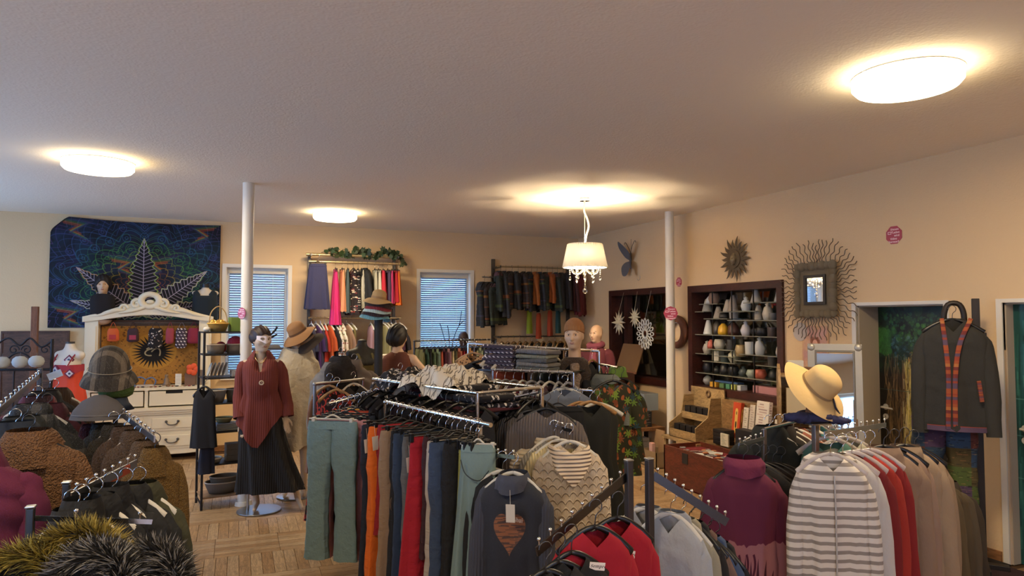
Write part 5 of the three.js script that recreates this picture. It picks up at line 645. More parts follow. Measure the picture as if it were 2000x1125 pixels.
// ================================================================ leaf tapestry
const texTapestry = canvasTex(1024, 720, (g, w, h) => {
  const r = rng(91); g.fillStyle = '#161b2a'; g.fillRect(0, 0, w, h); speckle(g, w, h, 500, ['#22365a', '#2c2450', '#141c28', '#1c3c48'], 20, 70, r, 0, 0, w, h, 0.5);
  const cx = 545, cy = 430; g.lineCap = 'round';
  const ring = (R, n, amp, col, lw) => { g.strokeStyle = col; g.lineWidth = lw; g.beginPath(); for (let i = 0; i <= 360; i++) { const a = i * RAD, q = R * (1 + amp * Math.abs(Math.sin(n * a / 2))); const x = cx + Math.cos(a) * q * 1.25, y = cy + Math.sin(a) * q; i ? g.lineTo(x, y) : g.moveTo(x, y); } g.stroke(); };
  const ramp = ['#d8742f', '#d8b33a', '#9fc23f', '#5fae4a', '#3f9a62', '#3a86a0', '#3f6aa8', '#4a5ca0', '#6a4f94', '#7d5a9a', '#8a5f9c', '#76548c'];
  for (let k = 0; k < 26; k++) { g.globalAlpha = 0.55; ring(70 + k * 20, k % 2 ? 12 : 16, 0.22, ramp[Math.min(11, Math.floor(k / 2.3))], k % 3 ? 3.5 : 6); }
  for (let k = 0; k < 24; k++) { const a = k / 24 * Math.PI * 2; for (const [R, c, s] of [[250, '#4fae5a', 36], [330, '#3f7fb8', 30], [400, '#5a62b0', 26]]) { g.strokeStyle = c; g.lineWidth = 4; g.beginPath(); g.ellipse(cx + Math.cos(a) * R * 1.25, cy + Math.sin(a) * R, s, s * 0.8, a, 0, 7); g.stroke(); g.beginPath(); g.ellipse(cx + Math.cos(a) * R * 1.25, cy + Math.sin(a) * R, 9, 9, 0, 0, 7); g.stroke(); } }
  for (const [x, y, f] of [[120, 70, 1], [930, 60, -1], [100, 640, 1], [950, 650, -1], [405, 300, 1], [640, 300, -1]]) { for (let k = 0; k < 6; k++) { g.strokeStyle = ['#d8552f', '#d89a3a', '#7fae4a', '#4a7a8a', '#5a4a7a', '#463a5a'][k]; g.lineWidth = k ? 6 : 16; g.beginPath(); const s = 1 + k * 0.38; g.moveTo(x - 45 * f * s, y - 30 * s); g.lineTo(x + 40 * f * s, y - 18 * s); g.lineTo(x - 5 * f * s, y + 14 * s); g.lineTo(x + 48 * f * s, y + 36 * s); g.stroke(); } }
  g.globalAlpha = 1;
  const leaf = (a, L, W, col) => { g.save(); g.translate(545, 640); g.rotate(a); g.beginPath(); g.moveTo(0, 0); for (let i = 0; i <= 22; i++) { const t = i / 22, q = W * Math.sin(Math.PI * Math.pow(t, 0.75)); g.lineTo(-q * (i % 2 ? 1 : 0.72), -L * t); } for (let i = 22; i >= 0; i--) { const t = i / 22, q = W * Math.sin(Math.PI * Math.pow(t, 0.75)); g.lineTo(q * (i % 2 ? 1 : 0.72), -L * t); } g.closePath(); g.fillStyle = '#1d1c26'; g.fill(); g.strokeStyle = col; g.lineWidth = 6; g.stroke(); g.strokeStyle = '#c3b6c8'; g.lineWidth = 5; g.beginPath(); g.moveTo(0, 0); g.lineTo(0, -L); g.stroke(); g.lineWidth = 3.5; for (let i = 2; i < 22; i++) { const t = i / 22, q = W * 0.85 * Math.sin(Math.PI * Math.pow(t, 0.75)); for (const s of [-1, 1]) { g.beginPath(); g.moveTo(0, -L * t + 14); g.lineTo(s * q, -L * t - 12); g.stroke(); } } g.restore(); };
  leaf(-1.35, 430, 54, '#c9c6a0'); leaf(1.35, 410, 54, '#cfc890'); leaf(-0.9, 500, 74, '#d0a06a'); leaf(0.9, 500, 76, '#cfd3a8'); leaf(0, 530, 94, '#9fbf5a');
});
{
  const x0 = -2.27, x1 = -0.23, yT = 3.14, yB = 1.73, n = 40, m = 26, pos = [], uv = [], idx = [];
  for (let j = 0; j <= m; j++) for (let i = 0; i <= n; i++) { const u = i / n, v = j / m; let x = lerp(x0, x1, u), y = lerp(yT + 0.02 - 0.03 * Math.sin(u * Math.PI) + (1 - u) * 0.04, yB + u * 0.0, v), z = ZB + 0.02 + 0.012 * (1 + Math.sin(u * 14 + v * 3)) * (0.3 + 0.7 * v); const c = (1 - u) * 2.04 * 0 + u * 2.04 + v * 1.41; if (c < 0.2) { const k = 0.2 - c; x += k * 0.5; y -= k * 0.5; z += 0.03 * Math.sin(k * 15); } pos.push(x, y, z); uv.push(u, 1 - v); }
  for (let j = 0; j < m; j++) for (let i = 0; i < n; i++) { const k = j * (n + 1) + i; idx.push(k, k + n + 1, k + 1, k + 1, k + n + 1, k + n + 2); }
  const g = new THREE.BufferGeometry(); g.setAttribute('position', new THREE.Float32BufferAttribute(pos, 3)); g.setAttribute('uv', new THREE.Float32BufferAttribute(uv, 2)); g.setIndex(idx); g.computeVertexNormals();
  single('tapestry', 'dark wall tapestry with a big jagged leaf and rainbow mandala lines', 'tapestry', g, printed(texTapestry, { color: 0xd4d4d4 }));
}
// ================================================================ white carved hutch
const texOm = canvasTex(512, 384, (g, w, h) => { const r = rng(92); g.fillStyle = '#a5722c'; g.fillRect(0, 0, w, h); speckle(g, w, h, 900, ['#5a3a1a', '#7d4f20', '#c08a3a', '#3a2814'], 2, 7, r, 0, 0, w, h, 0.7); g.fillStyle = '#b5822f'; g.beginPath(); g.ellipse(270, 170, 125, 118, 0, 0, 7); g.fill(); g.fillStyle = '#17120e'; g.beginPath(); for (let i = 0; i < 56; i++) { const a = i / 56 * 6.283, q = i % 2 ? 66 : 118; g.lineTo(270 + Math.cos(a) * q, 170 + Math.sin(a) * q * 0.95); } g.fill(); g.strokeStyle = '#b5a276'; g.lineWidth = 8; g.lineCap = 'round'; g.beginPath(); g.moveTo(262, 152); g.bezierCurveTo(215, 160, 215, 200, 258, 196); g.moveTo(262, 152); g.bezierCurveTo(250, 140, 240, 148, 236, 152); g.moveTo(262, 170); g.bezierCurveTo(290, 130, 315, 150, 304, 196); g.moveTo(250, 132); g.bezierCurveTo(262, 142, 276, 140, 286, 128); g.stroke(); g.globalAlpha = 1; });
const ivory = mat(0xe2d8be, { roughness: 0.42 });
const hutchC = onB(291, 700, 0.28);
const HX = hutchC.x, HZ = ZB + 0.29;   // centre of the hutch on the floor
{
  const t = thing('hutch', 'white carved hutch with open shelf bay and drawers below the tapestry', 'cabinet', [HX, 0, HZ]);
  const body = part(t, 'base_cabinet', bx(-0.7, 0.7, 0.12, 0.66, -0.22, 0.2), ivory);
  part(t, 'top_molding', join([bx(-0.75, 0.75, 0.66, 0.7, -0.22, 0.25), bx(-0.73, 0.73, 0.63, 0.66, -0.22, 0.235), bx(-0.715, 0.715, 0.605, 0.63, -0.22, 0.22)]), ivory);
  part(t, 'drawer_deck', join([bx(-0.66, 0.66, 0.92, 0.955, -0.22, 0.2), bx(-0.66, -0.63, 0.7, 0.92, -0.22, 0.19), bx(0.63, 0.66, 0.7, 0.92, -0.22, 0.19), bx(-0.02, 0.02, 0.7, 0.92, -0.22, 0.19), bx(-0.63, 0.63, 0.7, 0.92, -0.22, -0.2)]), ivory);
  for (const s of [-1, 1]) { const d = part(t, 'drawer', join([bx(s * 0.325 - 0.29, s * 0.325 + 0.29, 0.72, 0.87, 0.0, 0.195), bx(s * 0.325 - 0.29, s * 0.325 - 0.1, 0.87, 0.905, 0.17, 0.195), bx(s * 0.325 + 0.1, s * 0.325 + 0.29, 0.87, 0.905, 0.17, 0.195)]), ivory); part(d, 'opening', bx(s * 0.325 - 0.1, s * 0.325 + 0.1, 0.871, 0.905, 0.15, 0.16), blackPlastic); }
  for (const s of [-1, 1]) { const pil = part(t, 'side_panel', join([bx(s * 0.67 - 0.075, s * 0.67 + 0.075, 0.7, 1.83, -0.22, -0.02), bx(s * 0.67 - 0.05, s * 0.67 + 0.05, 0.98, 1.75, -0.02, -0.008)]), ivory); part(t, 'foot', join([mv(lathe([[0, 0], [0.055, 0], [0.06, 0.05], [0.075, 0.12], [0.07, 0.16], [0, 0.16]], 20), s * 0.67, 0, 0.16), mv(gCyl(0.06, 0.06, 0.45, 16), s * 0.68, 0.38, 0.17), bx(s * 0.67 - 0.04, s * 0.67 + 0.04, 0, 0.14, -0.2, -0.12)]), ivory); }
  const pts = []; for (let i = 0; i <= 24; i++) { const u = i / 24; pts.push([-0.62 + u * 1.24, 0.12 - 0.05 * Math.pow(Math.abs(Math.sin(u * Math.PI * 2)), 1.5) - 0.02 * Math.cos(u * Math.PI * 4)]); } part(t, 'apron', mv(extrude([[-0.62, 0.16], ...pts, [0.62, 0.16]], 0.02), 0, 0, 0.185), ivory);
  for (const [y0, y1] of [[0.395, 0.59], [0.16, 0.365]]) for (const s of [-1, 1]) { const cx = s * 0.31, d = part(t, 'drawer', join([bx(cx - 0.285, cx + 0.285, y0, y1, 0.19, 0.212), mv(rBox(0.48, y1 - y0 - 0.06, 0.016, 0.007), cx, (y0 + y1) / 2, 0.214)]), ivory); part(d, 'handle', join([tube([[cx - 0.07, (y0 + y1) / 2 + 0.02, 0.225], [cx - 0.05, (y0 + y1) / 2 - 0.012, 0.245], [cx, (y0 + y1) / 2 - 0.022, 0.25], [cx + 0.05, (y0 + y1) / 2 - 0.012, 0.245], [cx + 0.07, (y0 + y1) / 2 + 0.02, 0.225]], 0.008, 18, 8), mv(gSph(0.017, 12, 8), cx - 0.07, (y0 + y1) / 2 + 0.02, 0.226), mv(gSph(0.017, 12, 8), cx + 0.07, (y0 + y1) / 2 + 0.02, 0.226)]), darkSteel, 'dark metal drop handle'); }
  part(t, 'back_panel', bx(-0.6, 0.6, 0.95, 1.83, -0.225, -0.205), wood(0x6a4a34));
  // crest: a curved board with carved scrolls
  const top = [], bot = []; for (let i = 0; i <= 40; i++) { const u = i / 20 - 1, a = Math.abs(u); top.push([u * 0.76, 1.83 + 0.045 + 0.19 * Math.pow(Math.cos(u * Math.PI / 2), 1.6) - (a > 0.9 ? (a - 0.9) * 0.1 : 0)]); bot.push([u * 0.76, 1.815 + 0.09 * Math.pow(Math.cos(u * Math.PI / 2), 1.4)]); }
  const cr = part(t, 'crest', mv(extrude([...top, ...bot.reverse()], 0.06, { bevelEnabled: true, bevelSize: 0.012, bevelThickness: 0.012, bevelSegments: 2 }), 0, 0, -0.06), ivory, 'arched carved crest');
  const scroll = (x, y, R, s) => { const p = []; for (let i = 0; i <= 26; i++) { const a = i / 26 * Math.PI * 2.6, q = R * (1 - i / 30); p.push([x + s * Math.cos(a) * q, y + Math.sin(a) * q, 0.012]); } return tube(p, R * 0.36, 36, 7); };
  part(cr, 'carving', join([scroll(-0.16, 2.04, 0.07, 1), scroll(0.16, 2.04, 0.07, -1), mv(new THREE.TorusGeometry(0.085, 0.036, 10, 28), 0, 2.085, 0.01, 0, 0, 0, 1.25, 1, 1), mv(gSph(0.035, 14, 10), 0, 2.07, 0.02, 0, 0, 0, 1.3, 0.8, 0.6), scroll(-0.31, 1.985, 0.05, 1), scroll(0.31, 1.985, 0.05, -1), ...[-1, 1].map(s => sweep([[s * 0.3, 1.96, 0.01], [s * 0.42, 1.95, 0.015], [s * 0.55, 1.9, 0.01], [s * 0.7, 1.87, 0.005]], [0.02, 0.03, 0.02, 0.008], { seg: 14, n: 8 })), ...[-1, 1].map(s => sweep([[s * 0.06, 2.0, 0.02], [s * 0.2, 1.95, 0.03], [s * 0.36, 1.92, 0.02]], [0.028, 0.022, 0.01], { seg: 12, n: 8 }))]), ivory);
  single('sun_cloth', 'ochre cloth with a black sunburst hanging inside the hutch', 'cloth', mv(gBox(1.16, 0.78, 0.006), 0, 0, 0), printed(texOm), [HX, 1.36, HZ - 0.19]);
  const rl = single('hanging_rod', 'thin rod under the hutch crest carrying small pouches', 'rod', rod(V(-0.6, 1.79, 0), V(0.6, 1.79, 0), 0.006, 8), darkSteel, [HX, 0, HZ - 0.1]);
  const bags = [[-0.43, [206, 92, 44], 'orange fringed', 0.16, 0.13], [-0.2, [60, 40, 46], 'dark with a pink patch', 0.17, 0.13], [0.07, null, 'black floral', 0.26, 0.17], [0.24, [150, 60, 70], 'pink beaded', 0.2, 0.1], [0.38, null, 'black and white striped', 0.26, 0.14], [0.53, [128, 34, 56], 'wine red', 0.2, 0.15]];
  bags.forEach(([x, c, w, h, wd], i) => { const m = c ? fab(c, texCloth, 0.004) : printed(i === 2 ? texDots : texZig), z = HZ - 0.06; const t2 = thing('pouch', `${w} pouch hanging on the rod inside the hutch`, 'pouch', [HX + x, 1.77, z], 0.1 * Math.sin(i * 3)); part(t2, 'bag', shell([[-0.05, wd * 0.38, 0.015], [-0.08, wd * 0.5, 0.03], [-0.05 - h, wd * 0.52, 0.03], [-0.06 - h, wd * 0.3, 0.01]], { nr: 8, nc: 20, folds: 3, amp: 0.006, ph: i }), m); part(t2, 'strap', tube([[-wd * 0.3, -0.05, 0], [0, 0.03, 0], [wd * 0.3, -0.05, 0]], 0.004, 10, 5), m); if (i < 2) part(t2, 'patch', mv(gBox(wd * 0.6, 0.06, 0.004), 0, -0.05 - h * 0.7, 0.035), fab(i ? [176, 62, 84] : [190, 60, 56])); });
}
// small goods on the hutch's worktop
const boxThing = (name, label, cat, w, h, d, m, pos, yaw = 0, group) => { const o = single(name, label, cat, rBox(w, h, d, 0.004), m, pos, yaw, group); o.position.y += h / 2; return o; };
{
  const y = 0.955, z = HZ + 0.05;
  const g = thing('wire_heart', 'blue wire double loop ornament on the hutch worktop', 'ornament', [HX - 0.03, y, z]); part(g, 'loop', tube([[-0.12, 0, 0], [-0.12, 0.1, 0], [-0.06, 0.13, 0], [0, 0.09, 0], [-0.01, 0.03, 0], [0.03, 0.01, 0], [0.1, 0.02, 0], [0.12, 0.08, 0], [0.07, 0.12, 0], [0, 0.09, 0.004]], 0.009, 40, 7), mat([84, 104, 140], { roughness: 0.4 })); part(g, 'foot', mv(rBox(0.2, 0.03, 0.08, 0.006), 0, 0.015, 0), mat([190, 170, 150]));
  const st = thing('statuette', 'small gilded statuette on the hutch worktop', 'statuette', [HX + 0.22, y, z + 0.02]); part(st, 'figure', lathe([[0, 0.16], [0.02, 0.155], [0.024, 0.13], [0.014, 0.115], [0.034, 0.095], [0.03, 0.06], [0.05, 0.03], [0.045, 0], [0, 0]], 18), mat([130, 104, 78], { roughness: 0.4, metalness: 0.3 }));
  boxThing('card_stand', 'tall white card with printed rows on the hutch worktop', 'card', 0.075, 0.16, 0.01, printed(canvasTex(64, 128, (q, w, h) => { q.fillStyle = '#e6e2d8'; q.fillRect(0, 0, w, h); q.fillStyle = '#77706a'; for (let i = 0; i < 7; i++) q.fillRect(6, 10 + i * 16, w - 12, 3); })), [HX + 0.36, y, z], -0.1);
  boxThing('jewelry_box', 'brown trinket box on the hutch worktop', 'box', 0.13, 0.16, 0.09, mat([116, 84, 66]), [HX + 0.5, y, z - 0.04]); boxThing('label_pack', 'grey pack with a white label at the hutch worktop end', 'pack', 0.14, 0.2, 0.08, mat([120, 106, 94]), [HX + 0.61, y + 0.0, z - 0.08]);
  single('orange_flower', 'orange paper flower leaning on the grey pack', 'ornament', join([0, 1, 2, 3, 4].map(k => mv(gSph(0.04, 10, 8), 0.045 * Math.cos(k * 1.257), 0.045 * Math.sin(k * 1.257), 0, 0, 0, 0, 1, 1, 0.35))), mat([220, 84, 40]), [HX + 0.53, y + 0.215, z + 0.02]);
  const r = rng(95); for (let i = 0; i < 22; i++) { const a = Math.floor(i % 4); single('trinket', ['little red bead string lying on the hutch worktop', 'small dark charm lying on the hutch worktop', 'little pale shell lying on the hutch worktop', 'small brown stone lying on the hutch worktop'][a], 'trinket', mv(gSph(0.012, 8, 6), 0, 0, 0, 0, r() * 3, 0, 1.6 + r(), 0.7, 1), mat([[130, 44, 44], [50, 40, 48], [200, 180, 160], [120, 80, 60]][a], { roughness: 0.4 }), [HX - 0.5 + i * 0.05, y + 0.008, HZ + 0.12 + r() * 0.06], 0, 'trinkets on the hutch worktop'); }
  boxThing('price_sign', 'dark framed oval price sign at the end of the hutch deck', 'sign', 0.1, 0.09, 0.02, mat(0x2b2430), [HX + 0.72, 0.74 - 0.04, HZ + 0.2]);
}
// busts standing on the hutch behind its crest
{
  const b = thing('bust', 'hooded dark haired bust in a black harness top on the hutch', 'bust', [HX - 0.565, 1.83, HZ - 0.1], 0.1); const k = 0.9;
  const tor = part(b, 'torso', mv(torsoGeo, 0, 0.3, 0, 0, 0, 0, 0.72, 0.58, 0.72), mat([196, 164, 136])); addHead(b, [0, 0.46, 0.01], 0, { s: 0.95, lips: [150, 60, 56] }); const h = part(b, 'hood', hairCap(-0.02, 0.018), mat(0x1d1618)); h.position.set(0, 0.46, 0.01);
  part(b, 'top', shell([[0.34, 0.075, 0.07], [0.31, 0.135, 0.09], [0.24, 0.145, 0.11], [0.17, 0.14, 0.12], [-0.0, 0.14, 0.1]], { nr: 10, nc: 28, folds: 3, amp: 0.006 }), fab([26, 22, 26])); part(b, 'harness', join([-1, 1].map(s => tube([[s * 0.05, 0.33, 0.05], [s * 0.06, 0.2, 0.095], [s * 0.05, 0.06, 0.09]], 0.006, 10, 5))), mat([110, 84, 74]));
  const c = thing('dress_form', 'pale torso form in a sleeveless dark teal top behind the hutch', 'dress form', [HX + 0.66, 1.83, HZ - 0.12], -0.1); part(c, 'torso', mv(torsoGeo, 0, 0.4, 0, 0, 0, 0, 0.85, 0.6, 0.8), mat([206, 190, 166])); part(c, 'neck_cap', mv(gCyl(0.05, 0.05, 0.05, 16), 0, 0.47, -0.01), blackPlastic); part(c, 'top', shell([[0.415, 0.1, 0.07], [0.39, 0.15, 0.085], [0.28, 0.16, 0.125], [0.0, 0.17, 0.11]], { nr: 10, nc: 30, folds: 4, amp: 0.008, front: ringFront(0.14) }), fab([22, 34, 42]));
}
// ================================================================ far left: panels, iron headboard, lanterns
{
  const p = onB(67, 700, 0.05); const t = thing('leaning_board', 'flat brown wooden board leaning on the wall behind the iron headboard', 'panel', [p.x, 0, p.z]); part(t, 'board', bx(-0.34, 0.36, 0.0, 1.68, -0.02, 0.01), wood(0x6b4c3c)); part(t, 'edge_strip', join([bx(-0.36, 0.38, 1.66, 1.69, -0.025, 0.02), bx(0.36, 0.38, 0, 1.66, -0.025, 0.02), bx(-0.36, -0.34, 0, 1.66, -0.025, 0.02)]), wood(0x5a3a2c));
  const q = atD(66, 700, 8.1); single('wooden_post', 'square reddish wooden post standing before the brown panel', 'post', rBox(0.07, 1.99, 0.07, 0.006), wood(0x8a5c44), [q.x, 0.995, q.z]);
  const h = atD(38, 700, 7.7); const hb = thing('iron_headboard', 'black wrought iron headboard with scrolls and a lantern rail', 'headboard', [h.x, 0, h.z], FACE + 0.15), iron = mat(0x201e22, { metalness: 0.5, roughness: 0.55 });
  part(hb, 'post', rod(V(0.33, 0, 0), V(0.33, 1.62, 0), 0.016), iron); part(hb, 'post', rod(V(-0.75, 0, 0), V(-0.75, 1.5, 0), 0.016), iron); part(hb, 'top_rail', tube([[-0.75, 1.45, 0], [-0.5, 1.5, 0], [-0.3, 1.52, 0], [-0.12, 1.63, 0], [0.0, 1.55, 0], [0.1, 1.63, 0], [0.22, 1.53, 0], [0.33, 1.6, 0]], 0.011, 50, 7), iron); part(hb, 'lower_rail', rod(V(-0.75, 1.28, 0), V(0.33, 1.28, 0), 0.014), iron);
  const sc = (x, y, R, s) => { const a = []; for (let i = 0; i <= 20; i++) { const k = i / 20 * 8, q2 = R * (1 - i / 26); a.push([x + s * Math.cos(k) * q2, y + Math.sin(k) * q2, 0]); } return tube(a, 0.007, 40, 6); };
  for (const [x, s] of [[-0.06, 1], [0.07, -1], [0.26, 1], [-0.4, 1]]) part(hb, 'scroll', sc(x, 1.5, 0.055, s), iron); part(hb, 'arch', tube([[-0.14, 1.3, 0], [-0.1, 1.42, 0], [0.0, 1.47, 0], [0.1, 1.42, 0], [0.14, 1.3, 0]], 0.009, 24, 6), iron); parts(hb, 'spindle', [-0.6, -0.3, -0.05, 0.2].map(x => rod(V(x, 0.3, 0), V(x, 1.28, 0), 0.009, 6)), iron);
  for (const [x, y, l] of [[4, 708, 'white ribbed paper lantern at the outer end of the iron headboard'], [39, 707, 'smooth white paper lantern in the middle of the iron headboard'], [71, 706, 'white lantern with dark scratches beside the headboard post']]) { const c = atD(x, y, 7.62); const ln = thing('paper_lantern', l, 'lantern', c, 0); part(ln, 'globe', lathe([[0.0, 0.065], [0.04, 0.06], [0.068, 0.035], [0.078, 0], [0.068, -0.035], [0.04, -0.06], [0, -0.065]], 24), mat([196, 196, 190], { roughness: 0.7, bumpMap: texRibH, bumpScale: 0.003 })); part(ln, 'wire', rod(V(0, 0.06, 0), V(0, 0.1, -0.02), 0.003, 5), darkSteel); }
}
// ================================================================ black shelf tower
{
  const pA = atH(388, 996, 0), pB = atH(447, 988, 0); const w = 0.42, d = 0.34, H = 1.72; const t = thing('shelf_tower', 'tall narrow black metal shelf tower beside the white column', 'shelf', [pA.x + 0.2, 0, pA.z - 0.16], 0.18); const bk = mat(0x1a181b, { roughness: 0.55, metalness: 0.2 });
  for (const sx of [-1, 1]) for (const sz of [-1, 1]) part(t, 'post', bxc(sx * w / 2, H / 2, sz * d / 2, 0.022, H, 0.022), bk);
  const ys = [0.12, 0.43, 0.74, 1.02, 1.27, 1.5, H]; ys.forEach(y => part(t, 'shelf', join([bxc(0, y - 0.008, 0, w, 0.014, d)]), y === 0.12 ? wood(0xa98560) : bk)); parts(t, 'brace', [-1, 1].map(s => bxc(s * w / 2, 0.06, 0, 0.015, 0.015, d)), bk);
  const put2 = (x, y, z) => V(x, y, z).applyAxisAngle(V(0, 1, 0), 0.18).add(t.position);
  const basket = (name, label, x, si, z, r0, r1, h, c, oval = 1) => { const o = thing(name, label, 'basket', put2(x, ys[si], z), 0.18); const prof = [[0, 0.004], [r0, 0], [lerp(r0, r1, 0.5) * 1.02, h * 0.5], [r1, h], [r1 - 0.008, h], [r0 - 0.006, 0.012], [0, 0.01]]; const b = part(o, 'bowl', lathe(prof, 28), mat(c, { roughness: 0.85, bumpMap: texWeave, bumpScale: 0.004 })); b.scale.z = oval; const rim = part(o, 'rim', mv(new THREE.TorusGeometry(r1 - 0.003, 0.007, 8, 32), 0, h, 0, Math.PI / 2), mat(c.map(v => Math.min(255, v * 1.15)), { roughness: 0.7 })); rim.scale.z = oval; return o; };
  basket('woven_basket', 'grey oval woven basket on the lowest tower shelf', 0.0, 0, 0.02, 0.12, 0.165, 0.11, [134, 118, 100], 0.75); basket('woven_basket', 'darker basket nested in the grey one on the lowest tower shelf', 0.02, 0, 0.02, 0.1, 0.14, 0.16, [112, 94, 74], 0.75);
  basket('soap_dish', 'low white dish on the second tower shelf', -0.1, 1, 0.08, 0.06, 0.085, 0.05, [176, 160, 136]); for (let k = 0; k < 3; k++) { const o = boxThing('woven_box', 'woven tan lidded box stacked on the second tower shelf', 'box', 0.15, 0.055, 0.13, mat([140, 118, 92], { bumpMap: texWeave, bumpScale: 0.004, roughness: 0.9 }), put2(0.1, ys[1] + k * 0.057, 0.02), 0.18, 'woven boxes'); }
  for (let k = 0; k < 5; k++) { single('flat_dish', 'grey flat dish in the stack on the third tower shelf', 'dish', mv(rBox(0.24, 0.012, 0.17, 0.005), 0, 0, 0), mat([150 - k * 4, 146 - k * 3, 136]), put2(0.04, ys[2] + 0.007 + k * 0.0145, 0.04), 0.18 + 0.05 * Math.sin(k * 2), 'stack of flat dishes'); } basket('ring_bowl', 'olive yellow bowl on top of the dish stack', 0.0, 2, 0.04, 0.06, 0.085, 0.045, [152, 140, 92]).position.y += 0.075;
  basket('silver_bowl', 'hammered silver bowl on the fourth tower shelf', -0.08, 3, 0.06, 0.07, 0.1, 0.12, [168, 160, 146]); basket('glass_bowl', 'clear grey bowl beside the silver bowl', 0.1, 3, 0.04, 0.07, 0.085, 0.12, [130, 122, 110]);
  for (let k = 0; k < 5; k++) { const o = single('leaning_plate', 'pale plate leaning in the row on the fifth tower shelf', 'plate', mv(gCyl(0.07, 0.07, 0.008, 24), 0, 0.07, 0, 0, 0, 1.25), mat([176, 168, 150], { roughness: 0.4 }), put2(-0.14 + k * 0.035, ys[4] + 0.004, 0.04), 0.18, 'leaning plates'); } boxThing('wrapped_pack', 'pale wrapped pack beside the leaning plates', 'pack', 0.13, 0.06, 0.11, mat([186, 174, 156]), put2(0.12, ys[4], 0.06), 0.18);
  basket('straw_pot', 'tan straw pot on the sixth tower shelf', -0.09, 5, 0.06, 0.075, 0.085, 0.09, [166, 144, 116]); basket('straw_pot', 'second tan straw pot beside the first', 0.085, 5, 0.05, 0.065, 0.075, 0.09, [156, 136, 110]); const hs = single('red_knit_ball', 'red knitted ball on the sixth tower shelf behind the straw pots', 'ball', mv(gSph(0.055, 16, 12), 0, 0.055, 0, 0, 0, 0, 1, 1.1, 1), fab([186, 44, 44], texRib, 0.003), put2(-0.02, ys[5], -0.08)); single('red_beanie', 'red striped cap on the sixth tower shelf', 'cap', mv(new THREE.SphereGeometry(0.08, 18, 10, 0, 7, 0, 1.6), 0, 0, 0), fab([170, 40, 52], texRib, 0.003), put2(0.1, ys[5] + 0.092, 0.03));
  boxThing('green_box', 'bright green gift box on top of the shelf tower', 'box', 0.16, 0.14, 0.12, mat([112, 134, 52]), put2(0.12, H, 0.02), 0.25); const gb = basket('gold_basket', 'gold wrapped gift basket with a handle on top of the shelf tower', -0.07, 6, 0.05, 0.07, 0.1, 0.08, [190, 144, 60]); part(gb, 'handle', tube([[-0.09, 0.07, 0], [-0.06, 0.2, 0], [0, 0.25, 0], [0.06, 0.2, 0], [0.09, 0.07, 0]], 0.006, 18, 6), mat([170, 140, 90])); part(gb, 'filling', join([0, 1, 2, 3, 4, 5].map(k => mv(gSph(0.03, 10, 8), 0.05 * Math.cos(k), 0.08 + 0.012 * (k % 2), 0.05 * Math.sin(k)))), mat([206, 160, 70], { roughness: 0.25, metalness: 0.5 })); single('white_bird', 'small white ornament at the corner of the tower top', 'ornament', mv(gSph(0.025, 10, 8), 0, 0.025, 0, 0, 0, 0, 1.4, 1, 1), whitePlastic, put2(-0.18, H, 0.1));
  const R2 = put2(0.23, 0, 0.1); hang('top', { name: 'striped_child_shirt', label: 'red and black striped little shirt on the side of the tower', cat: 'shirt', pos: [R2.x, 1.3, R2.z], yaw: 0.4, mat: printed(bands(['#7d2230', '#1d1418', '#8a2838', '#2a171c'], [1, 9], true, 4)), hanger: 'white', s: [0.62, 0.75, 0.8], hx: 0.5 }); const L2 = put2(-0.2, 0, 0.18); hang('top', { name: 'black_child_shirt', label: 'black shirt hanging on the front of the tower', cat: 'shirt', pos: [L2.x, 1.2, L2.z + 0.04], yaw: -0.2, c: [24, 24, 28], hanger: 'black', s: [0.55, 0.95, 0.8], hx: 0.5 }); hang('scarf', { name: 'navy_scarf', label: 'navy scarf hanging below the black shirt on the tower', cat: 'scarf', pos: [L2.x + 0.03, 0.78, L2.z + 0.02], yaw: 0, c: [28, 30, 44], hanger: null, s: [0.9, 0.5, 1] });
}
// window shelf with small goods behind the masked mannequin
{ const c = onB(500, 676, 0.12); const t = thing('window_shelf', 'narrow dark shelf across the window behind the masked mannequin', 'shelf', [0.27, 1.42, ZB + 0.1]); part(t, 'board', bx(-0.5, 0.5, -0.01, 0.01, -0.09, 0.1), mat(0x2a2a33)); parts(t, 'bracket', [-0.4, 0.4].map(x => bx(x - 0.01, x + 0.01, -0.09, -0.01, -0.09, 0.05)), blackMetal); single('knitted_hat', 'dark knitted cap on the window shelf', 'cap', mv(new THREE.SphereGeometry(0.08, 18, 10, 0, 7, 0, 1.6), 0, 0, 0, 0, 0, 0, 1.3, 0.9, 1), fab([30, 28, 40], texRib, 0.003), [0.06, 1.43, ZB + 0.12]); single('knitted_hat', 'grey cap beside the dark one on the window shelf', 'cap', mv(new THREE.SphereGeometry(0.07, 18, 10, 0, 7, 0, 1.6), 0, 0, 0, 0, 0, 0, 1.3, 0.8, 1), fab([96, 90, 84], texRib, 0.003), [0.5, 1.43, ZB + 0.12]); }
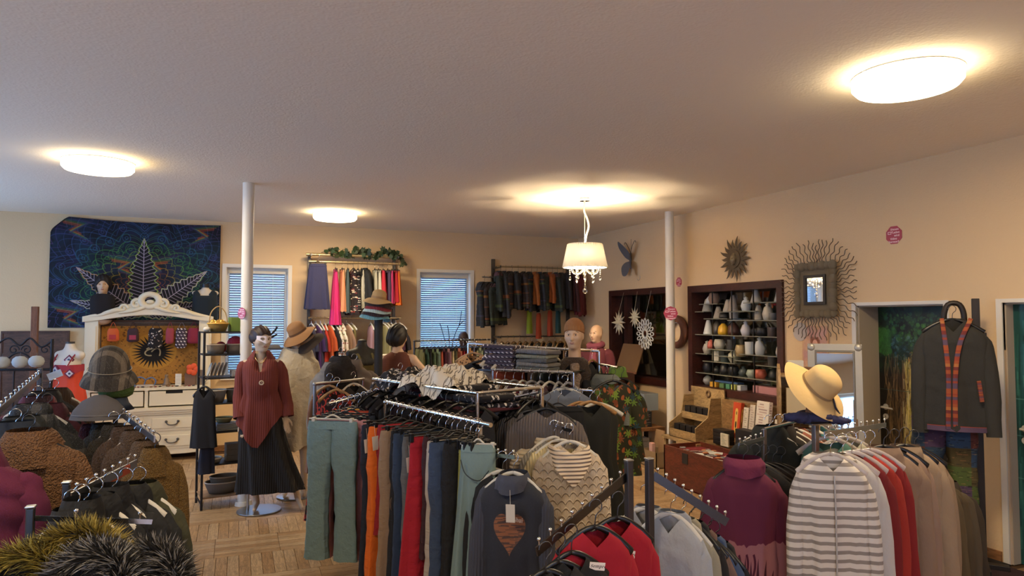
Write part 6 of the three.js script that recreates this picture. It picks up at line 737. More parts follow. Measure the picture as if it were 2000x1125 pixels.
// ================================================================ wall rack with bright skirts and the ivy
{
  const z = ZB + 0.34, x0 = onB(608, 500, 0.34).x, x1 = onB(778, 500, 0.34).x, yT = onB(690, 498, 0.34).y, yR = onB(690, 513, 0.34).y, yL = onB(690, 621, 0.34).y;
  const t = thing('mounted_rack', 'brass and dark metal wall rack draped with ivy between the windows', 'clothes rack'); const brass = mat([206, 178, 130], { metalness: 0.7, roughness: 0.3 });
  for (const x of [x0, x1]) { part(t, 'upright', bx(x - 0.02, x + 0.02, 0, yT, ZB + 0.01, ZB + 0.06), darkSteel); parts(t, 'bracket', [bx(x - 0.012, x + 0.012, yT - 0.03, yT, ZB + 0.06, z + 0.02), bx(x - 0.012, x + 0.012, yL - 0.03, yL, ZB + 0.06, z + 0.02)], darkSteel); }
  part(t, 'top_rod', rod(V(x0 - 0.06, yT, z - 0.14), V(x1 + 0.02, yT, z - 0.14), 0.022, 12), brass); part(t, 'rail', rod(V(x0 - 0.03, yR, z), V(x1 + 0.03, yR, z), 0.018, 12), brass); part(t, 'lower_rail', rod(V(x0 - 0.03, yL, z), V(x1 + 0.05, yL, z), 0.015, 12), brass);
  const A = V(x0 - 0.12, yR, z), B = V(x1 + 0.02, yR, z), g = 'bright garments on the upper rail of the ivy rack', on = 'on the upper rail of the ivy rack';
  const at01 = px => (onB(px, 540, 0.34).x - A.x) / (B.x - A.x);
  hang('skirt', { name: 'navy_skirt', label: 'plain navy blue skirt spread flat at the end of the ivy rack', cat: 'skirt', pos: [onB(620, 520, 0.42).x, yR - 0.0, ZB + 0.47], yaw: -0.1, c: [44, 44, 76], hanger: 'clip', s: [0.74, 0.98, 0.8], bump: texCloth, bs: 0.003 });
  [[655, 'longskirt', [206, 40, 112], 'hot pink long', [0.8, 0.85, 1]], [668, 'skirt', [216, 142, 100], 'peach', [0.8, 0.92, 0.9]], [679, 'skirt', [70, 84, 84], 'slate', [0.8, 0.95, 0.9]], [690, 'dress', texFloralD, 'dark floral', [0.8, 0.66, 1.1]], [699, 'dress', texDots, 'dotted', [0.8, 0.6, 1]], [706, 'skirt', [196, 190, 172], 'ivory', [0.7, 0.85, 0.8]], [717, 'jacket', [26, 28, 30], 'black', [0.9, 0.95, 1.2]], [732, 'skirt', [190, 184, 164], 'cream', [0.75, 0.8, 0.9]], [739, 'skirt', [204, 196, 178], 'off white', [0.75, 0.8, 0.9]], [748, 'skirt', [196, 44, 62], 'coral red', [0.8, 0.75, 1.3]], [757, 'skirt', [88, 70, 96], 'plum', [0.7, 0.85, 0.9]], [765, 'skirt', [206, 60, 110], 'fuchsia', [0.7, 0.75, 0.9]], [771, 'skirt', [178, 30, 40], 'scarlet', [0.7, 0.72, 0.8]], [777, 'skirt', [226, 108, 34], 'tangerine', [0.7, 0.78, 1]]].forEach(([px, k, c, w, s], i) => onRail(A, B, at01(px), k, { name: k === 'longskirt' ? 'long_skirt' : k, label: `${w} ${k === 'longskirt' ? 'skirt' : k} ${on}`, cat: k.replace('longskirt', 'skirt'), group: g, ...(Array.isArray(c) ? { c } : { mat: printed(c) }), hanger: k === 'dress' || k === 'jacket' ? 'black' : 'clip', s, v: i % 5, turn: 0.12 * Math.sin(i * 2.7), tag: i === 10 || i === 13 ? [0.1, -0.3, 0.06] : null }));
  const A2 = V(x0 - 0.12, yL, z), B2 = V(x1 + 0.15, yL, z), t2 = px => (onB(px, 640, 0.34).x - A2.x) / (B2.x - A2.x), g2 = 'tops on the lower rail of the ivy rack';
  [[608, 'tunic', [50, 46, 60], 'dusk grey'], [617, 'tunic', [64, 36, 84], 'deep violet'], [626, 'tunic', [44, 36, 56], 'aubergine'], [634, 'tunic', [176, 48, 32], 'flame red'], [642, 'tunic', [190, 84, 40], 'burnt orange'], [650, 'tunic', [30, 28, 34], 'black'], [660, 'tunic', texFloralW, 'white floral'], [668, 'tunic', texFloralW, 'pale floral'], [677, 'tunic', [150, 118, 96], 'beige'], [686, 'dress', [120, 110, 70], 'khaki'], [724, 'dress', [176, 138, 148], 'powder pink'], [731, 'dress', [196, 188, 170], 'ecru'], [748, 'dress', [140, 132, 92], 'moss'], [756, 'dress', [160, 150, 110], 'straw'], [764, 'dress', [56, 62, 76], 'steel blue'], [773, 'tunic', [70, 28, 44], 'burgundy'], [781, 'tunic', [36, 30, 36], 'charcoal']].forEach(([px, k, c, w], i) => onRail(A2, B2, t2(px), k, { label: `${w} ${k} on the lower rail of the ivy rack`, cat: k, group: g2, ...(Array.isArray(c) ? { c } : { mat: printed(c) }), hanger: 'white', v: i % 5, s: [0.9, 1, 0.8], turn: 0.15 * Math.sin(i * 1.7) + 0.2 }));
  // ivy
  const iv = thing('ivy_garland', 'artificial ivy garland draped along the top of the wall rack', 'garland'), r = rng(101); const lv = (() => { const s = new THREE.Shape(); s.moveTo(0, -0.03); s.bezierCurveTo(0.03, -0.04, 0.045, -0.01, 0.03, 0.005); s.lineTo(0.034, 0.03); s.lineTo(0.014, 0.022); s.lineTo(0, 0.05); s.lineTo(-0.014, 0.022); s.lineTo(-0.034, 0.03); s.lineTo(-0.03, 0.005); s.bezierCurveTo(-0.045, -0.01, -0.03, -0.04, 0, -0.03); return extrude(s, 0.001, { curveSegments: 3 }); })();
  const lm = [[44, 62, 36], [60, 80, 44], [32, 48, 30], [76, 84, 52]].map(c => mat(c, { roughness: 0.6 })); const vp = []; for (let i = 0; i <= 20; i++) { const u = i / 20; vp.push(V(lerp(x0 + 0.15, x1 + 0.16, u), yT + 0.03 + 0.02 * Math.sin(u * 19) - (u > 0.9 ? (u - 0.9) * 1.6 : 0), z - 0.13 + 0.03 * Math.sin(u * 11))); } part(iv, 'vine', tube(vp, 0.005, 60, 5), mat([70, 56, 40]));
  const cv = new THREE.CatmullRomCurve3(vp); for (let i = 0; i < 110; i++) { const p = cv.getPoint(Math.pow(r(), 0.9)); const m = part(iv, 'leaf', lv, lm[Math.floor(r() * 4)]); m.position.set(p.x + rr(-0.05, 0.05, r), p.y + rr(-0.05, 0.07, r), p.z + rr(-0.02, 0.06, r)); m.rotation.set(rr(-0.8, 0.8, r), rr(-0.9, 0.9, r), r() * 6); m.scale.setScalar(rr(0.7, 1.25, r)); }
}
// ================================================================ wall rack with patchwork jackets
{
  const z = ZB + 0.36, x0 = onB(977, 520, 0.36).x, x1 = XR - 0.12, yR = onB(1040, 522, 0.36).y, yL = onB(1040, 657, 0.36).y;
  const t = thing('mounted_rack', 'steel wall rack full of patchwork hippie jackets by the corner', 'clothes rack'); for (const x of [x0, x1 - 0.1]) { part(t, 'upright', bx(x - 0.025, x + 0.025, 0, yR + 0.14, ZB + 0.01, ZB + 0.06), darkSteel); parts(t, 'bracket', [bx(x - 0.012, x + 0.012, yR - 0.025, yR + 0.01, ZB + 0.06, z + 0.02), bx(x - 0.012, x + 0.012, yL - 0.025, yL + 0.01, ZB + 0.06, z + 0.02)], darkSteel); }
  part(t, 'rail', rod(V(x0 - 0.05, yR, z), V(x1, yR, z), 0.014, 12), mat([190, 168, 130], { metalness: 0.7, roughness: 0.3 })); part(t, 'lower_rail', rod(V(x0 - 0.05, yL, z), V(x1, yL, z), 0.012, 10), darkSteel);
  const stub = V(onB(942, 541, 0.36).x, onB(942, 541, 0.36).y, z); part(t, 'side_rod', rod(stub, V(x0, stub.y, z), 0.01, 8), steel);
  const A = V(x0 - 0.05, yR, z), B = V(x1, yR, z), at01 = px => (onB(px, 560, 0.36).x - A.x) / (B.x - A.x), g = 'patchwork jackets on the wall rack';
  const cols = [[978, texPatch[1], 'green and grey patchwork', 0.95], [988, texPatch[0], 'grey patchwork', 1.1], [1000, texPatch[2], 'brown hemmed patchwork', 0.9], [1012, texPatch[0], 'grey jacket with a rust hem, patchwork', 0.9], [1026, texPatch[2], 'rust banded patchwork', 0.88], [1038, texPatch[3], 'blue grey patchwork', 0.95], [1049, [150, 84, 36], 'orange felt', 0.8], [1058, texPatch[3], 'purple banded patchwork', 0.92], [1069, texPatch[1], 'moss banded patchwork', 0.9], [1079, [156, 80, 34], 'amber felt', 0.75], [1089, texPatch[1], 'dark green patchwork', 0.95], [1100, [40, 42, 46], 'charcoal felt', 0.9], [1111, [48, 44, 46], 'grey black felt', 0.9], [1122, [66, 34, 36], 'dark maroon felt', 0.95], [1133, [100, 30, 36], 'wine red felt', 1.05]];
  cols.forEach(([px, c, w, L], i) => onRail(A, B, at01(px), 'jacket', { name: 'felt_jacket', label: `${w} hooded jacket on the steel wall rack`, cat: 'jacket', group: g, ...(Array.isArray(c) ? { c } : { mat: printed(c) }), hanger: 'black', s: [1, L, 1.2], v: i % 5, turn: -0.5 + 0.15 * Math.sin(i * 2.1), face: 1 }));
  hang('jacket', { name: 'felt_jacket', label: 'small teal and orange trimmed jacket on the side rod by the window', cat: 'jacket', pos: [onB(946, 553, 0.36).x, stub.y - 0.075, z], yaw: 0.9, mat: printed(texPatch[3]), hanger: 'black', s: [0.95, 1.05, 1] });
  [[958, 'jacket', texPatch[2], 'brown striped'], [968, 'jacket', texPatch[1], 'olive striped']].forEach(([px, k, c, w], i) => hang(k, { name: 'felt_jacket', label: `${w} jacket between the side rod and the rack upright`, cat: 'jacket', pos: [onB(px, 553, 0.36).x, stub.y - 0.075, z], yaw: 0.8, mat: printed(c), hanger: 'black', s: [1, 1, 1] }));
  [[1034, 600, [150, 170, 50], 'lime green'], [1052, 610, [176, 72, 40], 'rust orange'], [1074, 605, [170, 70, 44], 'copper'], [1090, 600, [40, 80, 84], 'petrol']].forEach(([px, py, c, w]) => { const p = onB(px, py, 0.36); hang('scarf', { name: 'ribbon_scarf', label: `${w} scarf hanging out below the patchwork jackets`, cat: 'scarf', pos: [p.x, p.y, z], yaw: 0.6, c, hanger: null, s: [0.8, 0.5, 1] }); });
  // blouses on the lower rail with pale hangers
  const A2 = V(x0 - 0.02, yL, z), B2 = V(x1, yL, z), g2 = 'blouses on the lower rail of the steel wall rack', nm = ['stone', 'ink', 'oatmeal', 'graphite', 'sand', 'black', 'pearl', 'walnut', 'slate', 'linen', 'coal', 'fawn', 'navy', 'wine'], c2 = [[140, 130, 112], [30, 32, 40], [160, 146, 120], [52, 52, 56], [150, 130, 104], [24, 24, 26], [150, 146, 140], [84, 62, 48], [70, 76, 84], [170, 156, 132], [32, 30, 32], [140, 110, 84], [34, 38, 56], [86, 30, 42]];
  c2.forEach((c, i) => onRail(A2, B2, 0.03 + i * 0.07, 'tunic', { name: 'blouse', label: `${nm[i]} coloured blouse on the lower rail of the steel wall rack`, cat: 'blouse', group: g2, c, hanger: 'wood', s: [1, 1, 0.65], v: i % 5, turn: -0.75 + 0.1 * Math.sin(i * 3) }));
}
// ================================================================ skirt rack below the second window
{
  const A = atH(812, 666, 1.55), B = atH(966, 663, 1.55); const t = railRack('skirt_rack', 'dark steel rail of coloured skirts below the window with twigs', A, B, { m: darkSteel, ext: 0.02 }); const g = 'skirts on the rail below the window';
  const L = [[96, 92, 52, 'olive'], [48, 74, 58, 'forest green'], [38, 40, 38, 'black green'], [92, 110, 76, 'moss green'], [120, 136, 110, 'pale sage'], [190, 92, 68, 'salmon'], [86, 36, 52, 'mulberry'], [150, 110, 116, 'dusty rose'], [196, 180, 136, 'vanilla'], [104, 96, 64, 'khaki'], [180, 104, 84, 'apricot'], [150, 34, 44, 'cherry'], [120, 22, 34, 'ruby'], [206, 150, 92, 'honey'], [60, 34, 34, 'chocolate'], [176, 172, 132, 'pistachio'], [156, 164, 130, 'celery'], [124, 142, 118, 'eucalyptus']];
  L.forEach(([r, g2, b, w], i) => onRail(A, B, 0.05 + i * 0.045, 'longskirt', { label: `${w} skirt on the rail below the window`, cat: 'skirt', group: g, c: [r, g2, b], hanger: 'clip', v: i % 5, s: [0.95, 0.85, 0.75], turn: 0.1 * Math.sin(i * 2) }));
  [[0.9, [70, 84, 96], 'blue grey'], [0.95, [150, 120, 110], 'pale rose']].forEach(([u, c, w]) => onRail(A, B, u, 'tunic', { name: 'blouse', label: `${w} blouse at the end of the rail below the window`, cat: 'blouse', c, hanger: 'white', turn: -0.6 }));
  const tw = thing('twig_vase', 'vase of bare dark twigs on the window sill', 'vase', [3.13, 1.02, ZB + 0.0]); part(tw, 'vase', lathe([[0, 0], [0.05, 0], [0.065, 0.08], [0.035, 0.2], [0.04, 0.24], [0.03, 0.24]], 20), mat(0x2a2630)); const br = mat(0x1c1613); for (const p of [[[0, 0.2, 0], [0.1, 0.6, 0.02], [0.16, 0.72, 0.02], [0.2, 0.95, 0.02]], [[0, 0.2, 0], [-0.08, 0.5, 0.02], [-0.16, 0.76, 0.03]], [[0, 0.2, 0], [0.0, 0.5, 0.02], [-0.03, 0.72, 0.02]], [[0.16, 0.72, 0.02], [0.22, 0.78, 0.02], [0.25, 0.8, 0.02]]]) part(tw, 'twig', tube(p, 0.006, 12, 5), br);
  const pf = onB(905, 662, 0.25); const ds = thing('dark_bust_head', 'dark bald head ornament before the window frame', 'bust', [pf.x, pf.y - 0.02, pf.z], FACE); addHead(ds, [0, 0.02, 0], 0, { skin: mat([64, 46, 42]), face: false }); part(ds, 'plinth', lathe([[0, -0.2], [0.05, -0.2], [0.07, -0.3], [0.07, 0.02 - pf.y], [0, 0.02 - pf.y]], 18), mat([50, 40, 40])); 
}
// ================================================================ small rack of puffers and swirl skirts beside the poncho
{
  const A = atH(636, 748, 1.32), B = atH(690, 742, 1.32); const t = railRack('puffer_rack', 'short steel rail with pale puffer jackets beside the poncho mannequin', A, B, { m: steel, ext: 0.12, feet: false });
  const g = 'garments on the puffer rail';
  hang('puffer', { name: 'puffer_jacket', label: 'pale grey quilted puffer jacket facing the poncho mannequin', cat: 'jacket', pos: at(650, 716, 6.25), yaw: FACE - 0.5, c: [128, 120, 110], hanger: 'white', s: [0.72, 0.85, 0.9] });
  hang('puffer', { name: 'puffer_jacket', label: 'taupe quilted puffer jacket beside the olive pinafore dress', cat: 'jacket', pos: at(692, 712, 6.3), yaw: FACE + 0.4, c: [116, 102, 88], hanger: 'wood', s: [0.7, 0.9, 0.9], v: 2 });
  hang('coat', { name: 'black_vest', label: 'black fur edged vest between the two puffer jackets', cat: 'vest', pos: at(665, 700, 6.05), yaw: FACE + 1.2, c: [34, 26, 24], hanger: 'white', s: [0.7, 0.6, 1], bump: texTeddy, bs: 0.01 });
  [[644, 752, texRedSwirl, 'black and red swirl', -0.1, 1.05], [658, 760, texRedSwirl, 'second red swirl', 0.1, 0.98]].forEach(([x, y, tx, w, q, L], i) => hang('dress', { name: 'swirl_dress', label: `${w} long dress below the puffer rail`, cat: 'dress', pos: at(x, y, 5.75 - i * 0.12), yaw: FACE + q, mat: printed(tx), hanger: 'wood', s: [0.72, L, 0.8], v: i }));
  [[640, 752, [120, 82, 62], 'brown'], [650, 745, [40, 60, 40], 'green'], [668, 742, [26, 24, 26], 'black'], [690, 748, [30, 26, 28], 'off black']].forEach(([x, y, c, w], i) => hang('tunic', { name: 'tunic', label: `${w} tunic on the crowded puffer rail`, cat: 'tunic', pos: at(x, y, 6.0), yaw: FACE + 0.9, c, hanger: i % 2 ? 'white' : 'wood', s: [0.8, 0.9, 1], v: i, group: g }));
}
// ================================================================ pendant chandelier
{
  const x = 3.66, z = -6.94, yS = onD(1142, 525); const t = thing('pendant_lamp', 'pendant lamp with a pleated white shade and hanging crystals', 'pendant lamp', [x, HC, z]);
  part(t, 'canopy', mv(gCyl(0.05, 0.06, 0.035, 24), 0, -0.0175, 0), chrome); part(t, 'cable', tube([[0, -0.03, 0], [-0.005, -0.15, 0], [0.035, -0.24, 0.0], [0.05, -0.32, 0.0], [0.02, -0.42, 0], [0, -0.52, 0]], 0.011, 40, 8), whitePlastic); part(t, 'wire', rod(V(0, -0.03, 0), V(-0.002, -0.52, 0), 0.003, 6), whitePlastic);
  const n = 88, pos = [], idx = [], yT = -0.53, yB = -0.79; for (let i = 0; i <= 6; i++) for (let j = 0; j <= n; j++) { const v = i / 6, a = j / n * Math.PI * 2, q = lerp(0.195, 0.25, v) + (j % 2 ? 0.008 : -0.006); pos.push(Math.cos(a) * q, lerp(yT, yB, v), Math.sin(a) * q); } for (let i = 0; i < 6; i++) for (let j = 0; j < n; j++) { const a = i * (n + 1) + j; idx.push(a, a + 1, a + n + 1, a + 1, a + n + 2, a + n + 1); } const g = new THREE.BufferGeometry(); g.setAttribute('position', new THREE.Float32BufferAttribute(pos, 3)); g.setAttribute('uv', new THREE.Float32BufferAttribute(new Float32Array(pos.length / 3 * 2), 2)); g.setIndex(idx); g.computeVertexNormals();
  const sh = part(t, 'shade', g, phys(0xd2cab8, { roughness: 0.95, transmission: 0.02, thickness: 0 }), 'pleated white fabric shade'); part(sh, 'rim', join([mv(new THREE.TorusGeometry(0.25, 0.006, 6, 48), 0, yB, 0, Math.PI / 2), mv(new THREE.TorusGeometry(0.195, 0.005, 6, 48), 0, yT, 0, Math.PI / 2)]), mat(0xf2ecdc, { roughness: 0.9 }));
  part(t, 'frame', join([0, 1, 2].map(k => rod(V(0, yT + 0.0, 0), V(Math.cos(k * 2.09) * 0.195, yT, Math.sin(k * 2.09) * 0.195), 0.003, 5)).concat([rod(V(0, -0.52, 0), V(0, -0.84, 0), 0.008, 8)])), chrome);
  for (let k = 0; k < 4; k++) { const a = k * Math.PI / 2 + 0.4, ca = Math.cos(a), sa = Math.sin(a); const arm = part(t, 'arm', tube([[0, -0.8, 0], [ca * 0.07, -0.86, sa * 0.07], [ca * 0.13, -0.85, sa * 0.13], [ca * 0.15, -0.78, sa * 0.15]], 0.012, 16, 8), crystal, 'curved glass arm'); const b = part(arm, 'bulb', mv(gSph(0.028, 14, 10), ca * 0.13, -0.66, sa * 0.13, 0, 0, 0, 1, 1.5, 1), new THREE.MeshStandardMaterial({ color: 0xfff3dc, emissive: new THREE.Color().setRGB(1, 0.83, 0.58), emissiveIntensity: 8 })); part(arm, 'socket', mv(gCyl(0.012, 0.016, 0.08, 10), ca * 0.14, -0.74, sa * 0.14), whitePlastic); const pl = new THREE.PointLight(new THREE.Color().setRGB(1, 0.8, 0.55), 2.0, 0, 2); pl.position.set(ca * 0.13, -0.66, sa * 0.13); t.add(pl); }
  for (let k = 0; k < 13; k++) { const c = k === 12, a = k * Math.PI / 6, q = c ? 0 : k % 2 ? 0.17 : 0.11, L = c ? 0.2 : 0.07 + 0.05 * ((k * 7) % 3) / 2, x2 = Math.cos(a) * q, z2 = Math.sin(a) * q, y0 = -0.8, ps = []; for (let i = 0; i < Math.floor(L / 0.022); i++) ps.push(mv(gSph(0.008, 8, 6), x2, y0 - i * 0.022, z2)); ps.push(mv(gSph(0.013, 8, 6), x2, y0 - L - 0.02, z2, 0, 0, 0, 1, 2, 1)); if (c) ps.push(mv(new THREE.TorusGeometry(0.022, 0.008, 8, 16), x2, y0 - L - 0.06, z2)); part(t, 'crystal_drop', join(ps), crystal); }
}
function onD(x, y) { return y; }
// ================================================================ wall ornaments
const bronze = mat([96, 82, 64], { metalness: 0.6, roughness: 0.5 });
{ // butterfly
  const c = onR(1233, 510, 0.03); const t = thing('metal_butterfly', 'dark grey metal butterfly ornament on the wall by the pendant lamp', 'wall ornament', c, -Math.PI / 2); const gm = mat([78, 70, 66], { metalness: 0.5, roughness: 0.5 });
  const wing = (s, up) => { const p = up ? [[0, 0.0], [0.1, 0.06], [0.2, 0.2], [0.22, 0.3], [0.16, 0.26], [0.06, 0.16], [0.01, 0.08]] : [[0, 0], [0.1, -0.02], [0.16, -0.09], [0.15, -0.2], [0.1, -0.22], [0.05, -0.16], [0.01, -0.06]]; const sh = new THREE.Shape(); sh.moveTo(0, 0); sh.splineThru(p.slice(1).map(q => new THREE.Vector2(q[0] * s, q[1]))); const g = extrude(sh, 0.004); g.rotateY(-s * 0.55); return g; };
  part(t, 'wing', wing(1, true), gm); part(t, 'wing', wing(-1, true), gm); part(t, 'wing', wing(1, false), gm); part(t, 'wing', wing(-1, false), gm); part(t, 'body', sweep([[0, 0.12, 0.01], [0, 0.02, 0.015], [0, -0.12, 0.01]], [0.012, 0.02, 0.008], { cap: true }), gm); for (const s of [-1, 1]) part(t, 'antenna', tube([[0, 0.12, 0.01], [s * 0.06, 0.22, 0.02], [s * 0.14, 0.29, 0.02], [s * 0.16, 0.26, 0.02]], 0.004, 14, 5), gm);
  const hk = onR(1250, 545, 0.02); single('metal_hook', 'tiny metal hook on the wall below the butterfly', 'hook', tube([[0, 0.05, 0], [0, 0, 0.005], [0, -0.02, 0.03], [0, 0, 0.045]], 0.003, 12, 5), steel, hk, -Math.PI / 2);
}
const faceGeo = isoMesh((x, y, z) => Math.max(headSDF(x, y * 1.0, z + 0.02), -z - 0.01), [-0.1, -0.13, -0.02], [0.1, 0.13, 0.12], 0.006);
{ // sun with a face
  const c = onR(1435, 506, 0.03); const t = thing('metal_sun', 'bronze metal sun with a face above the display niche', 'wall ornament', c, -Math.PI / 2); part(t, 'disc', mv(gCyl(0.105, 0.11, 0.03, 32), 0, 0, 0, Math.PI / 2), bronze); part(t, 'rim', new THREE.TorusGeometry(0.095, 0.014, 8, 36), bronze); const f = part(t, 'face', faceGeo, mat([128, 112, 84], { metalness: 0.6, roughness: 0.45 })); f.scale.setScalar(0.62); f.position.z = 0.012;
  for (let k = 0; k < 18; k++) { const a = k / 18 * Math.PI * 2, L = k % 2 ? 0.13 : 0.17, w = 0.022, sh = new THREE.Shape(); sh.moveTo(-w, 0); sh.bezierCurveTo(-w * 0.4, L * 0.4, -w * 1.6, L * 0.6, 0.012, L); sh.bezierCurveTo(w * 0.2, L * 0.6, w * 1.8, L * 0.4, w, 0); const q = part(t, 'ray', extrude(sh, 0.006, { curveSegments: 5 }), bronze); q.rotation.z = a - Math.PI / 2; q.position.set(Math.cos(a) * 0.1, Math.sin(a) * 0.1, 0); }
}
{ // sunray mirror
  const c = onR(1594, 566, 0.04); const t = thing('sunray_mirror', 'square mirror in a carved grey frame with many wavy wire rays', 'mirror', c, -Math.PI / 2), gm = mat([176, 158, 126], { roughness: 0.7, metalness: 0.2, bumpMap: texTeddy, bumpScale: 0.01 }), wm = mat([104, 84, 64], { metalness: 0.4, roughness: 0.5 });
  part(t, 'glass', mv(gBox(0.21, 0.24, 0.008), 0, 0, 0.012), mat(0xe2e6ea, { metalness: 1, roughness: 0.03 })); part(t, 'inner_frame', join([bxc(-0.125, 0, 0.015, 0.03, 0.3, 0.03), bxc(0.125, 0, 0.015, 0.03, 0.3, 0.03), bxc(0, 0.135, 0.015, 0.22, 0.03, 0.03), bxc(0, -0.135, 0.015, 0.22, 0.03, 0.03)]), mat([54, 46, 36])); const fr = part(t, 'frame', join([bxc(-0.195, 0, 0, 0.11, 0.5, 0.03), bxc(0.195, 0, 0, 0.11, 0.5, 0.03), bxc(0, 0.2, 0, 0.3, 0.11, 0.03), bxc(0, -0.2, 0, 0.3, 0.11, 0.03)]), gm); const r = rng(111), kn = []; for (let k = 0; k < 28; k++) { const u = k / 28 * 4, s = Math.floor(u), f = (u - s) * 2 - 1, x = s === 0 ? f * 0.22 : s === 1 ? 0.22 : s === 2 ? -f * 0.22 : -0.22, y = s === 0 ? 0.23 : s === 1 ? -f * 0.23 : s === 2 ? -0.23 : f * 0.23; kn.push(mv(gSph(0.036 + 0.012 * (k % 2), 9, 7), x * 1.04, y * 1.04, 0.02, 0, 0, 0, 1, 1, 0.7)); } part(fr, 'carving', join(kn), gm);
  for (let k = 0; k < 56; k++) { const a = (k + 0.3 * Math.sin(k * 7)) / 56 * Math.PI * 2, ca = Math.cos(a), sa = Math.sin(a), m = Math.max(Math.abs(ca) / 0.24, Math.abs(sa) / 0.25), r0 = 1 / m, r1 = 0.46 + 0.08 * Math.abs(Math.sin(2 * a)) + rr(-0.03, 0.03, r) + (sa < -0.8 ? 0.0 : 0), ps = []; for (let i = 0; i <= 9; i++) { const u = i / 9, q = lerp(r0, r1, u), o = 0.012 * Math.sin(u * 15 + k); ps.push([ca * q - sa * o, sa * q * 1.02 + ca * o, 0.0]); } part(t, 'ray', tube(ps, 0.0042, 20, 5), wm); }
}
// stickers
const flatUV = (g, s) => { const p = g.attributes.position, u = g.attributes.uv; for (let i = 0; i < p.count; i++) u.setXY(i, p.getX(i) / s + 0.5, p.getY(i) / s + 0.5); return g; };
const texSticker = canvasTex(256, 256, (g, w, h) => { g.fillStyle = '#a8344c'; g.beginPath(); for (let k = 0; k < 8; k++) { const a = (k + 0.5) * Math.PI / 4; g.lineTo(128 + Math.cos(a) * 126, 128 + Math.sin(a) * 126); } g.fill(); g.fillRect(0, 0, w, h); g.fillStyle = '#f2dbe0'; g.font = 'bold 38px sans-serif'; g.textAlign = 'center'; g.fillText('Diesen', 140, 66); g.fillText('Laden', 160, 108); g.fillText('wird', 172, 150); g.fillText('Video', 124, 192); g.fillText('überwacht', 128, 232); g.lineWidth = 7; g.strokeStyle = '#f2dbe0'; g.strokeRect(40, 84, 46, 28); g.beginPath(); g.moveTo(86, 92); g.lineTo(112, 78); g.stroke(); });
[[1746, 459, 0.17, 'red octagonal sticker high on the bare wall above the door'], [1326, 551, 0.13, 'red octagonal sticker between the column and the display niche']].forEach(([x, y, s, l]) => { const c = onR(x, y, 0.004); const g = new THREE.CylinderGeometry(s / 2, s / 2, 0.003, 8); g.rotateY(Math.PI / 8); g.rotateX(Math.PI / 2); flatUV(g, s); single('sticker', l, 'sticker', g, printed(texSticker, { roughness: 0.4 }), c, -Math.PI / 2); });
{ const c = V(5.14 - 0.03, onR(1305, 612, 0.3).y, -7.43 + 0.052); const g = new THREE.CylinderGeometry(0.09, 0.09, 0.004, 8); g.rotateX(Math.PI / 2); flatUV(g, 0.18); single('sticker', 'red and white octagonal sticker on the slim column', 'sticker', g, printed(texSticker, { roughness: 0.4 }), c, -0.6); }
{ // round plate frame behind the column
  const c = onR(1322, 648, 0.05); const t = thing('wooden_hoop', 'round wooden hoop with a pale ring hanging behind the column', 'wall ornament', c, -Math.PI / 2); part(t, 'hoop', lathe([[0.13, -0.03], [0.21, -0.03], [0.22, 0], [0.21, 0.04], [0.15, 0.05], [0.13, 0.03], [0.13, -0.03]].map(p => [p[0], p[1]]), 40).rotateX(Math.PI / 2), wood(0x7a4a34)); part(t, 'ring', new THREE.TorusGeometry(0.135, 0.02, 8, 40), mat([196, 180, 158])); }
// stars and mandala hanging before the dark window
const starGeo = (n, R, r) => join(Array.from({ length: n }, (_, k) => { const a = k / n * Math.PI * 2; return mv(new THREE.ConeGeometry(r, R, 4), Math.cos(a) * R * 0.5, Math.sin(a) * R * 0.5, 0, 0, 0, a - Math.PI / 2); }).concat([mv(new THREE.ConeGeometry(r * 1.2, R * 0.8, 6), 0, 0, R * 0.3, Math.PI / 2), mv(gSph(r * 1.5, 10, 8), 0, 0, 0)]));
{ const paperStar = mat([206, 192, 160], { roughness: 0.8 }); [[1209, 630, 0.19, 'cream paper star hanging at the edge of the dark window'], [1240, 620, 0.16, 'second paper star half hidden behind the white mandala']].forEach(([x, y, R, l], i) => { const c = onR(x, y, 0.12 - i * 0.04); const t = thing('paper_star', l, 'paper star', c, -Math.PI / 2); part(t, 'points', starGeo(12, R, R * 0.2), paperStar); part(t, 'string', rod(V(0, R * 0.8, 0), V(0, 2.24 - c.y, -0.085 + i * 0.04), 0.002, 4), paperStar); });
  const c = onR(1260, 652, 0.14); const t = thing('mandala_ornament', 'white openwork mandala ornament hanging before the dark window', 'ornament', c, -Math.PI / 2), w = mat([196, 192, 184], { roughness: 0.6 }); part(t, 'ring', new THREE.TorusGeometry(0.06, 0.016, 8, 24), w); for (let k = 0; k < 16; k++) { const a = k / 16 * Math.PI * 2, p = part(t, 'petal', join([mv(new THREE.TorusGeometry(0.026, 0.008, 6, 12), 0.17, 0, 0, 0, 0, 0, 1.6, 0.9, 1), mv(gSph(0.012, 8, 6), 0.1, 0, 0, 0, 0, 0, 3, 0.8, 0.6)]), w); p.rotation.z = a; } part(t, 'string', rod(V(0, 0.2, 0), V(0, 2.24 - c.y, -0.105), 0.002, 4), w); }
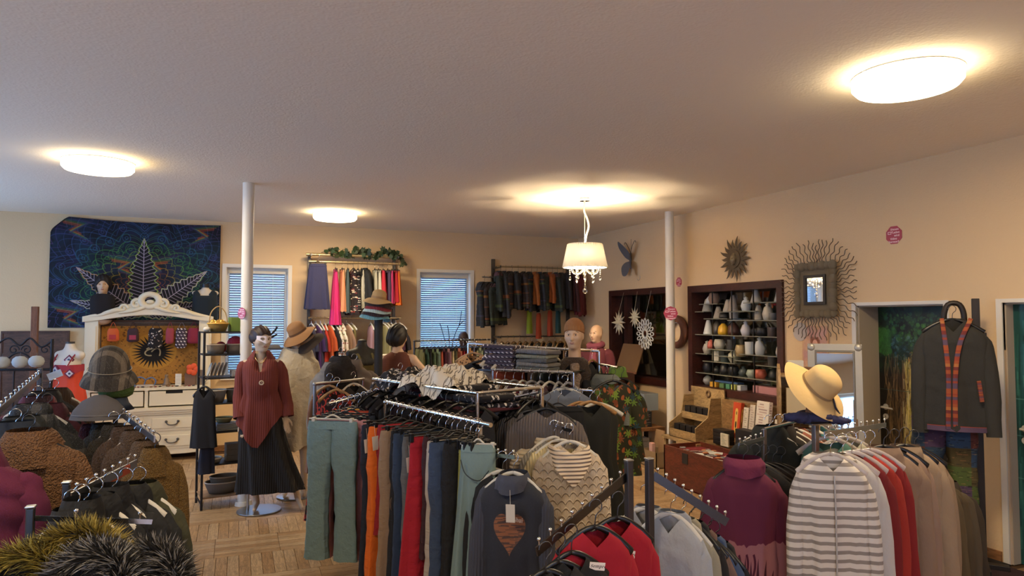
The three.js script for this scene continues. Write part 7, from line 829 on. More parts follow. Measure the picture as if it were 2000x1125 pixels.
// ================================================================ pottery niche
{
  const [z0, z1, y0, y1] = N4, f = 0.085, xs = XR + 0.13, W = z1 - z0 - 2 * f, sh = scene.getObjectByName('window_4'), glass = phys(0xcfd8d2, { roughness: 0.05, transmission: 0.75, thickness: 0 }), Z = u => z0 + f + u * W, Y = v => y0 + f + v * (y1 - y0 - 2 * f);
  const seg = (u0, u1, v) => { const s = part(sh, 'shelf', bx(XR + 0.02, XR + 0.26, Y(v) - 0.004, Y(v) + 0.004, Z(u0), Z(u1)), glass, 'glass shelf strip'); part(s, 'shelf_edge', bx(XR + 0.016, XR + 0.02, Y(v) - 0.005, Y(v) + 0.005, Z(u0), Z(u1)), mat([120, 116, 100], { roughness: 0.4 })); };
  for (const u of [0.22, 0.46, 0.71]) part(sh, 'divider', bx(XR + 0.03, XR + 0.045, y0 + f, y1 - f, Z(u) - 0.004, Z(u) + 0.004), darkSteel);
  const SH = [[0.06, 0.3, 0.87], [0.61, 0.72, 0.87], [0.8, 1, 0.87], [0, 0.12, 0.79], [0.3, 0.62, 0.785], [0.5, 0.74, 0.79], [0.12, 0.42, 0.715], [0.42, 0.98, 0.7], [0, 1, 0.545], [0, 0.16, 0.34], [0.16, 0.48, 0.395], [0.55, 0.99, 0.365], [0.25, 0.48, 0.33], [0.5, 0.7, 0.3], [0.1, 0.5, 0.265], [0.74, 1, 0.27], [0, 1, 0.135]]; SH.forEach(s => seg(...s));
  const cream = [188, 176, 156], white = [206, 202, 194], K = {
    cone: h => lathe([[0, 0], [0.062, 0], [0.064, 0.01], [0.03, h * 0.85], [0.02, h], [0, h]], 22), dome: h => lathe([[0, 0], [0.06, 0], [0.066, h * 0.3], [0.055, h * 0.7], [0.02, h], [0, h]], 22), jar: h => lathe([[0, 0], [0.045, 0], [0.062, h * 0.35], [0.04, h * 0.72], [0.018, h * 0.8], [0.03, h * 0.9], [0, h]], 22), cup: h => lathe([[0, 0], [0.048, 0], [0.052, h], [0.046, h], [0.042, 0.012], [0, 0.012]], 22), pot: h => lathe([[0, 0], [0.05, 0], [0.072, h * 0.45], [0.058, h * 0.9], [0.05, h], [0.04, h * 0.95], [0, h * 0.95]], 22), egg: h => lathe([[0, 0], [0.03, 0], [0.058, h * 0.35], [0.05, h * 0.7], [0.02, h * 0.95], [0, h]], 22), box: h => rBox(0.1, h, 0.1, 0.012).clone().translate(0, h / 2, 0) };
  const it = (k, u, v, h, c, l, w = 1, name = 'pottery_piece') => { const t = thing(name, `${l} in the pottery niche`, 'pottery', [xs + 0.02 * Math.sin(u * 40), Y(v) + 0.004, Z(u)], u * 9); const b = part(t, 'body', memo('pk' + k + h, () => K[k](h)), Array.isArray(c) ? mat(c, { roughness: 0.45 }) : c); b.scale.set(w, 1, w); if (k === 'cone') { part(t, 'hole', join([0.35, 0.55, 0.72].map(q => mv(gSph(0.011, 8, 6), -0.052 + 0.032 * q, h * q, 0, 0, 0, 0, 0.4, 1.2, 1))), mat([60, 52, 46])); } return t; };
  it('pot', 0.16, 0.87, 0.14, [150, 116, 92], 'terracotta heart shaped vessel'); it('dome', 0.12, 0.87, 0.1, white, 'white bell beside the terracotta vessel', 0.7); it('cone', 0.41, 0.785, 0.2, [150, 136, 122], 'tall beige cone lantern'); it('cone', 0.655, 0.87, 0.16, cream, 'patterned cream cone lantern on the top strip'); it('cone', 0.93, 0.87, 0.19, [170, 166, 156], 'leaf patterned cone lantern at the top corner'); it('cone', 0.055, 0.79, 0.16, cream, 'cream cone lantern at the outer edge'); it('cone', 0.33, 0.785, 0.15, [176, 164, 148], 'cream cone lantern on the second strip'); it('jar', 0.56, 0.79, 0.17, white, 'white figurine jar'); it('jar', 0.79, 0.7, 0.2, cream, 'white owl shaped jar'); it('pot', 0.95, 0.7, 0.13, [40, 38, 38], 'black squat pot'); it('cone', 0.2, 0.715, 0.15, [170, 156, 138], 'pale cone lantern on the third strip'); it('dome', 0.3, 0.715, 0.09, [60, 54, 50], 'dark grey dome'); it('cup', 0.42, 0.715, 0.11, [168, 158, 148], 'plain grey beaker'); it('cone', 0.68, 0.7, 0.17, [166, 154, 138], 'swirled cone lantern'); it('cup', 0.84, 0.7, 0.08, [120, 112, 104], 'small grey cup');
  it('cone', 0.09, 0.545, 0.18, white, 'white cone lantern on the long shelf'); it('dome', 0.19, 0.545, 0.17, [64, 56, 50], 'dark brown dome lantern on the long shelf'); it('dome', 0.29, 0.545, 0.14, [214, 160, 40], 'yellow dome lantern on the long shelf'); it('dome', 0.42, 0.545, 0.15, [70, 40, 34], 'dark red dome on the long shelf', 1.1); it('jar', 0.545, 0.545, 0.17, [196, 186, 184], 'white pitcher on the long shelf'); it('pot', 0.66, 0.545, 0.09, [24, 22, 24], 'glossy black round pot on the long shelf'); it('pot', 0.74, 0.545, 0.1, [26, 24, 26], 'second black pot on the long shelf'); it('cup', 0.82, 0.545, 0.1, [90, 76, 70], 'brown cup on the long shelf'); it('pot', 0.95, 0.545, 0.11, [166, 112, 92], 'pink terracotta pot with holes at the shelf end');
  it('jar', 0.05, 0.34, 0.16, [178, 166, 150], 'cream flask on the lower strip'); it('dome', 0.13, 0.395, 0.11, [180, 90, 76], 'little white and red figure', 0.7); it('pot', 0.21, 0.395, 0.12, cream, 'cream round skull pot'); it('cup', 0.36, 0.395, 0.12, [70, 66, 62], 'dark grey beaker'); it('pot', 0.48, 0.33, 0.14, [170, 142, 98], 'mortar of sand colour'); it('cup', 0.6, 0.365, 0.14, white, 'white cylinder beaker'); it('jar', 0.69, 0.365, 0.2, white, 'white teapot like jar'); it('dome', 0.94, 0.365, 0.14, [186, 180, 172], 'white arched burner', 1.1); it('box', 0.19, 0.265, 0.13, [188, 178, 160], 'cream cut out lantern box', 1.1); it('egg', 0.4, 0.265, 0.15, [190, 178, 148], 'cream egg shaped burner', 1.1); it('cup', 0.82, 0.27, 0.1, [92, 84, 74], 'brown grey mug'); it('pot', 0.95, 0.27, 0.12, [50, 46, 44], 'dark pot'); it('cup', 0.3, 0.265, 0.08, [84, 92, 86], 'grey green cup');
  [[0.06, 0.12, [30, 28, 34]], [0.18, 0.1, [22, 22, 24]], [0.3, 0.15, [26, 24, 26]], [0.4, 0.11, [20, 20, 24]], [0.5, 0.12, [60, 66, 64]], [0.62, 0.09, [150, 156, 140]], [0.7, 0.1, [196, 96, 70]], [0.84, 0.13, [32, 36, 34]], [0.94, 0.15, [40, 42, 38]]].forEach(([u, h, c], i) => it(['pot', 'jar', 'dome', 'pot', 'jar', 'pot', 'pot', 'dome', 'egg'][i], u, 0.135, h, c, ['blackish pot at the outer end of the low shelf', 'black jar on the low shelf', 'tall black dome on the low shelf', 'round black pot on the low shelf', 'grey jar on the low shelf', 'pale green pot on the low shelf', 'orange and white pot on the low shelf', 'dark green dome on the low shelf', 'dark olive egg on the low shelf'][i]));
  const bd = it('egg', 0.05, 0.0, 0.12, [176, 170, 164], 'white Buddha head at the bottom', 1.05, 'buddha_head'); bd.userData.label = 'pale carved Buddha head at the bottom of the pottery niche';
  [[0.2, 0.12, [206, 150, 50], 'yellow'], [0.31, 0.08, [80, 110, 70], 'green spotted'], [0.385, 0.07, [70, 120, 90], 'blue green'], [0.45, 0.07, [196, 196, 110], 'lemon'], [0.52, 0.06, [190, 190, 190], 'white']].forEach(([u, w, c, l]) => { const o = boxThing('incense_box', `${l} incense box at the bottom of the pottery niche`, 'box', 0.1, 0.06, w, mat(c, { roughness: 0.5 }), [xs - 0.03, Y(0.0), Z(u)]); }); boxThing('incense_box', 'long blue incense box on the yellow ones', 'box', 0.1, 0.02, 0.42, mat([60, 86, 130]), [xs, Y(0) + 0.062, Z(0.34)]); boxThing('incense_box', 'long pink patterned box in the niche corner', 'box', 0.12, 0.08, 0.5, mat([176, 120, 122]), [xs, Y(0.0), Z(0.83)]);
}
// ================================================================ chest, bench and boxes below the niche
{
  const ch = thing('wooden_chest', 'open reddish wooden chest full of small jewellery', 'chest', [4.78, 0, -6.05], 0), rw = wood(0x7a3a24, { roughness: 0.5 }); const L = 1.3, D = 0.5, H = 0.42;
  part(ch, 'front_board', bx(-D / 2, -D / 2 + 0.02, 0.02, H, -L / 2, L / 2), rw); parts(ch, 'side_board', [bx(-D / 2, D / 2, 0.02, H, -L / 2, -L / 2 + 0.02), bx(-D / 2, D / 2, 0.02, H, L / 2 - 0.02, L / 2)], rw); part(ch, 'rear_board', bx(D / 2 - 0.02, D / 2, 0.02, H, -L / 2, L / 2), rw); part(ch, 'tray', bx(-D / 2 + 0.02, D / 2 - 0.02, 0.0, H - 0.05, -L / 2 + 0.02, L / 2 - 0.02), fab([120, 26, 32])); part(ch, 'latch', bx(-D / 2 - 0.006, -D / 2, H - 0.14, H - 0.03, -0.05 - 0.25, 0.05 - 0.25), mat(0x1d1a18));
  const r = rng(121); for (let i = 0; i < 44; i++) { const k = i % 4; single('jewellery_card', ['white jewellery card lying in the open chest', 'silver bracelet lying in the open chest', 'amber bead string lying in the open chest', 'small clear bag lying in the open chest'][k], 'jewellery', k === 1 ? mv(new THREE.TorusGeometry(0.03, 0.006, 6, 14), 0, 0.004, 0, Math.PI / 2) : k === 2 ? mv(gSph(0.03, 8, 6), 0, 0, 0, 0, 0, 0, 1.2, 0.4, 1) : mv(gBox(0.06, 0.008, 0.085), 0, 0, 0, 0.1 * r(), r() * 3, 0.15), mat([[206, 200, 190], [160, 158, 156], [176, 110, 70], [170, 160, 146]][k], { roughness: 0.4, metalness: k === 1 ? 0.7 : 0 }), [4.78 + rr(-0.19, 0.17, r), H - 0.036, -6.05 + rr(-0.56, 0.56, r)], r() * 3, 'jewellery in the chest'); }
  // goods standing behind the chest on a low board
  const bd = thing('low_sideboard', 'low pine sideboard behind the chest carrying book boxes', 'sideboard', [5.24, 0, -5.85]); part(bd, 'board', bx(-0.14, 0.13, 0.4, 0.43, -0.85, 0.85), wood(0xb08a5c)); part(bd, 'back_panel', bx(0.11, 0.13, 0.43, 0.9, -0.85, 0.8), wood(0xb08a5c)); parts(bd, 'side', [bx(-0.14, 0.13, 0, 0.4, -0.85, -0.82), bx(-0.14, 0.13, 0, 0.4, 0.82, 0.85)], wood(0x9a764c));
  const card = (cols, seed) => canvasTex(96, 128, (g, w, h) => { const q = rng(seed); g.fillStyle = cols[0]; g.fillRect(0, 0, w, h); for (let i = 0; i < 14; i++) { g.fillStyle = cols[1 + Math.floor(q() * (cols.length - 1))]; g.globalAlpha = 0.7; g.fillRect(8 + q() * 20, 8 + i * 8, 20 + q() * 50, 4); } g.globalAlpha = 1; });
  const red = canvasTex(96, 160, (g, w, h) => { g.fillStyle = '#c0441f'; g.fillRect(0, 0, w, h); g.fillStyle = '#d9b25a'; g.beginPath(); g.roundRect ? g.roundRect(30, 26, 36, 110, 14) : g.rect(30, 26, 36, 110); g.fill(); g.fillStyle = '#3a2a18'; g.beginPath(); g.ellipse(48, 100, 10, 16, 0, 0, 7); g.fill(); g.beginPath(); g.ellipse(48, 48, 5, 8, 0, 0, 7); g.fill(); });
  const book = (l, z, w, h, d, tex, y = 0.43, x = 5.2, tl = 0.12) => { const o = single('book_box', l, 'box', rBox(w, h, d, 0.004).clone().translate(0, h / 2, 0), printed(tex, { roughness: 0.5 }), [x, y, z], -Math.PI / 2); o.rotation.order = 'YXZ'; o.rotation.x = -tl; return o; };
  book('red boxed set with a yellow keyhole emblem below the niche', -6.35, 0.13, 0.4, 0.05, red, 0.5, 5.26); book('slim white book beside the red boxed set', -6.2, 0.08, 0.36, 0.05, card(['#d6cdbf', '#a89c8c', '#8d8274'], 3), 0.5, 5.26); book('second slim white book beside the red boxed set', -6.1, 0.08, 0.4, 0.05, card(['#cfc4b6', '#a08f86'], 4), 0.5, 5.26); book('white book with a pink photograph below the niche', -5.92, 0.19, 0.44, 0.05, card(['#dcd4cb', '#a98a86', '#c4a29c', '#8d6f70'], 5), 0.52, 5.24); book('white book with small print at the end of the row', -5.62, 0.26, 0.34, 0.05, card(['#d8d0c4', '#8a8078', '#b5aca0'], 6), 0.45, 5.25); book('wine red leaning book beside the last white one', -5.46, 0.12, 0.26, 0.03, card(['#6d2430', '#8d5a5a', '#4a1820'], 7), 0.43, 5.18);
  for (let k = 0; k < 4; k++) boxThing('black_case', 'flat black case in the stack behind the chest', 'case', 0.14, 0.04, 0.2, mat(0x1b191b, { roughness: 0.4 }), [5.14, 0.43 + k * 0.042, -6.42], 0, 'black cases'); boxThing('black_camera_box', 'black display box behind the chest', 'box', 0.12, 0.22, 0.28, mat(0x17161a, { roughness: 0.5 }), [5.13, 0.43, -6.0]); boxThing('photo_card', 'pale photo card leaning at the chest edge', 'card', 0.02, 0.14, 0.13, printed(card(['#c9c2ae', '#7d8a7c', '#8a7a66'], 8)), [5.06, 0.43, -6.3]); boxThing('white_pack', 'slim white pack at the end of the sideboard', 'pack', 0.05, 0.2, 0.09, mat([196, 186, 164]), [5.13, 0.43, -5.68]);
  // pine display with dark compartments
  const pd = thing('pine_display', 'stepped pine display box holding black wallets', 'display box', [5.2, 0, -7.02]), pine = wood(0xc7a878); part(pd, 'table', join([bx(-0.25, 0.2, 0.37, 0.4, -0.36, 0.36), bx(-0.22, -0.18, 0, 0.37, -0.34, -0.3), bx(-0.22, -0.18, 0, 0.37, 0.3, 0.34), bx(0.14, 0.18, 0, 0.37, -0.34, 0.34)]), pine); parts(pd, 'side', [-0.26, 0.26].map(z => mv(extrude([[-0.2, 0], [0.18, 0], [0.18, 0.5], [0.02, 0.5], [-0.02, 0.28], [-0.2, 0.16]], 0.015), 0, 0.4, z)), pine); part(pd, 'step', join([bx(-0.2, 0.18, 0.41, 0.43, -0.26, 0.26), bx(-0.2, -0.185, 0.43, 0.5, -0.26, 0.26), bx(-0.02, 0.18, 0.62, 0.64, -0.26, 0.26), bx(-0.02, -0.005, 0.64, 0.7, -0.26, 0.26)]), pine); part(pd, 'rear_panel', bx(0.165, 0.18, 0.4, 1.0, -0.3, 0.34), pine); part(pd, 'emblem', mv(new THREE.TorusGeometry(0.035, 0.012, 8, 20), 0.16, 0.93, 0.05, 0, Math.PI / 2), mat([110, 80, 50]));
  for (let k = 0; k < 4; k++) for (const s of [0, 1]) boxThing('wallet', s ? 'black wallet on the upper step of the pine display' : 'black wallet on the lower step of the pine display', 'wallet', 0.09, 0.13, 0.1, mat(0x18161a, { roughness: 0.5 }), [s ? 5.26 : 5.1, s ? 0.64 : 0.43, -7.2 + k * 0.12], 0, s ? 'upper wallets' : 'lower wallets');
  const bs = single('blue_skimboard', 'blue patterned oval board leaning beside the pine display', 'board', extrude((() => { const s = new THREE.Shape(); s.absellipse(0, 0.4, 0.16, 0.4, 0, 7); return s; })(), 0.02, { curveSegments: 20 }), mat([54, 78, 120]), [5.38, 0.2, -7.5], -Math.PI / 2);
  // bench with basket
  const be = thing('wooden_bench', 'small pine bench with a lower shelf beside the column', 'bench', [5.0, 0, -7.98]), pw = wood(0x9a6a40); part(be, 'top', bx(-0.2, 0.2, 0.4, 0.44, -0.32, 0.32), pw); parts(be, 'leg', [[-0.17, -0.29], [-0.17, 0.29], [0.17, -0.29], [0.17, 0.29]].map(([x, z]) => bx(x - 0.03, x + 0.03, 0, 0.4, z - 0.03, z + 0.03)), pw); part(be, 'shelf', bx(-0.19, 0.19, 0.12, 0.15, -0.3, 0.3), pw);
  for (const [z, y, w, c, l] of [[-8.14, 0.44, 0.16, [186, 178, 170], 'white printed pack on the pine bench'], [-7.96, 0.44, 0.14, [176, 170, 160], 'second white printed pack on the pine bench'], [-7.8, 0.44, 0.16, [30, 28, 30], 'black pack on the pine bench'], [-8.08, 0.15, 0.2, [180, 174, 168], 'white box on the lower bench shelf'], [-7.86, 0.15, 0.16, [170, 166, 160], 'second white box on the lower bench shelf']]) boxThing('goods_pack', l, 'pack', 0.16, y > 0.3 ? 0.2 : 0.14, w, printed(memo('gp' + c, () => card([`rgb(${c})`, '#555', '#998'], c[0]))), [4.96, y, z]);
  const dk = thing('dark_table', 'dark wooden table carrying the wicker hamper', 'table', [5.05, 0, -8.75]); part(dk, 'top', bx(-0.26, 0.26, 0.72, 0.78, -0.6, 0.6), wood(0x2c1812)); parts(dk, 'leg', [[-0.22, -0.55], [-0.22, 0.55], [0.22, -0.55], [0.22, 0.55]].map(([x, z]) => bx(x - 0.03, x + 0.03, 0, 0.72, z - 0.03, z + 0.03)), wood(0x2c1812));
  const hb = thing('wicker_hamper', 'brown wicker hamper with raised lid on the dark table', 'basket', [5.02, 0.78, -8.7]), wk = mat([140, 92, 66], { roughness: 0.8 }); const hw = 0.28, hd = 0.2, hh = 0.3; part(hb, 'body', bx(-hd, hd, 0, hh, -hw, hw), mat([92, 54, 40], { roughness: 0.9, bumpMap: texWeave, bumpScale: 0.004 })); for (let k = 0; k < 14; k++) part(hb, 'stake', rod(V(-hd - 0.008, 0, -hw + 0.02 + k * 0.04), V(-hd - 0.02, hh, -hw + 0.02 + k * 0.041), 0.008, 6), wk); part(hb, 'rim', join([bxc(-hd - 0.01, hh, 0, 0.03, 0.03, hw * 2 + 0.05), bxc(hd, hh, 0, 0.03, 0.03, hw * 2 + 0.05)]), wk); const lid = part(hb, 'lid', bxc(0, 0.21, 0, 0.02, 0.42, hw * 2), mat([150, 112, 76], { roughness: 0.8, bumpMap: texWeave, bumpScale: 0.003 })); lid.position.set(hd + 0.02, hh, 0); lid.rotation.z = -0.35; 
  const pb = thing('woven_bin', 'pale woven bin with rolled papers in front of the column', 'bin', [4.95, 0, -7.45]); part(pb, 'bin', join([bx(-0.14, -0.13, 0, 0.2, -0.17, 0.17), bx(0.13, 0.14, 0, 0.2, -0.17, 0.17), bx(-0.14, 0.14, 0, 0.2, -0.17, -0.16), bx(-0.14, 0.14, 0, 0.2, 0.16, 0.17), bx(-0.14, 0.14, 0, 0.01, -0.17, 0.17)]), mat([166, 136, 98], { bumpMap: texWeave, bumpScale: 0.004, roughness: 0.9 })); boxThing('cardboard_sheet', 'brown cardboard sheet standing behind the woven bin', 'cardboard', 0.02, 0.42, 0.36, mat([160, 124, 84], { roughness: 0.9 }), [5.07, 0, -7.66]); boxThing('striped_pack', 'red and white striped pack standing in the woven bin', 'pack', 0.05, 0.26, 0.07, printed(bands(['#b8443a', '#e2d8cc'], [12, 12], false, 2)), [4.93, 0.012, -7.55]); boxThing('clear_case', 'greyish clear plastic case on the bench before the dark table', 'case', 0.22, 0.22, 0.42, phys(0xaab4bc, { roughness: 0.2, transmission: 0.5, thickness: 0 }), [5.08, 0.64, -8.0]);
}
// ================================================================ leaning mirror, display shelf, door side
{
  const c = atD(1632, 755, 5.35); const t = thing('standing_mirror', 'tall mirror in an ornate silver frame leaning before the door', 'mirror', [c.x, 0, c.z], FACE - 0.42); const w = 0.34, y0 = 0.2, y1 = 1.63, sf = mat([168, 160, 146], { metalness: 0.4, roughness: 0.4 }); part(t, 'glass', bx(-w / 2 + 0.03, w / 2 - 0.03, y0, y1 - 0.05, -0.005, 0.004), mat(0xdfe3e8, { metalness: 1, roughness: 0.02 })); part(t, 'frame', join([bxc(-w / 2, (y0 + y1) / 2, 0, 0.055, y1 - y0, 0.035), bxc(w / 2, (y0 + y1) / 2, 0, 0.055, y1 - y0, 0.035), bxc(0, y1, 0, w + 0.055, 0.055, 0.035), bxc(0, y0, 0, w + 0.055, 0.055, 0.035)]), sf); part(t, 'frame_bead', join([bxc(-w / 2 + 0.034, (y0 + y1) / 2, 0.008, 0.012, y1 - y0 - 0.05, 0.03), bxc(w / 2 - 0.034, (y0 + y1) / 2, 0.008, 0.012, y1 - y0 - 0.05, 0.03), bxc(0, y1 - 0.034, 0.008, w - 0.06, 0.012, 0.03)]), mat([120, 112, 100], { metalness: 0.4, roughness: 0.4 })); parts(t, 'corner_carving', [[-w / 2, y1], [w / 2, y1]].map(([x, y]) => mv(gSph(0.03, 10, 8), x, y, 0.015, 0, 0, 0, 1, 1, 0.5)), sf); part(t, 'easel_leg', join([-0.14, 0.14].map(x => bar(V(x, 0.0, 0.1), V(x, y1 - 0.2, -0.03), 0.03, 0.03)).concat([bar(V(0, 0.02, -0.2), V(0, y1 - 0.3, -0.04), 0.03, 0.03)])), wood(0x8a6a4a));
  t.rotation.order = 'YXZ'; t.rotation.x = -0.12;
  const s = atD(1560, 760, 5.6); const d = thing('card_display', 'tall pale wooden display stand with arched sides behind the cream hat', 'display stand', [s.x, 0, s.z], FACE - 0.3), pw = wood(0xc4a070); parts(d, 'side', [-0.14, 0.14].map(x => mv(extrude([[-0.12, 0], [0.12, 0], [0.12, 1.3], [0.06, 1.44], [-0.02, 1.48], [-0.12, 1.4]], 0.02), x, 0, 0, 0, -Math.PI / 2)), pw); for (const y of [0.3, 0.7, 1.05, 1.38]) part(d, 'shelf', bx(-0.14, 0.14, y, y + 0.02, -0.11, 0.1), pw); part(d, 'rear_panel', bx(-0.14, 0.14, 0.3, 1.4, -0.12, -0.105), wood(0xb08a58));
  const up = (x, y, z) => V(x, y, z).applyAxisAngle(V(0, 1, 0), FACE - 0.3).add(V(s.x, 0, s.z)); boxThing('paper_pad', 'white paper pad on top of the wooden display stand', 'pad', 0.12, 0.11, 0.05, paper, up(-0.02, 1.4, -0.02), FACE - 0.3); boxThing('brown_card_box', 'brown card box on top of the display stand', 'box', 0.07, 0.06, 0.06, wood(0x8a5a34), up(0.08, 1.4, 0.02), FACE - 0.3); const gl = thing('drinking_glass', 'glass of green leaves on the display stand', 'glass', up(0.12, 1.4, -0.05)); part(gl, 'tumbler', lathe([[0.03, 0], [0.042, 0.12], [0.039, 0.12], [0.028, 0.006], [0, 0.006]], 20), phys(0xffffff, { transmission: 1, roughness: 0.02, thickness: 0 })); part(gl, 'leaves', join([0, 1, 2, 3].map(k => mv(gSph(0.016, 8, 6), 0.012 * Math.cos(k * 1.6), 0.03 + 0.012 * k, 0.012 * Math.sin(k * 1.6), 0, 0, 0, 1, 1.5, 1))), mat([50, 80, 44])); boxThing('card_stack', 'stack of cream cards on the middle shelf of the display stand', 'cards', 0.2, 0.22, 0.08, mat([196, 174, 136]), up(0, 1.07, 0.02), FACE - 0.3);
  const p1 = onR(1563, 648, 0.012); single('round_sign', 'small round white sign below the sunray mirror', 'sign', new THREE.CylinderGeometry(0.095, 0.095, 0.006, 32).rotateX(Math.PI / 2), mat([190, 176, 164], { roughness: 0.5 }), p1, -Math.PI / 2);
  const p2 = onR(1592, 662, 0.01); const tf = canvasTex(256, 256, (g, w, h) => { const r = rng(131); g.fillStyle = '#d0a884'; g.fillRect(0, 0, w, h); speckle(g, w, h, 160, ['#c79a8a', '#d8b49a', '#b98a86', '#c9a2a6'], 10, 40, r, 20, 20, 236, 250, 0.4); speckle(g, w, h, 60, ['#7d4a3a', '#94604c'], 6, 18, r, 90, 70, 170, 150, 0.7); g.fillStyle = '#d6a290'; g.beginPath(); g.ellipse(128, 116, 26, 34, 0, 0, 7); g.fill(); g.strokeStyle = '#8a4a44'; g.lineWidth = 3; g.beginPath(); g.moveTo(116, 108); g.lineTo(122, 108); g.moveTo(134, 108); g.lineTo(140, 108); g.moveTo(120, 134); g.lineTo(137, 134); g.stroke(); }); single('mural_picture', 'soft pink portrait picture on the wall below the sunray mirror', 'picture', gBox(0.34, 0.42, 0.004), printed(tf), [p2.x, p2.y - 0.08, p2.z], -Math.PI / 2);
}
{ const g = new THREE.CylinderGeometry(0.06, 0.06, 0.004, 8); g.rotateX(Math.PI / 2); flatUV(g, 0.12); single('sticker', 'small red octagonal sticker on the side of the column beside the mannequin', 'sticker', g, printed(texSticker, { roughness: 0.4 }), [0.09 - 0.045, onB(474, 612, 3.1).y, -7.43 + 0.036], -0.9); }
// ================================================================ waterfall stand in the right foreground
const texFlame = canvasTex(512, 512, (g, w, h) => { const r = rng(141); g.fillStyle = '#5e1d36'; g.fillRect(0, 0, w, h); const gr = [150, 148, 152]; g.fillStyle = '#9a6468'; g.beginPath(); g.moveTo(0, 205); for (let x = 0; x <= w; x += 8) g.lineTo(x, 196 + 14 * Math.sin(x * 0.03) + 9 * r() - (Math.abs(x - 256) < 60 ? 14 : 0)); g.lineTo(w, 300); g.lineTo(0, 300); g.fill(); g.fillStyle = '#9a6468'; g.fillRect(0, 260, w, 90); g.fillStyle = '#3f1226'; for (let x = 0; x < w; x += 22) { const hh = 50 + 60 * r(); g.beginPath(); g.moveTo(x, 380); g.bezierCurveTo(x + 4, 340, x - 8, 320, x + 6 + 10 * r(), 330 - hh); g.bezierCurveTo(x + 12, 330, x + 22, 350, x + 26, 380); g.fill(); } g.lineWidth = 7; g.strokeStyle = '#4a1329'; for (const x of [226, 252, 276]) { g.beginPath(); g.moveTo(x, 330); g.bezierCurveTo(x - 26, 290, x + 24, 270, x + 4, 220); g.stroke(); } g.fillRect(0, 372, w, 140); });
const texStripe = canvasTex(64, 64, (g, w, h) => { g.fillStyle = '#d2cbc2'; g.fillRect(0, 0, w, h); g.fillStyle = '#8d857f'; g.fillRect(0, 0, w, 27); }, { repeat: [28, 28] });
{
  const P = at(1228, 900, 2.9), Q = at(1268, 897, 2.92); const t = thing('waterfall_stand', 'steel two post stand with slanting pin arms in front of the knitwear', 'clothes rack'); for (const p of [P, Q]) { post(t, p, 0.03, darkSteel); part(t, 'post_cap', bxc(p.x, p.y + 0.003, p.z, 0.034, 0.008, 0.034), steel); } crossFeet(t, P.clone().lerp(Q, 0.5), 0.4, darkSteel, 0.3);
  pinArm(t, at(1222, 932, 2.9), at(1048, 1078, 2.5), 9, { h: 0.036, w: 0.008, m: darkSteel }); pinArm(t, at(1275, 928, 2.92), at(1420, 1020, 2.98), 9, { h: 0.036, w: 0.008, m: darkSteel });
  const lab = (q, x, y) => { const l = part(q, 'label', rBox(0.06, 0.028, 0.003, 0.001), printed(memo('labtex', () => canvasTex(128, 64, (g, w, h) => { g.fillStyle = '#e6ddd4'; g.fillRect(0, 0, w, h); g.fillStyle = '#2a2422'; g.font = 'bold italic 34px serif'; g.fillText('Sempre', 6, 42); }))), 'white woven label'); put(l, x, y, 0.088, 0, 0, -0.1); };
  const red = [158, 14, 34]; [[1162, 1026, 2.62, 'front'], [1206, 1008, 2.76, 'rear']].forEach(([x, y, d, w], i) => { const q = hang('sweater', { name: 'red_pullover', label: `bright red labelled pullover, ${w} of the two on the waterfall arm`, cat: 'pullover', pos: at(x, y, d), yaw: FACE + 0.25, c: red, hanger: 'black', s: [0.74, 1, 1], v: i, bump: texCloth, bs: 0.004, tilt: -0.05, group: 'red pullovers' }); lab(q, -0.02 + 0.03 * i, -0.12); });
  [[1116, 1076, 2.54, [22, 22, 24], 'black'], [1092, 1094, 2.5, [28, 26, 28], 'soft black'], [1066, 1112, 2.46, [176, 150, 124], 'beige']].forEach(([x, y, d, c, w], i) => hang('sweater', { name: 'pullover', label: `${w} pullover below the red ones on the waterfall arm`, cat: 'pullover', pos: at(x, y, d), yaw: FACE + 0.35, c, hanger: 'black', s: [0.7, 1, 1], v: i + 1 }));
  [[1262, 990, 3.08, [150, 148, 146], 'white frayed', 'white'], [1310, 1000, 2.95, [158, 158, 156], 'light grey zipped', 'white'], [1330, 1012, 3.0, [150, 140, 116], 'beige quilted', 'white'], [1346, 1018, 3.05, [30, 26, 26], 'black', 'black'], [1362, 1034, 3.08, [110, 84, 72], 'brown plaid', 'black'], [1380, 1046, 3.1, [62, 78, 104], 'blue denim', 'black'], [1396, 1058, 3.13, [26, 26, 30], 'ink black', 'black']].forEach(([x, y, d, c, w, h], i) => { const q = hang('jacket', { name: 'light_jacket', label: `${w} jacket on the right arm of the waterfall stand`, cat: 'jacket', pos: at(x, y, d), yaw: FACE - 0.55, c, hanger: h, s: [0.66, 1, 1], v: i, bump: texCloth, bs: 0.004, group: 'jackets on the right waterfall arm' }); });
}
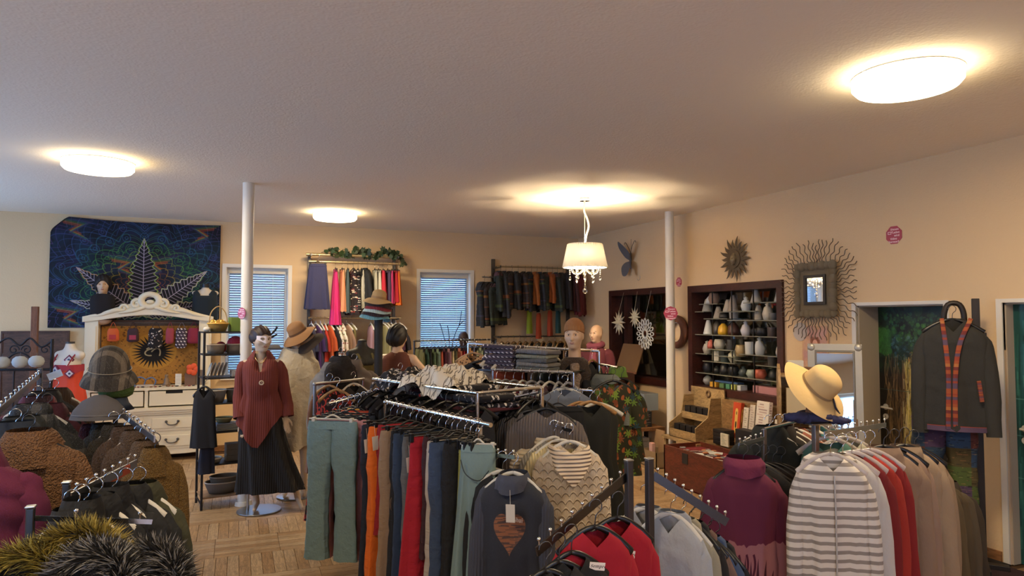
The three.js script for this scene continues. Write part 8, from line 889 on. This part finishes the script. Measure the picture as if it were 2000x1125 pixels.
// ================================================================ right four way stand: striped cardigan, knits, cream hat
{
  const P = at(1592, 826, 3.87), P2 = at(1492, 838, 4.02); const t = thing('four_way_stand', 'steel four way stand under the cream hat carrying the striped cardigan', 'clothes rack'); post(t, P, 0.03, steel); crossFeet(t, P, 0.42, steel, 0.6);
  part(t, 'top_plate', bxc(P.x, P.y + 0.005, P.z, 0.2, 0.008, 0.16), steel); pinArm(t, at(1610, 848, 3.72), at(1730, 830, 4.17), 10, { h: 0.028 });
  const t2 = thing('side_stand', 'slim steel post stand with a pin arm behind the maroon flame sweater', 'clothes rack'); post(t2, P2, 0.024, steel); crossFeet(t2, P2, 0.2, steel, 0.2); pinArm(t2, at(1492, 856, 4.00), at(1443, 869, 3.77), 5, { h: 0.02 }); part(t2, 'link_bar', rod(V(P2.x, P2.y, P2.z), at(1560, 822, 4.32), 0.01, 8), chrome);
  // maroon flame sweater and dark ones behind
  hang('knit', { name: 'flame_sweater', label: 'maroon funnel neck sweater with pale flame dip dye', cat: 'sweater', pos: at(1452, 903, 3.67), yaw: FACE - 0.22, mat: printed(texFlame), hanger: 'black', s: [0.76, 1.05, 1], mats: {}, v: 1 }); 
  part(scene.getObjectByName('flame_sweater'), 'collar', shell([[0.03, 0.085, 0.06], [0.0, 0.105, 0.09], [-0.05, 0.1, 0.1]], { nr: 6, nc: 28, folds: 3, amp: 0.008, front: (sx, sz, v) => sz > 0 ? -0.012 * (1 - Math.abs(sx)) * (0.4 + v) : 0 }), fab([104, 30, 58], texCloth, 0.004));
  [[1476, 902, 3.78, [24, 22, 24], 'black'], [1494, 902, 3.88, [32, 24, 24], 'brown black'], [1510, 902, 3.98, [22, 22, 22], 'pitch black'], [1526, 904, 4.08, [40, 30, 30], 'dark cocoa']].forEach(([x, y, d, c, w], i) => hang('knit', { name: 'dark_sweater', label: `${w} sweater in the row behind the flame sweater`, cat: 'sweater', pos: at(x, y, d), yaw: FACE - 0.22, c, hanger: 'black', s: [0.84, 1.05, 1], v: i + 1, group: 'dark row behind the flame sweater' }));
  [[1502, 842, 4.20, 'coat', [40, 42, 38], 'dark green leather', 'white'], [1522, 840, 4.27, 'coat', [44, 36, 32], 'dark brown', 'white'], [1536, 838, 4.35, 'jacket', [60, 44, 36], 'brown black', 'white'], [1550, 836, 4.43, 'jacket', [150, 90, 70], 'rust', 'white'], [1564, 836, 4.53, 'jacket', [96, 62, 48], 'chestnut', 'black'], [1580, 836, 4.63, 'top', [70, 130, 130], 'turquoise', 'white']].forEach(([x, y, d, k, c, w, h], i) => hang(k, { name: k === 'top' ? 'light_shirt' : 'dark_coat', label: `${w} ${k} on the white hangers before the wooden display stand`, cat: k, pos: at(x, y, d), yaw: FACE - 0.3, c, hanger: h, s: [0.85, 0.9, 1], v: i, group: 'coats before the display stand' }));
  [[1618, 852, 4.04, [84, 124, 112], 'sea green batik'], [1650, 852, 4.10, [196, 190, 170], 'cream']].forEach(([x, y, d, c, w], i) => hang('top', { name: 'batik_shirt', label: `${w} top behind the clear hangers`, cat: 'top', pos: at(x, y, d), yaw: FACE - 0.1, c, hanger: 'clear', s: [0.9, 1, 1] }));
  const sc = hang('sweater', { name: 'striped_cardigan', label: 'white and grey striped zip cardigan on a clear hanger', cat: 'cardigan', pos: at(1622, 884, 3.42), yaw: FACE - 0.2, mat: printed(texStripe), hanger: 'clear', s: [0.8, 1.15, 1], v: 1 }); part(sc, 'zip', tube([[0, -0.1, 0.068], [0, -0.3, 0.082], [0, -0.73, 0.078]], 0.004, 12, 5), mat([190, 184, 176], { metalness: 0.4 })); part(sc, 'hood', shell([[-0.005, 0.075, 0.03, 0, -0.025], [-0.035, 0.12, 0.045, 0, -0.03], [-0.1, 0.14, 0.05, 0, -0.035]], { nr: 6, nc: 26, folds: 3, amp: 0.008, front: (sx, sz, v) => sz > 0 ? -0.025 * (1 - Math.abs(sx)) * (0.5 + v) : 0 }), printed(texStripe));
  [[1646, 884, 3.50, 'sweater', [196, 188, 178], 'plain off white'], [1664, 880, 3.56, 'sweater', [118, 26, 28], 'dark red'], [1682, 878, 3.64, 'sweater', [160, 44, 32], 'brick red'], [1700, 876, 3.72, 'sweater', [132, 26, 28], 'deep red'], [1726, 870, 3.78, 'turtle', [142, 116, 94], 'taupe roll neck'], [1748, 872, 3.86, 'sweater', [150, 122, 102], 'rose beige'], [1768, 868, 3.94, 'turtle', [156, 132, 106], 'camel roll neck'], [1786, 872, 4.02, 'sweater', [146, 122, 96], 'sand']].forEach(([x, y, d, k, c, w], i) => hang(k, { name: 'pullover', label: `${w} pullover in the row behind the striped cardigan`, cat: 'pullover', pos: at(x, y, d), yaw: FACE - 0.2, c, hanger: i < 4 ? 'clear' : 'black', s: [0.8, 1.12, 1], v: i, bump: texCloth, bs: 0.003, group: 'row behind the striped cardigan' }));
  [[1800, 925, 4.08, [92, 76, 50], 'khaki'], [1816, 932, 4.16, [80, 66, 44], 'olive'], [1832, 940, 4.24, [84, 72, 54], 'dark khaki'], [1846, 948, 4.32, [60, 50, 38], 'brown olive']].forEach(([x, y, d, c, w], i) => hang('coat', { name: 'khaki_coat', label: `${w} coat at the end of the row beside the patchwork trousers`, cat: 'coat', pos: at(x, y, d), yaw: FACE - 0.2, c, hanger: 'black', s: [0.72, 0.85, 0.9], v: i, group: 'khaki coats' }));
  // cream hat on a padded stand
  const hp = at(1596, 756, 3.9); const hd = thing('hat_display_stand', 'padded head stand wrapped in a blue and plum scarf under the cream hat', 'hat stand', [P.x, P.y + 0.009, P.z], FACE); part(hd, 'neck', lathe([[0, 0], [0.06, 0], [0.05, 0.05], [0.045, 0.08], [0.05, 0.1], [0, 0.12]], 20), fab([150, 110, 90])); part(hd, 'scarf', join([mv(new THREE.TorusGeometry(0.075, 0.025, 8, 20), 0, 0.03, 0, Math.PI / 2), sweep([[-0.06, 0.02, 0.05], [-0.12, 0.03, 0.06], [-0.19, 0.03, 0.05]], [0.03, 0.03, 0.018], { wr: 0.1 }), sweep([[0.06, 0.02, 0.05], [0.12, 0.012, 0.06], [0.17, 0.01, 0.05]], [0.026, 0.022, 0.012], { wr: 0.1 })]), fab([44, 44, 76], texCloth, 0.005));
  const ht = thing('sun_hat', 'large cream felt hat with a drooping brim tilted on the stand', 'hat', hp, FACE); const hg = part(ht, 'crown', brimHat(0.205, 0.1, 0.13, { droop: 0.035, wave: 0.012, ph: 1.8 }), mat([206, 172, 116], { roughness: 0.95, bumpMap: texCloth, bumpScale: 0.002 })); hg.rotation.set(0.62, 0, -0.62, 'ZXY'); const bw = part(hg, 'ribbon', hatBand(0.1, 0.015), mat([150, 122, 84])); part(hg, 'feather_bow', join([0, 1, 2, 3].map(k => tube([[0.1, 0.01, 0.02], [0.12, 0.0, 0.05 + k * 0.012], [0.11 + k * 0.008, 0.012, 0.1 + 0.01 * k]], 0.004, 8, 5))), mat([50, 54, 74]));
}
// ================================================================ valet stand with the embroidered jacket
{
  const B = at(1862, 900, 5.15); const t = thing('valet_stand', 'dark wooden coat valet with a looped top by the wall', 'coat stand', [B.x + 0.12, 0, B.z - 0.05], FACE - 0.5), dw = wood(0x2c221c, { roughness: 0.5 }); part(t, 'post', bxc(0.14, 1.0, -0.02, 0.05, 2.0, 0.04), dw); part(t, 'loop', tube([[-0.06, 1.72, 0], [-0.06, 1.9, 0], [-0.03, 1.96, 0], [0.03, 1.96, 0], [0.06, 1.9, 0], [0.06, 1.72, 0]], 0.02, 28, 8), dw); part(t, 'shoulder_bar', bxc(0, 1.72, 0, 0.4, 0.05, 0.06), dw); part(t, 'foot', join([bxc(0.05, 0.025, 0, 0.5, 0.05, 0.06), bxc(0.14, 0.025, 0, 0.06, 0.05, 0.4)]), dw);
  const trim = printed(bands(['#94492a', '#6a2b2a', '#a3663a', '#54425a', '#8a3a2a', '#a37a4a'], [3, 3.2], true, 8)); const jp = at(1860, 622, 5.1); const j = hang('jacket', { name: 'embroidered_jacket', label: 'black hooded jacket with orange woven trim on the coat valet', cat: 'jacket', pos: jp, yaw: FACE - 0.5, c: [44, 42, 38], bump: texCloth, bs: 0.005, hanger: 'black', s: [0.97, 1.24, 1.2], v: 2 });
  for (const s of [-1, 1]) part(j, 'trim', sweep([[s * 0.09 + 0.02, 0.0, 0.05], [s * 0.045 - 0.01, -0.18, 0.1], [s * 0.022 - 0.02, -0.4, 0.115], [s * 0.022 - 0.03, -0.8, 0.115]], [0.014, 0.016, 0.016, 0.016], { seg: 16, n: 8, flat: 0.35 }), trim, 'orange striped woven trim'); part(j, 'hem_trim', shell([[-0.775, 0.232, 0.11], [-0.815, 0.237, 0.112]], { nr: 1, nc: 40, amp: 0.006, folds: 4, ph: 2 }), trim); part(j, 'pocket_trim', mv(gBox(0.025, 0.15, 0.01), 0.15, -0.52, 0.1, 0, 0.3, 0.12), trim);
  const tp = ['#2f4560', '#43304c', '#4a5a2c', '#5a302c', '#2e3236', '#4e4428', '#263a50', '#4c3a54']; const tex = canvasTex(256, 512, (g, w, h) => { const r = rng(151); for (let y = 0; y < 6; y++) for (let x = 0; x < 4; x++) { g.fillStyle = tp[(x * 3 + y * 5) % 8]; g.fillRect(x * 64, y * 86, 64, 86); } g.globalAlpha = 0.35; for (let i = 0; i < 500; i++) { g.fillStyle = ['#000', '#222', '#a9a06a', '#c07a5a'][Math.floor(r() * 4)]; g.fillRect(r() * w, r() * h, rr(2, 18, r), rr(2, 6, r)); } }, { repeat: [2, 1.2] });
  const q = hang('trousers', { name: 'patchwork_trousers', label: 'wide patchwork trousers hanging below the embroidered jacket', cat: 'trousers', pos: at(1843, 792, 5.2), yaw: FACE - 0.3, mat: printed(tex), hanger: 'clip', s: [1.2, 0.98, 1.3], v: 1 });
  single('door_mat', 'dark purple woven door mat before the teal door', 'mat', bx(-0.34, 0.34, 0, 0.014, -0.45, 0.45), mat([54, 30, 34], { roughness: 1, bumpMap: texTeddy, bumpScale: 0.006 }), [5.02, 0.001, -3.02], 0.06); single('door_mat', 'black rubber mat along the wall beside the valet stand', 'mat', bx(-0.2, 0.2, 0, 0.012, -0.3, 0.3), mat(0x1d1614, { roughness: 1 }), [5.2, 0.001, -3.78], 0.0);
}
// ================================================================ coats on the left
function fur(R, r, n, len, seed, cols) { // tufts of fur around a hood rim lying in the x-y plane, open below
  const q = rng(seed), out = cols.map(() => []); for (let i = 0; i < n; i++) { const a = rr(-0.5, Math.PI + 0.5, q), b = rr(-2.0, 2.0, q), ca = Math.cos(a), sa = Math.sin(a), dx = ca * Math.cos(b), dy = sa * Math.cos(b), dz = Math.sin(b) ; const p = V(ca * R + dx * r, sa * R * 1.05 + dy * r, dz * r), d = V(dx + rr(-0.35, 0.35, q) - sa * 0.25, dy + rr(-0.35, 0.35, q) + ca * 0.25, dz + rr(-0.35, 0.35, q)).normalize(), L = len * rr(0.6, 1.2, q), w = 0.0028, s = V(-d.y, d.x, 0.1).normalize().multiplyScalar(w), u = new THREE.Vector3().crossVectors(d, s).normalize().multiplyScalar(w), e = p.clone().addScaledVector(d, L); e.y -= L * 0.25; const v = [p.clone().add(s), p.clone().addScaledVector(s, -0.5).addScaledVector(u, 0.9), p.clone().addScaledVector(s, -0.5).addScaledVector(u, -0.9)]; const k = Math.min(cols.length - 1, Math.floor(q() * cols.length)); for (const [i0, i1] of [[0, 1], [1, 2], [2, 0]]) out[k].push(v[i0].x, v[i0].y, v[i0].z, v[i1].x, v[i1].y, v[i1].z, e.x, e.y, e.z); }
  return out.map(a => { const g = new THREE.BufferGeometry(); g.setAttribute('position', new THREE.Float32BufferAttribute(a, 3)); g.setAttribute('uv', new THREE.Float32BufferAttribute(new Float32Array(a.length / 3 * 2), 2)); g.computeVertexNormals(); return g; });
}
{
  const k0 = at(78, 733, 4.9), k1 = at(-12, 812, 3.2); const t = thing('coat_stand', 'steel coat stand with a pinned arm before the iron headboard', 'clothes rack'); post(t, V(k0.x, k0.y + 0.05, k0.z), 0.03, darkSteel); crossFeet(t, k0, 0.4, darkSteel, 0.7); pinArm(t, k0, k1, 12, { h: 0.034, m: darkSteel }); part(t, 'tag_holder', mv(gBox(0.09, 0.05, 0.006), k0.x + 0.09, k0.y - 0.0, k0.z, 0, 0, 0.4), phys(0xbfd4f0, { roughness: 0.2 }));
  const g = 'winter coats on the left coat stand'; [[106, 768, 4.75, [64, 46, 34], 'brown corduroy', texRib, null], [86, 774, 4.55, [26, 26, 28], 'black velvet', texCloth, null], [74, 784, 4.35, null, 'red and black checked', null, texPlaidR], [92, 800, 4.1, [74, 30, 40], 'wine quilted', texCloth, null], [62, 800, 4.0, null, 'grey checked', null, texPlaidG], [70, 822, 3.75, null, 'light grey checked', null, texPlaidG], [30, 836, 3.5, [36, 44, 56], 'dark blue', texCloth, null], [44, 826, 3.6, [40, 42, 40], 'graphite', texCloth, null]].forEach(([x, y, d, c, w, b, tx], i) => hang('coat', { name: 'winter_coat', label: `${w} coat on the steel coat stand`, cat: 'coat', pos: at(x, y, d), yaw: FACE + 0.55, ...(c ? { c, bump: b, bs: 0.006 } : { mat: printed(tx) }), hanger: i % 2 ? 'black' : 'white', s: [0.85, 1, 1], v: i, group: g }));
  hang('coat', { name: 'teddy_coat', label: 'brown curly teddy coat with a broad collar', cat: 'coat', pos: at(56, 853, 3.05), yaw: FACE + 0.35, c: [112, 76, 46], bump: texTeddy, bs: 0.016, hanger: 'black', s: [0.9, 0.9, 1.2] }); hang('puffer', { name: 'puffer_jacket', label: 'magenta quilted puffer jacket beside the teddy coat', cat: 'jacket', pos: at(-38, 900, 2.75), yaw: FACE + 0.4, c: [96, 26, 58], hanger: 'black', s: [0.72, 0.9, 0.9] });
  // fur coats and hats
  const l0 = at(226, 800, 4.15), l1 = at(302, 858, 3.3); const t2 = thing('fur_coat_stand', 'steel stand with a pinned arm carrying brown fluffy coats', 'clothes rack'); post(t2, V(l0.x, l0.y, l0.z), 0.026, darkSteel); crossFeet(t2, l0, 0.36, darkSteel, 0.3); pinArm(t2, l0, l1, 11, { h: 0.03 });
  [[178, 838, 4.1, [84, 44, 62], 'plum grey', texTeddy], [200, 836, 4.0, [50, 50, 50], 'charcoal fleece', texTeddy], [222, 838, 3.88, [60, 54, 48], 'dark taupe fleece', texTeddy], [242, 842, 3.76, [88, 66, 50], 'cocoa fluffy', texTeddy], [262, 850, 3.62, [96, 74, 56], 'mid brown fluffy', texTeddy], [284, 870, 3.5, [104, 80, 58], 'hazel fluffy', texTeddy], [302, 884, 3.4, [120, 88, 40], 'mustard brown shaggy', texTeddy]].forEach(([x, y, d, c, w, b], i) => hang('coat', { name: 'fleece_coat', label: `${w} coat on the stand below the plaid hat`, cat: 'coat', pos: at(x, y, d), yaw: FACE + 0.5, c, bump: b, bs: 0.014, hanger: i > 1 && i < 6 ? 'white' : 'black', s: [0.52, 0.8, 0.9], v: i, group: 'fluffy coats below the plaid hat' }));
  const hp = at(208, 745, 4.15); const hs = thing('hat_display_stand', 'head stand wrapped in green cloth under the plaid hat', 'hat stand', [l0.x, l0.y, l0.z], FACE); part(hs, 'neck', lathe([[0, 0], [0.1, 0], [0.07, 0.04], [0.05, 0.1], [0.07, 0.16], [0.08, 0.24], [0.05, 0.32], [0, 0.33]], 20), mat([40, 52, 70])); part(hs, 'wrap', mv(new THREE.TorusGeometry(0.068, 0.03, 8, 20), 0, 0.12, 0, Math.PI / 2, 0, 0, 1, 1, 1.5), fab([74, 92, 34], texCloth, 0.006), 'green cloth wrap');
  const ht = thing('plaid_hat', 'big brown and black plaid bucket hat on the green wrapped stand', 'hat', [l0.x, l0.y + 0.2, l0.z], FACE); const hm = part(ht, 'crown', brimHat(0.175, 0.13, 0.19, { droop: 0.07, wave: 0.008, ph: 1, dome: 0.8 }), printed(texPlaidB)); hm.rotation.set(0.25, 0.3, -0.12); hm.position.set(-0.03, 0.02, 0.02); hm.scale.setScalar(0.88); part(hm, 'piping', mv(new THREE.TorusGeometry(0.131, 0.003, 6, 40), 0, 0.03, 0, Math.PI / 2), mat([150, 136, 112]));
  const cp = at(194, 806, 4.0); const gc = thing('grey_hat', 'flat grey felt cape hat below the plaid hat', 'hat', cp, FACE); part(gc, 'crown', shell([[0.1, 0.03, 0.03], [0.07, 0.09, 0.07], [0.02, 0.13, 0.11], [-0.03, 0.15, 0.13]], { nr: 8, nc: 30, p: 1, folds: 2, amp: 0.006, cap: true }), fab([96, 90, 88], texCloth, 0.004)); part(gc, 'seam', shell([[0.0, 0.144, 0.124], [-0.006, 0.146, 0.126]], { nr: 1, nc: 30, p: 1, amp: 0 }), fab([120, 114, 110]));
  // black jackets and fur hoods
  const P = at(130, 944, 2.5), Q = at(60, 992, 2.25); const t3 = thing('jacket_stand', 'steel stand with two posts in front of the black jackets', 'clothes rack'); for (const p of [P, Q]) { post(t3, p, 0.024, darkSteel); part(t3, 'post_cap', bxc(p.x, p.y + 0.004, p.z, 0.03, 0.008, 0.03), steel); } crossFeet(t3, P, 0.38, darkSteel, 0.5); const am = pinArm(t3, at(138, 972, 2.5), at(266, 905, 3.1), 8, { h: 0.034 }); pinArm(t3, at(68, 1012, 2.25), at(297, 1019, 2.45), 2, { h: 0.016, m: chrome }); part(t3, 'arm', bar(at(60, 1078, 2.25), at(-30, 1122, 2.2), 0.01, 0.016), chrome); { const b = at(218, 940, 2.85); part(t3, 'size_marker', bar(at(212, 936, 2.845), at(252, 915, 3.01), 0.012, 0.036), mat([150, 62, 34])); }
  [[272, 958, 2.86, 'coat', [62, 60, 38], 'olive', [0.72, 1, 1]], [246, 962, 2.78, 'coat', [30, 30, 30], 'black padded', [0.75, 1, 1]], [216, 972, 2.66, 'puffer', [24, 24, 26], 'black quilted', [0.68, 1, 0.9]], [186, 984, 2.56, 'coat', [28, 28, 30], 'soft black', [0.7, 1, 1]], [160, 1000, 2.45, 'puffer', [22, 22, 24], 'jet black quilted', [0.66, 1, 0.9]], [140, 1012, 2.4, 'coat', [26, 26, 28], 'raven black', [0.62, 1, 1]]].forEach(([x, y, d, k, c, w, s], i) => hang(k, { name: 'winter_jacket', label: `${w} jacket on the stand with two posts`, cat: 'jacket', pos: at(x, y, d), yaw: FACE + 0.2, c, hanger: 'white', s, v: i, bump: texCloth, bs: 0.008, group: 'black jackets' }));
  [[150, 1096, 2.02, 0.1, ['#8a7a34', '#a8954a', '#4a3f1e'], 'mustard fur', 0.3], [48, 1130, 1.95, 0.085, ['#8a7c36', '#b0a04e', '#5a4c22'], 'yellow olive fur', 0.2], [188, 1128, 1.9, 0.085, ['#1a1819', '#2a2829', '#a09c98'], 'black and white fur', -0.1], [292, 1136, 1.95, 0.1, ['#181617', '#262425', '#8f8b87'], 'silver tipped black fur', -0.3]].forEach(([x, y, d, R, cols, w, yw], i) => { const q = hang('coat', { name: 'fur_hood_parka', label: `dark parka with a ${w} hood trim in the left foreground`, cat: 'parka', pos: at(x, y + 14, d), yaw: FACE + yw, c: [30, 28, 28], hanger: 'black', s: [0.7, 0.9, 1], v: i }); const hd = part(q, 'hood', shell([[0.1, 0.03, 0.03, 0, -0.05], [0.06, R * 0.9, 0.06, 0, -0.04], [-0.02, R * 1.1, 0.08, 0, -0.02], [-0.08, R * 1.1, 0.08]], { nr: 7, nc: 22, amp: 0.008, cap: true }), fab([30, 28, 28])); fur(R, 0.026, 2400, 0.06, 160 + i, cols).forEach((g, k) => { const f = part(hd, 'fur_trim', g, mat(parseInt(cols[k].slice(1), 16), { roughness: 0.8 }), `${w} trim`); f.userData.kind = 'stuff'; f.position.set(0, -0.01, 0.03); f.rotation.x = -0.5; }); });
}
scene.traverse(o => { if (o.isLight) o.castShadow = true; });
renderer.render(scene, camera);
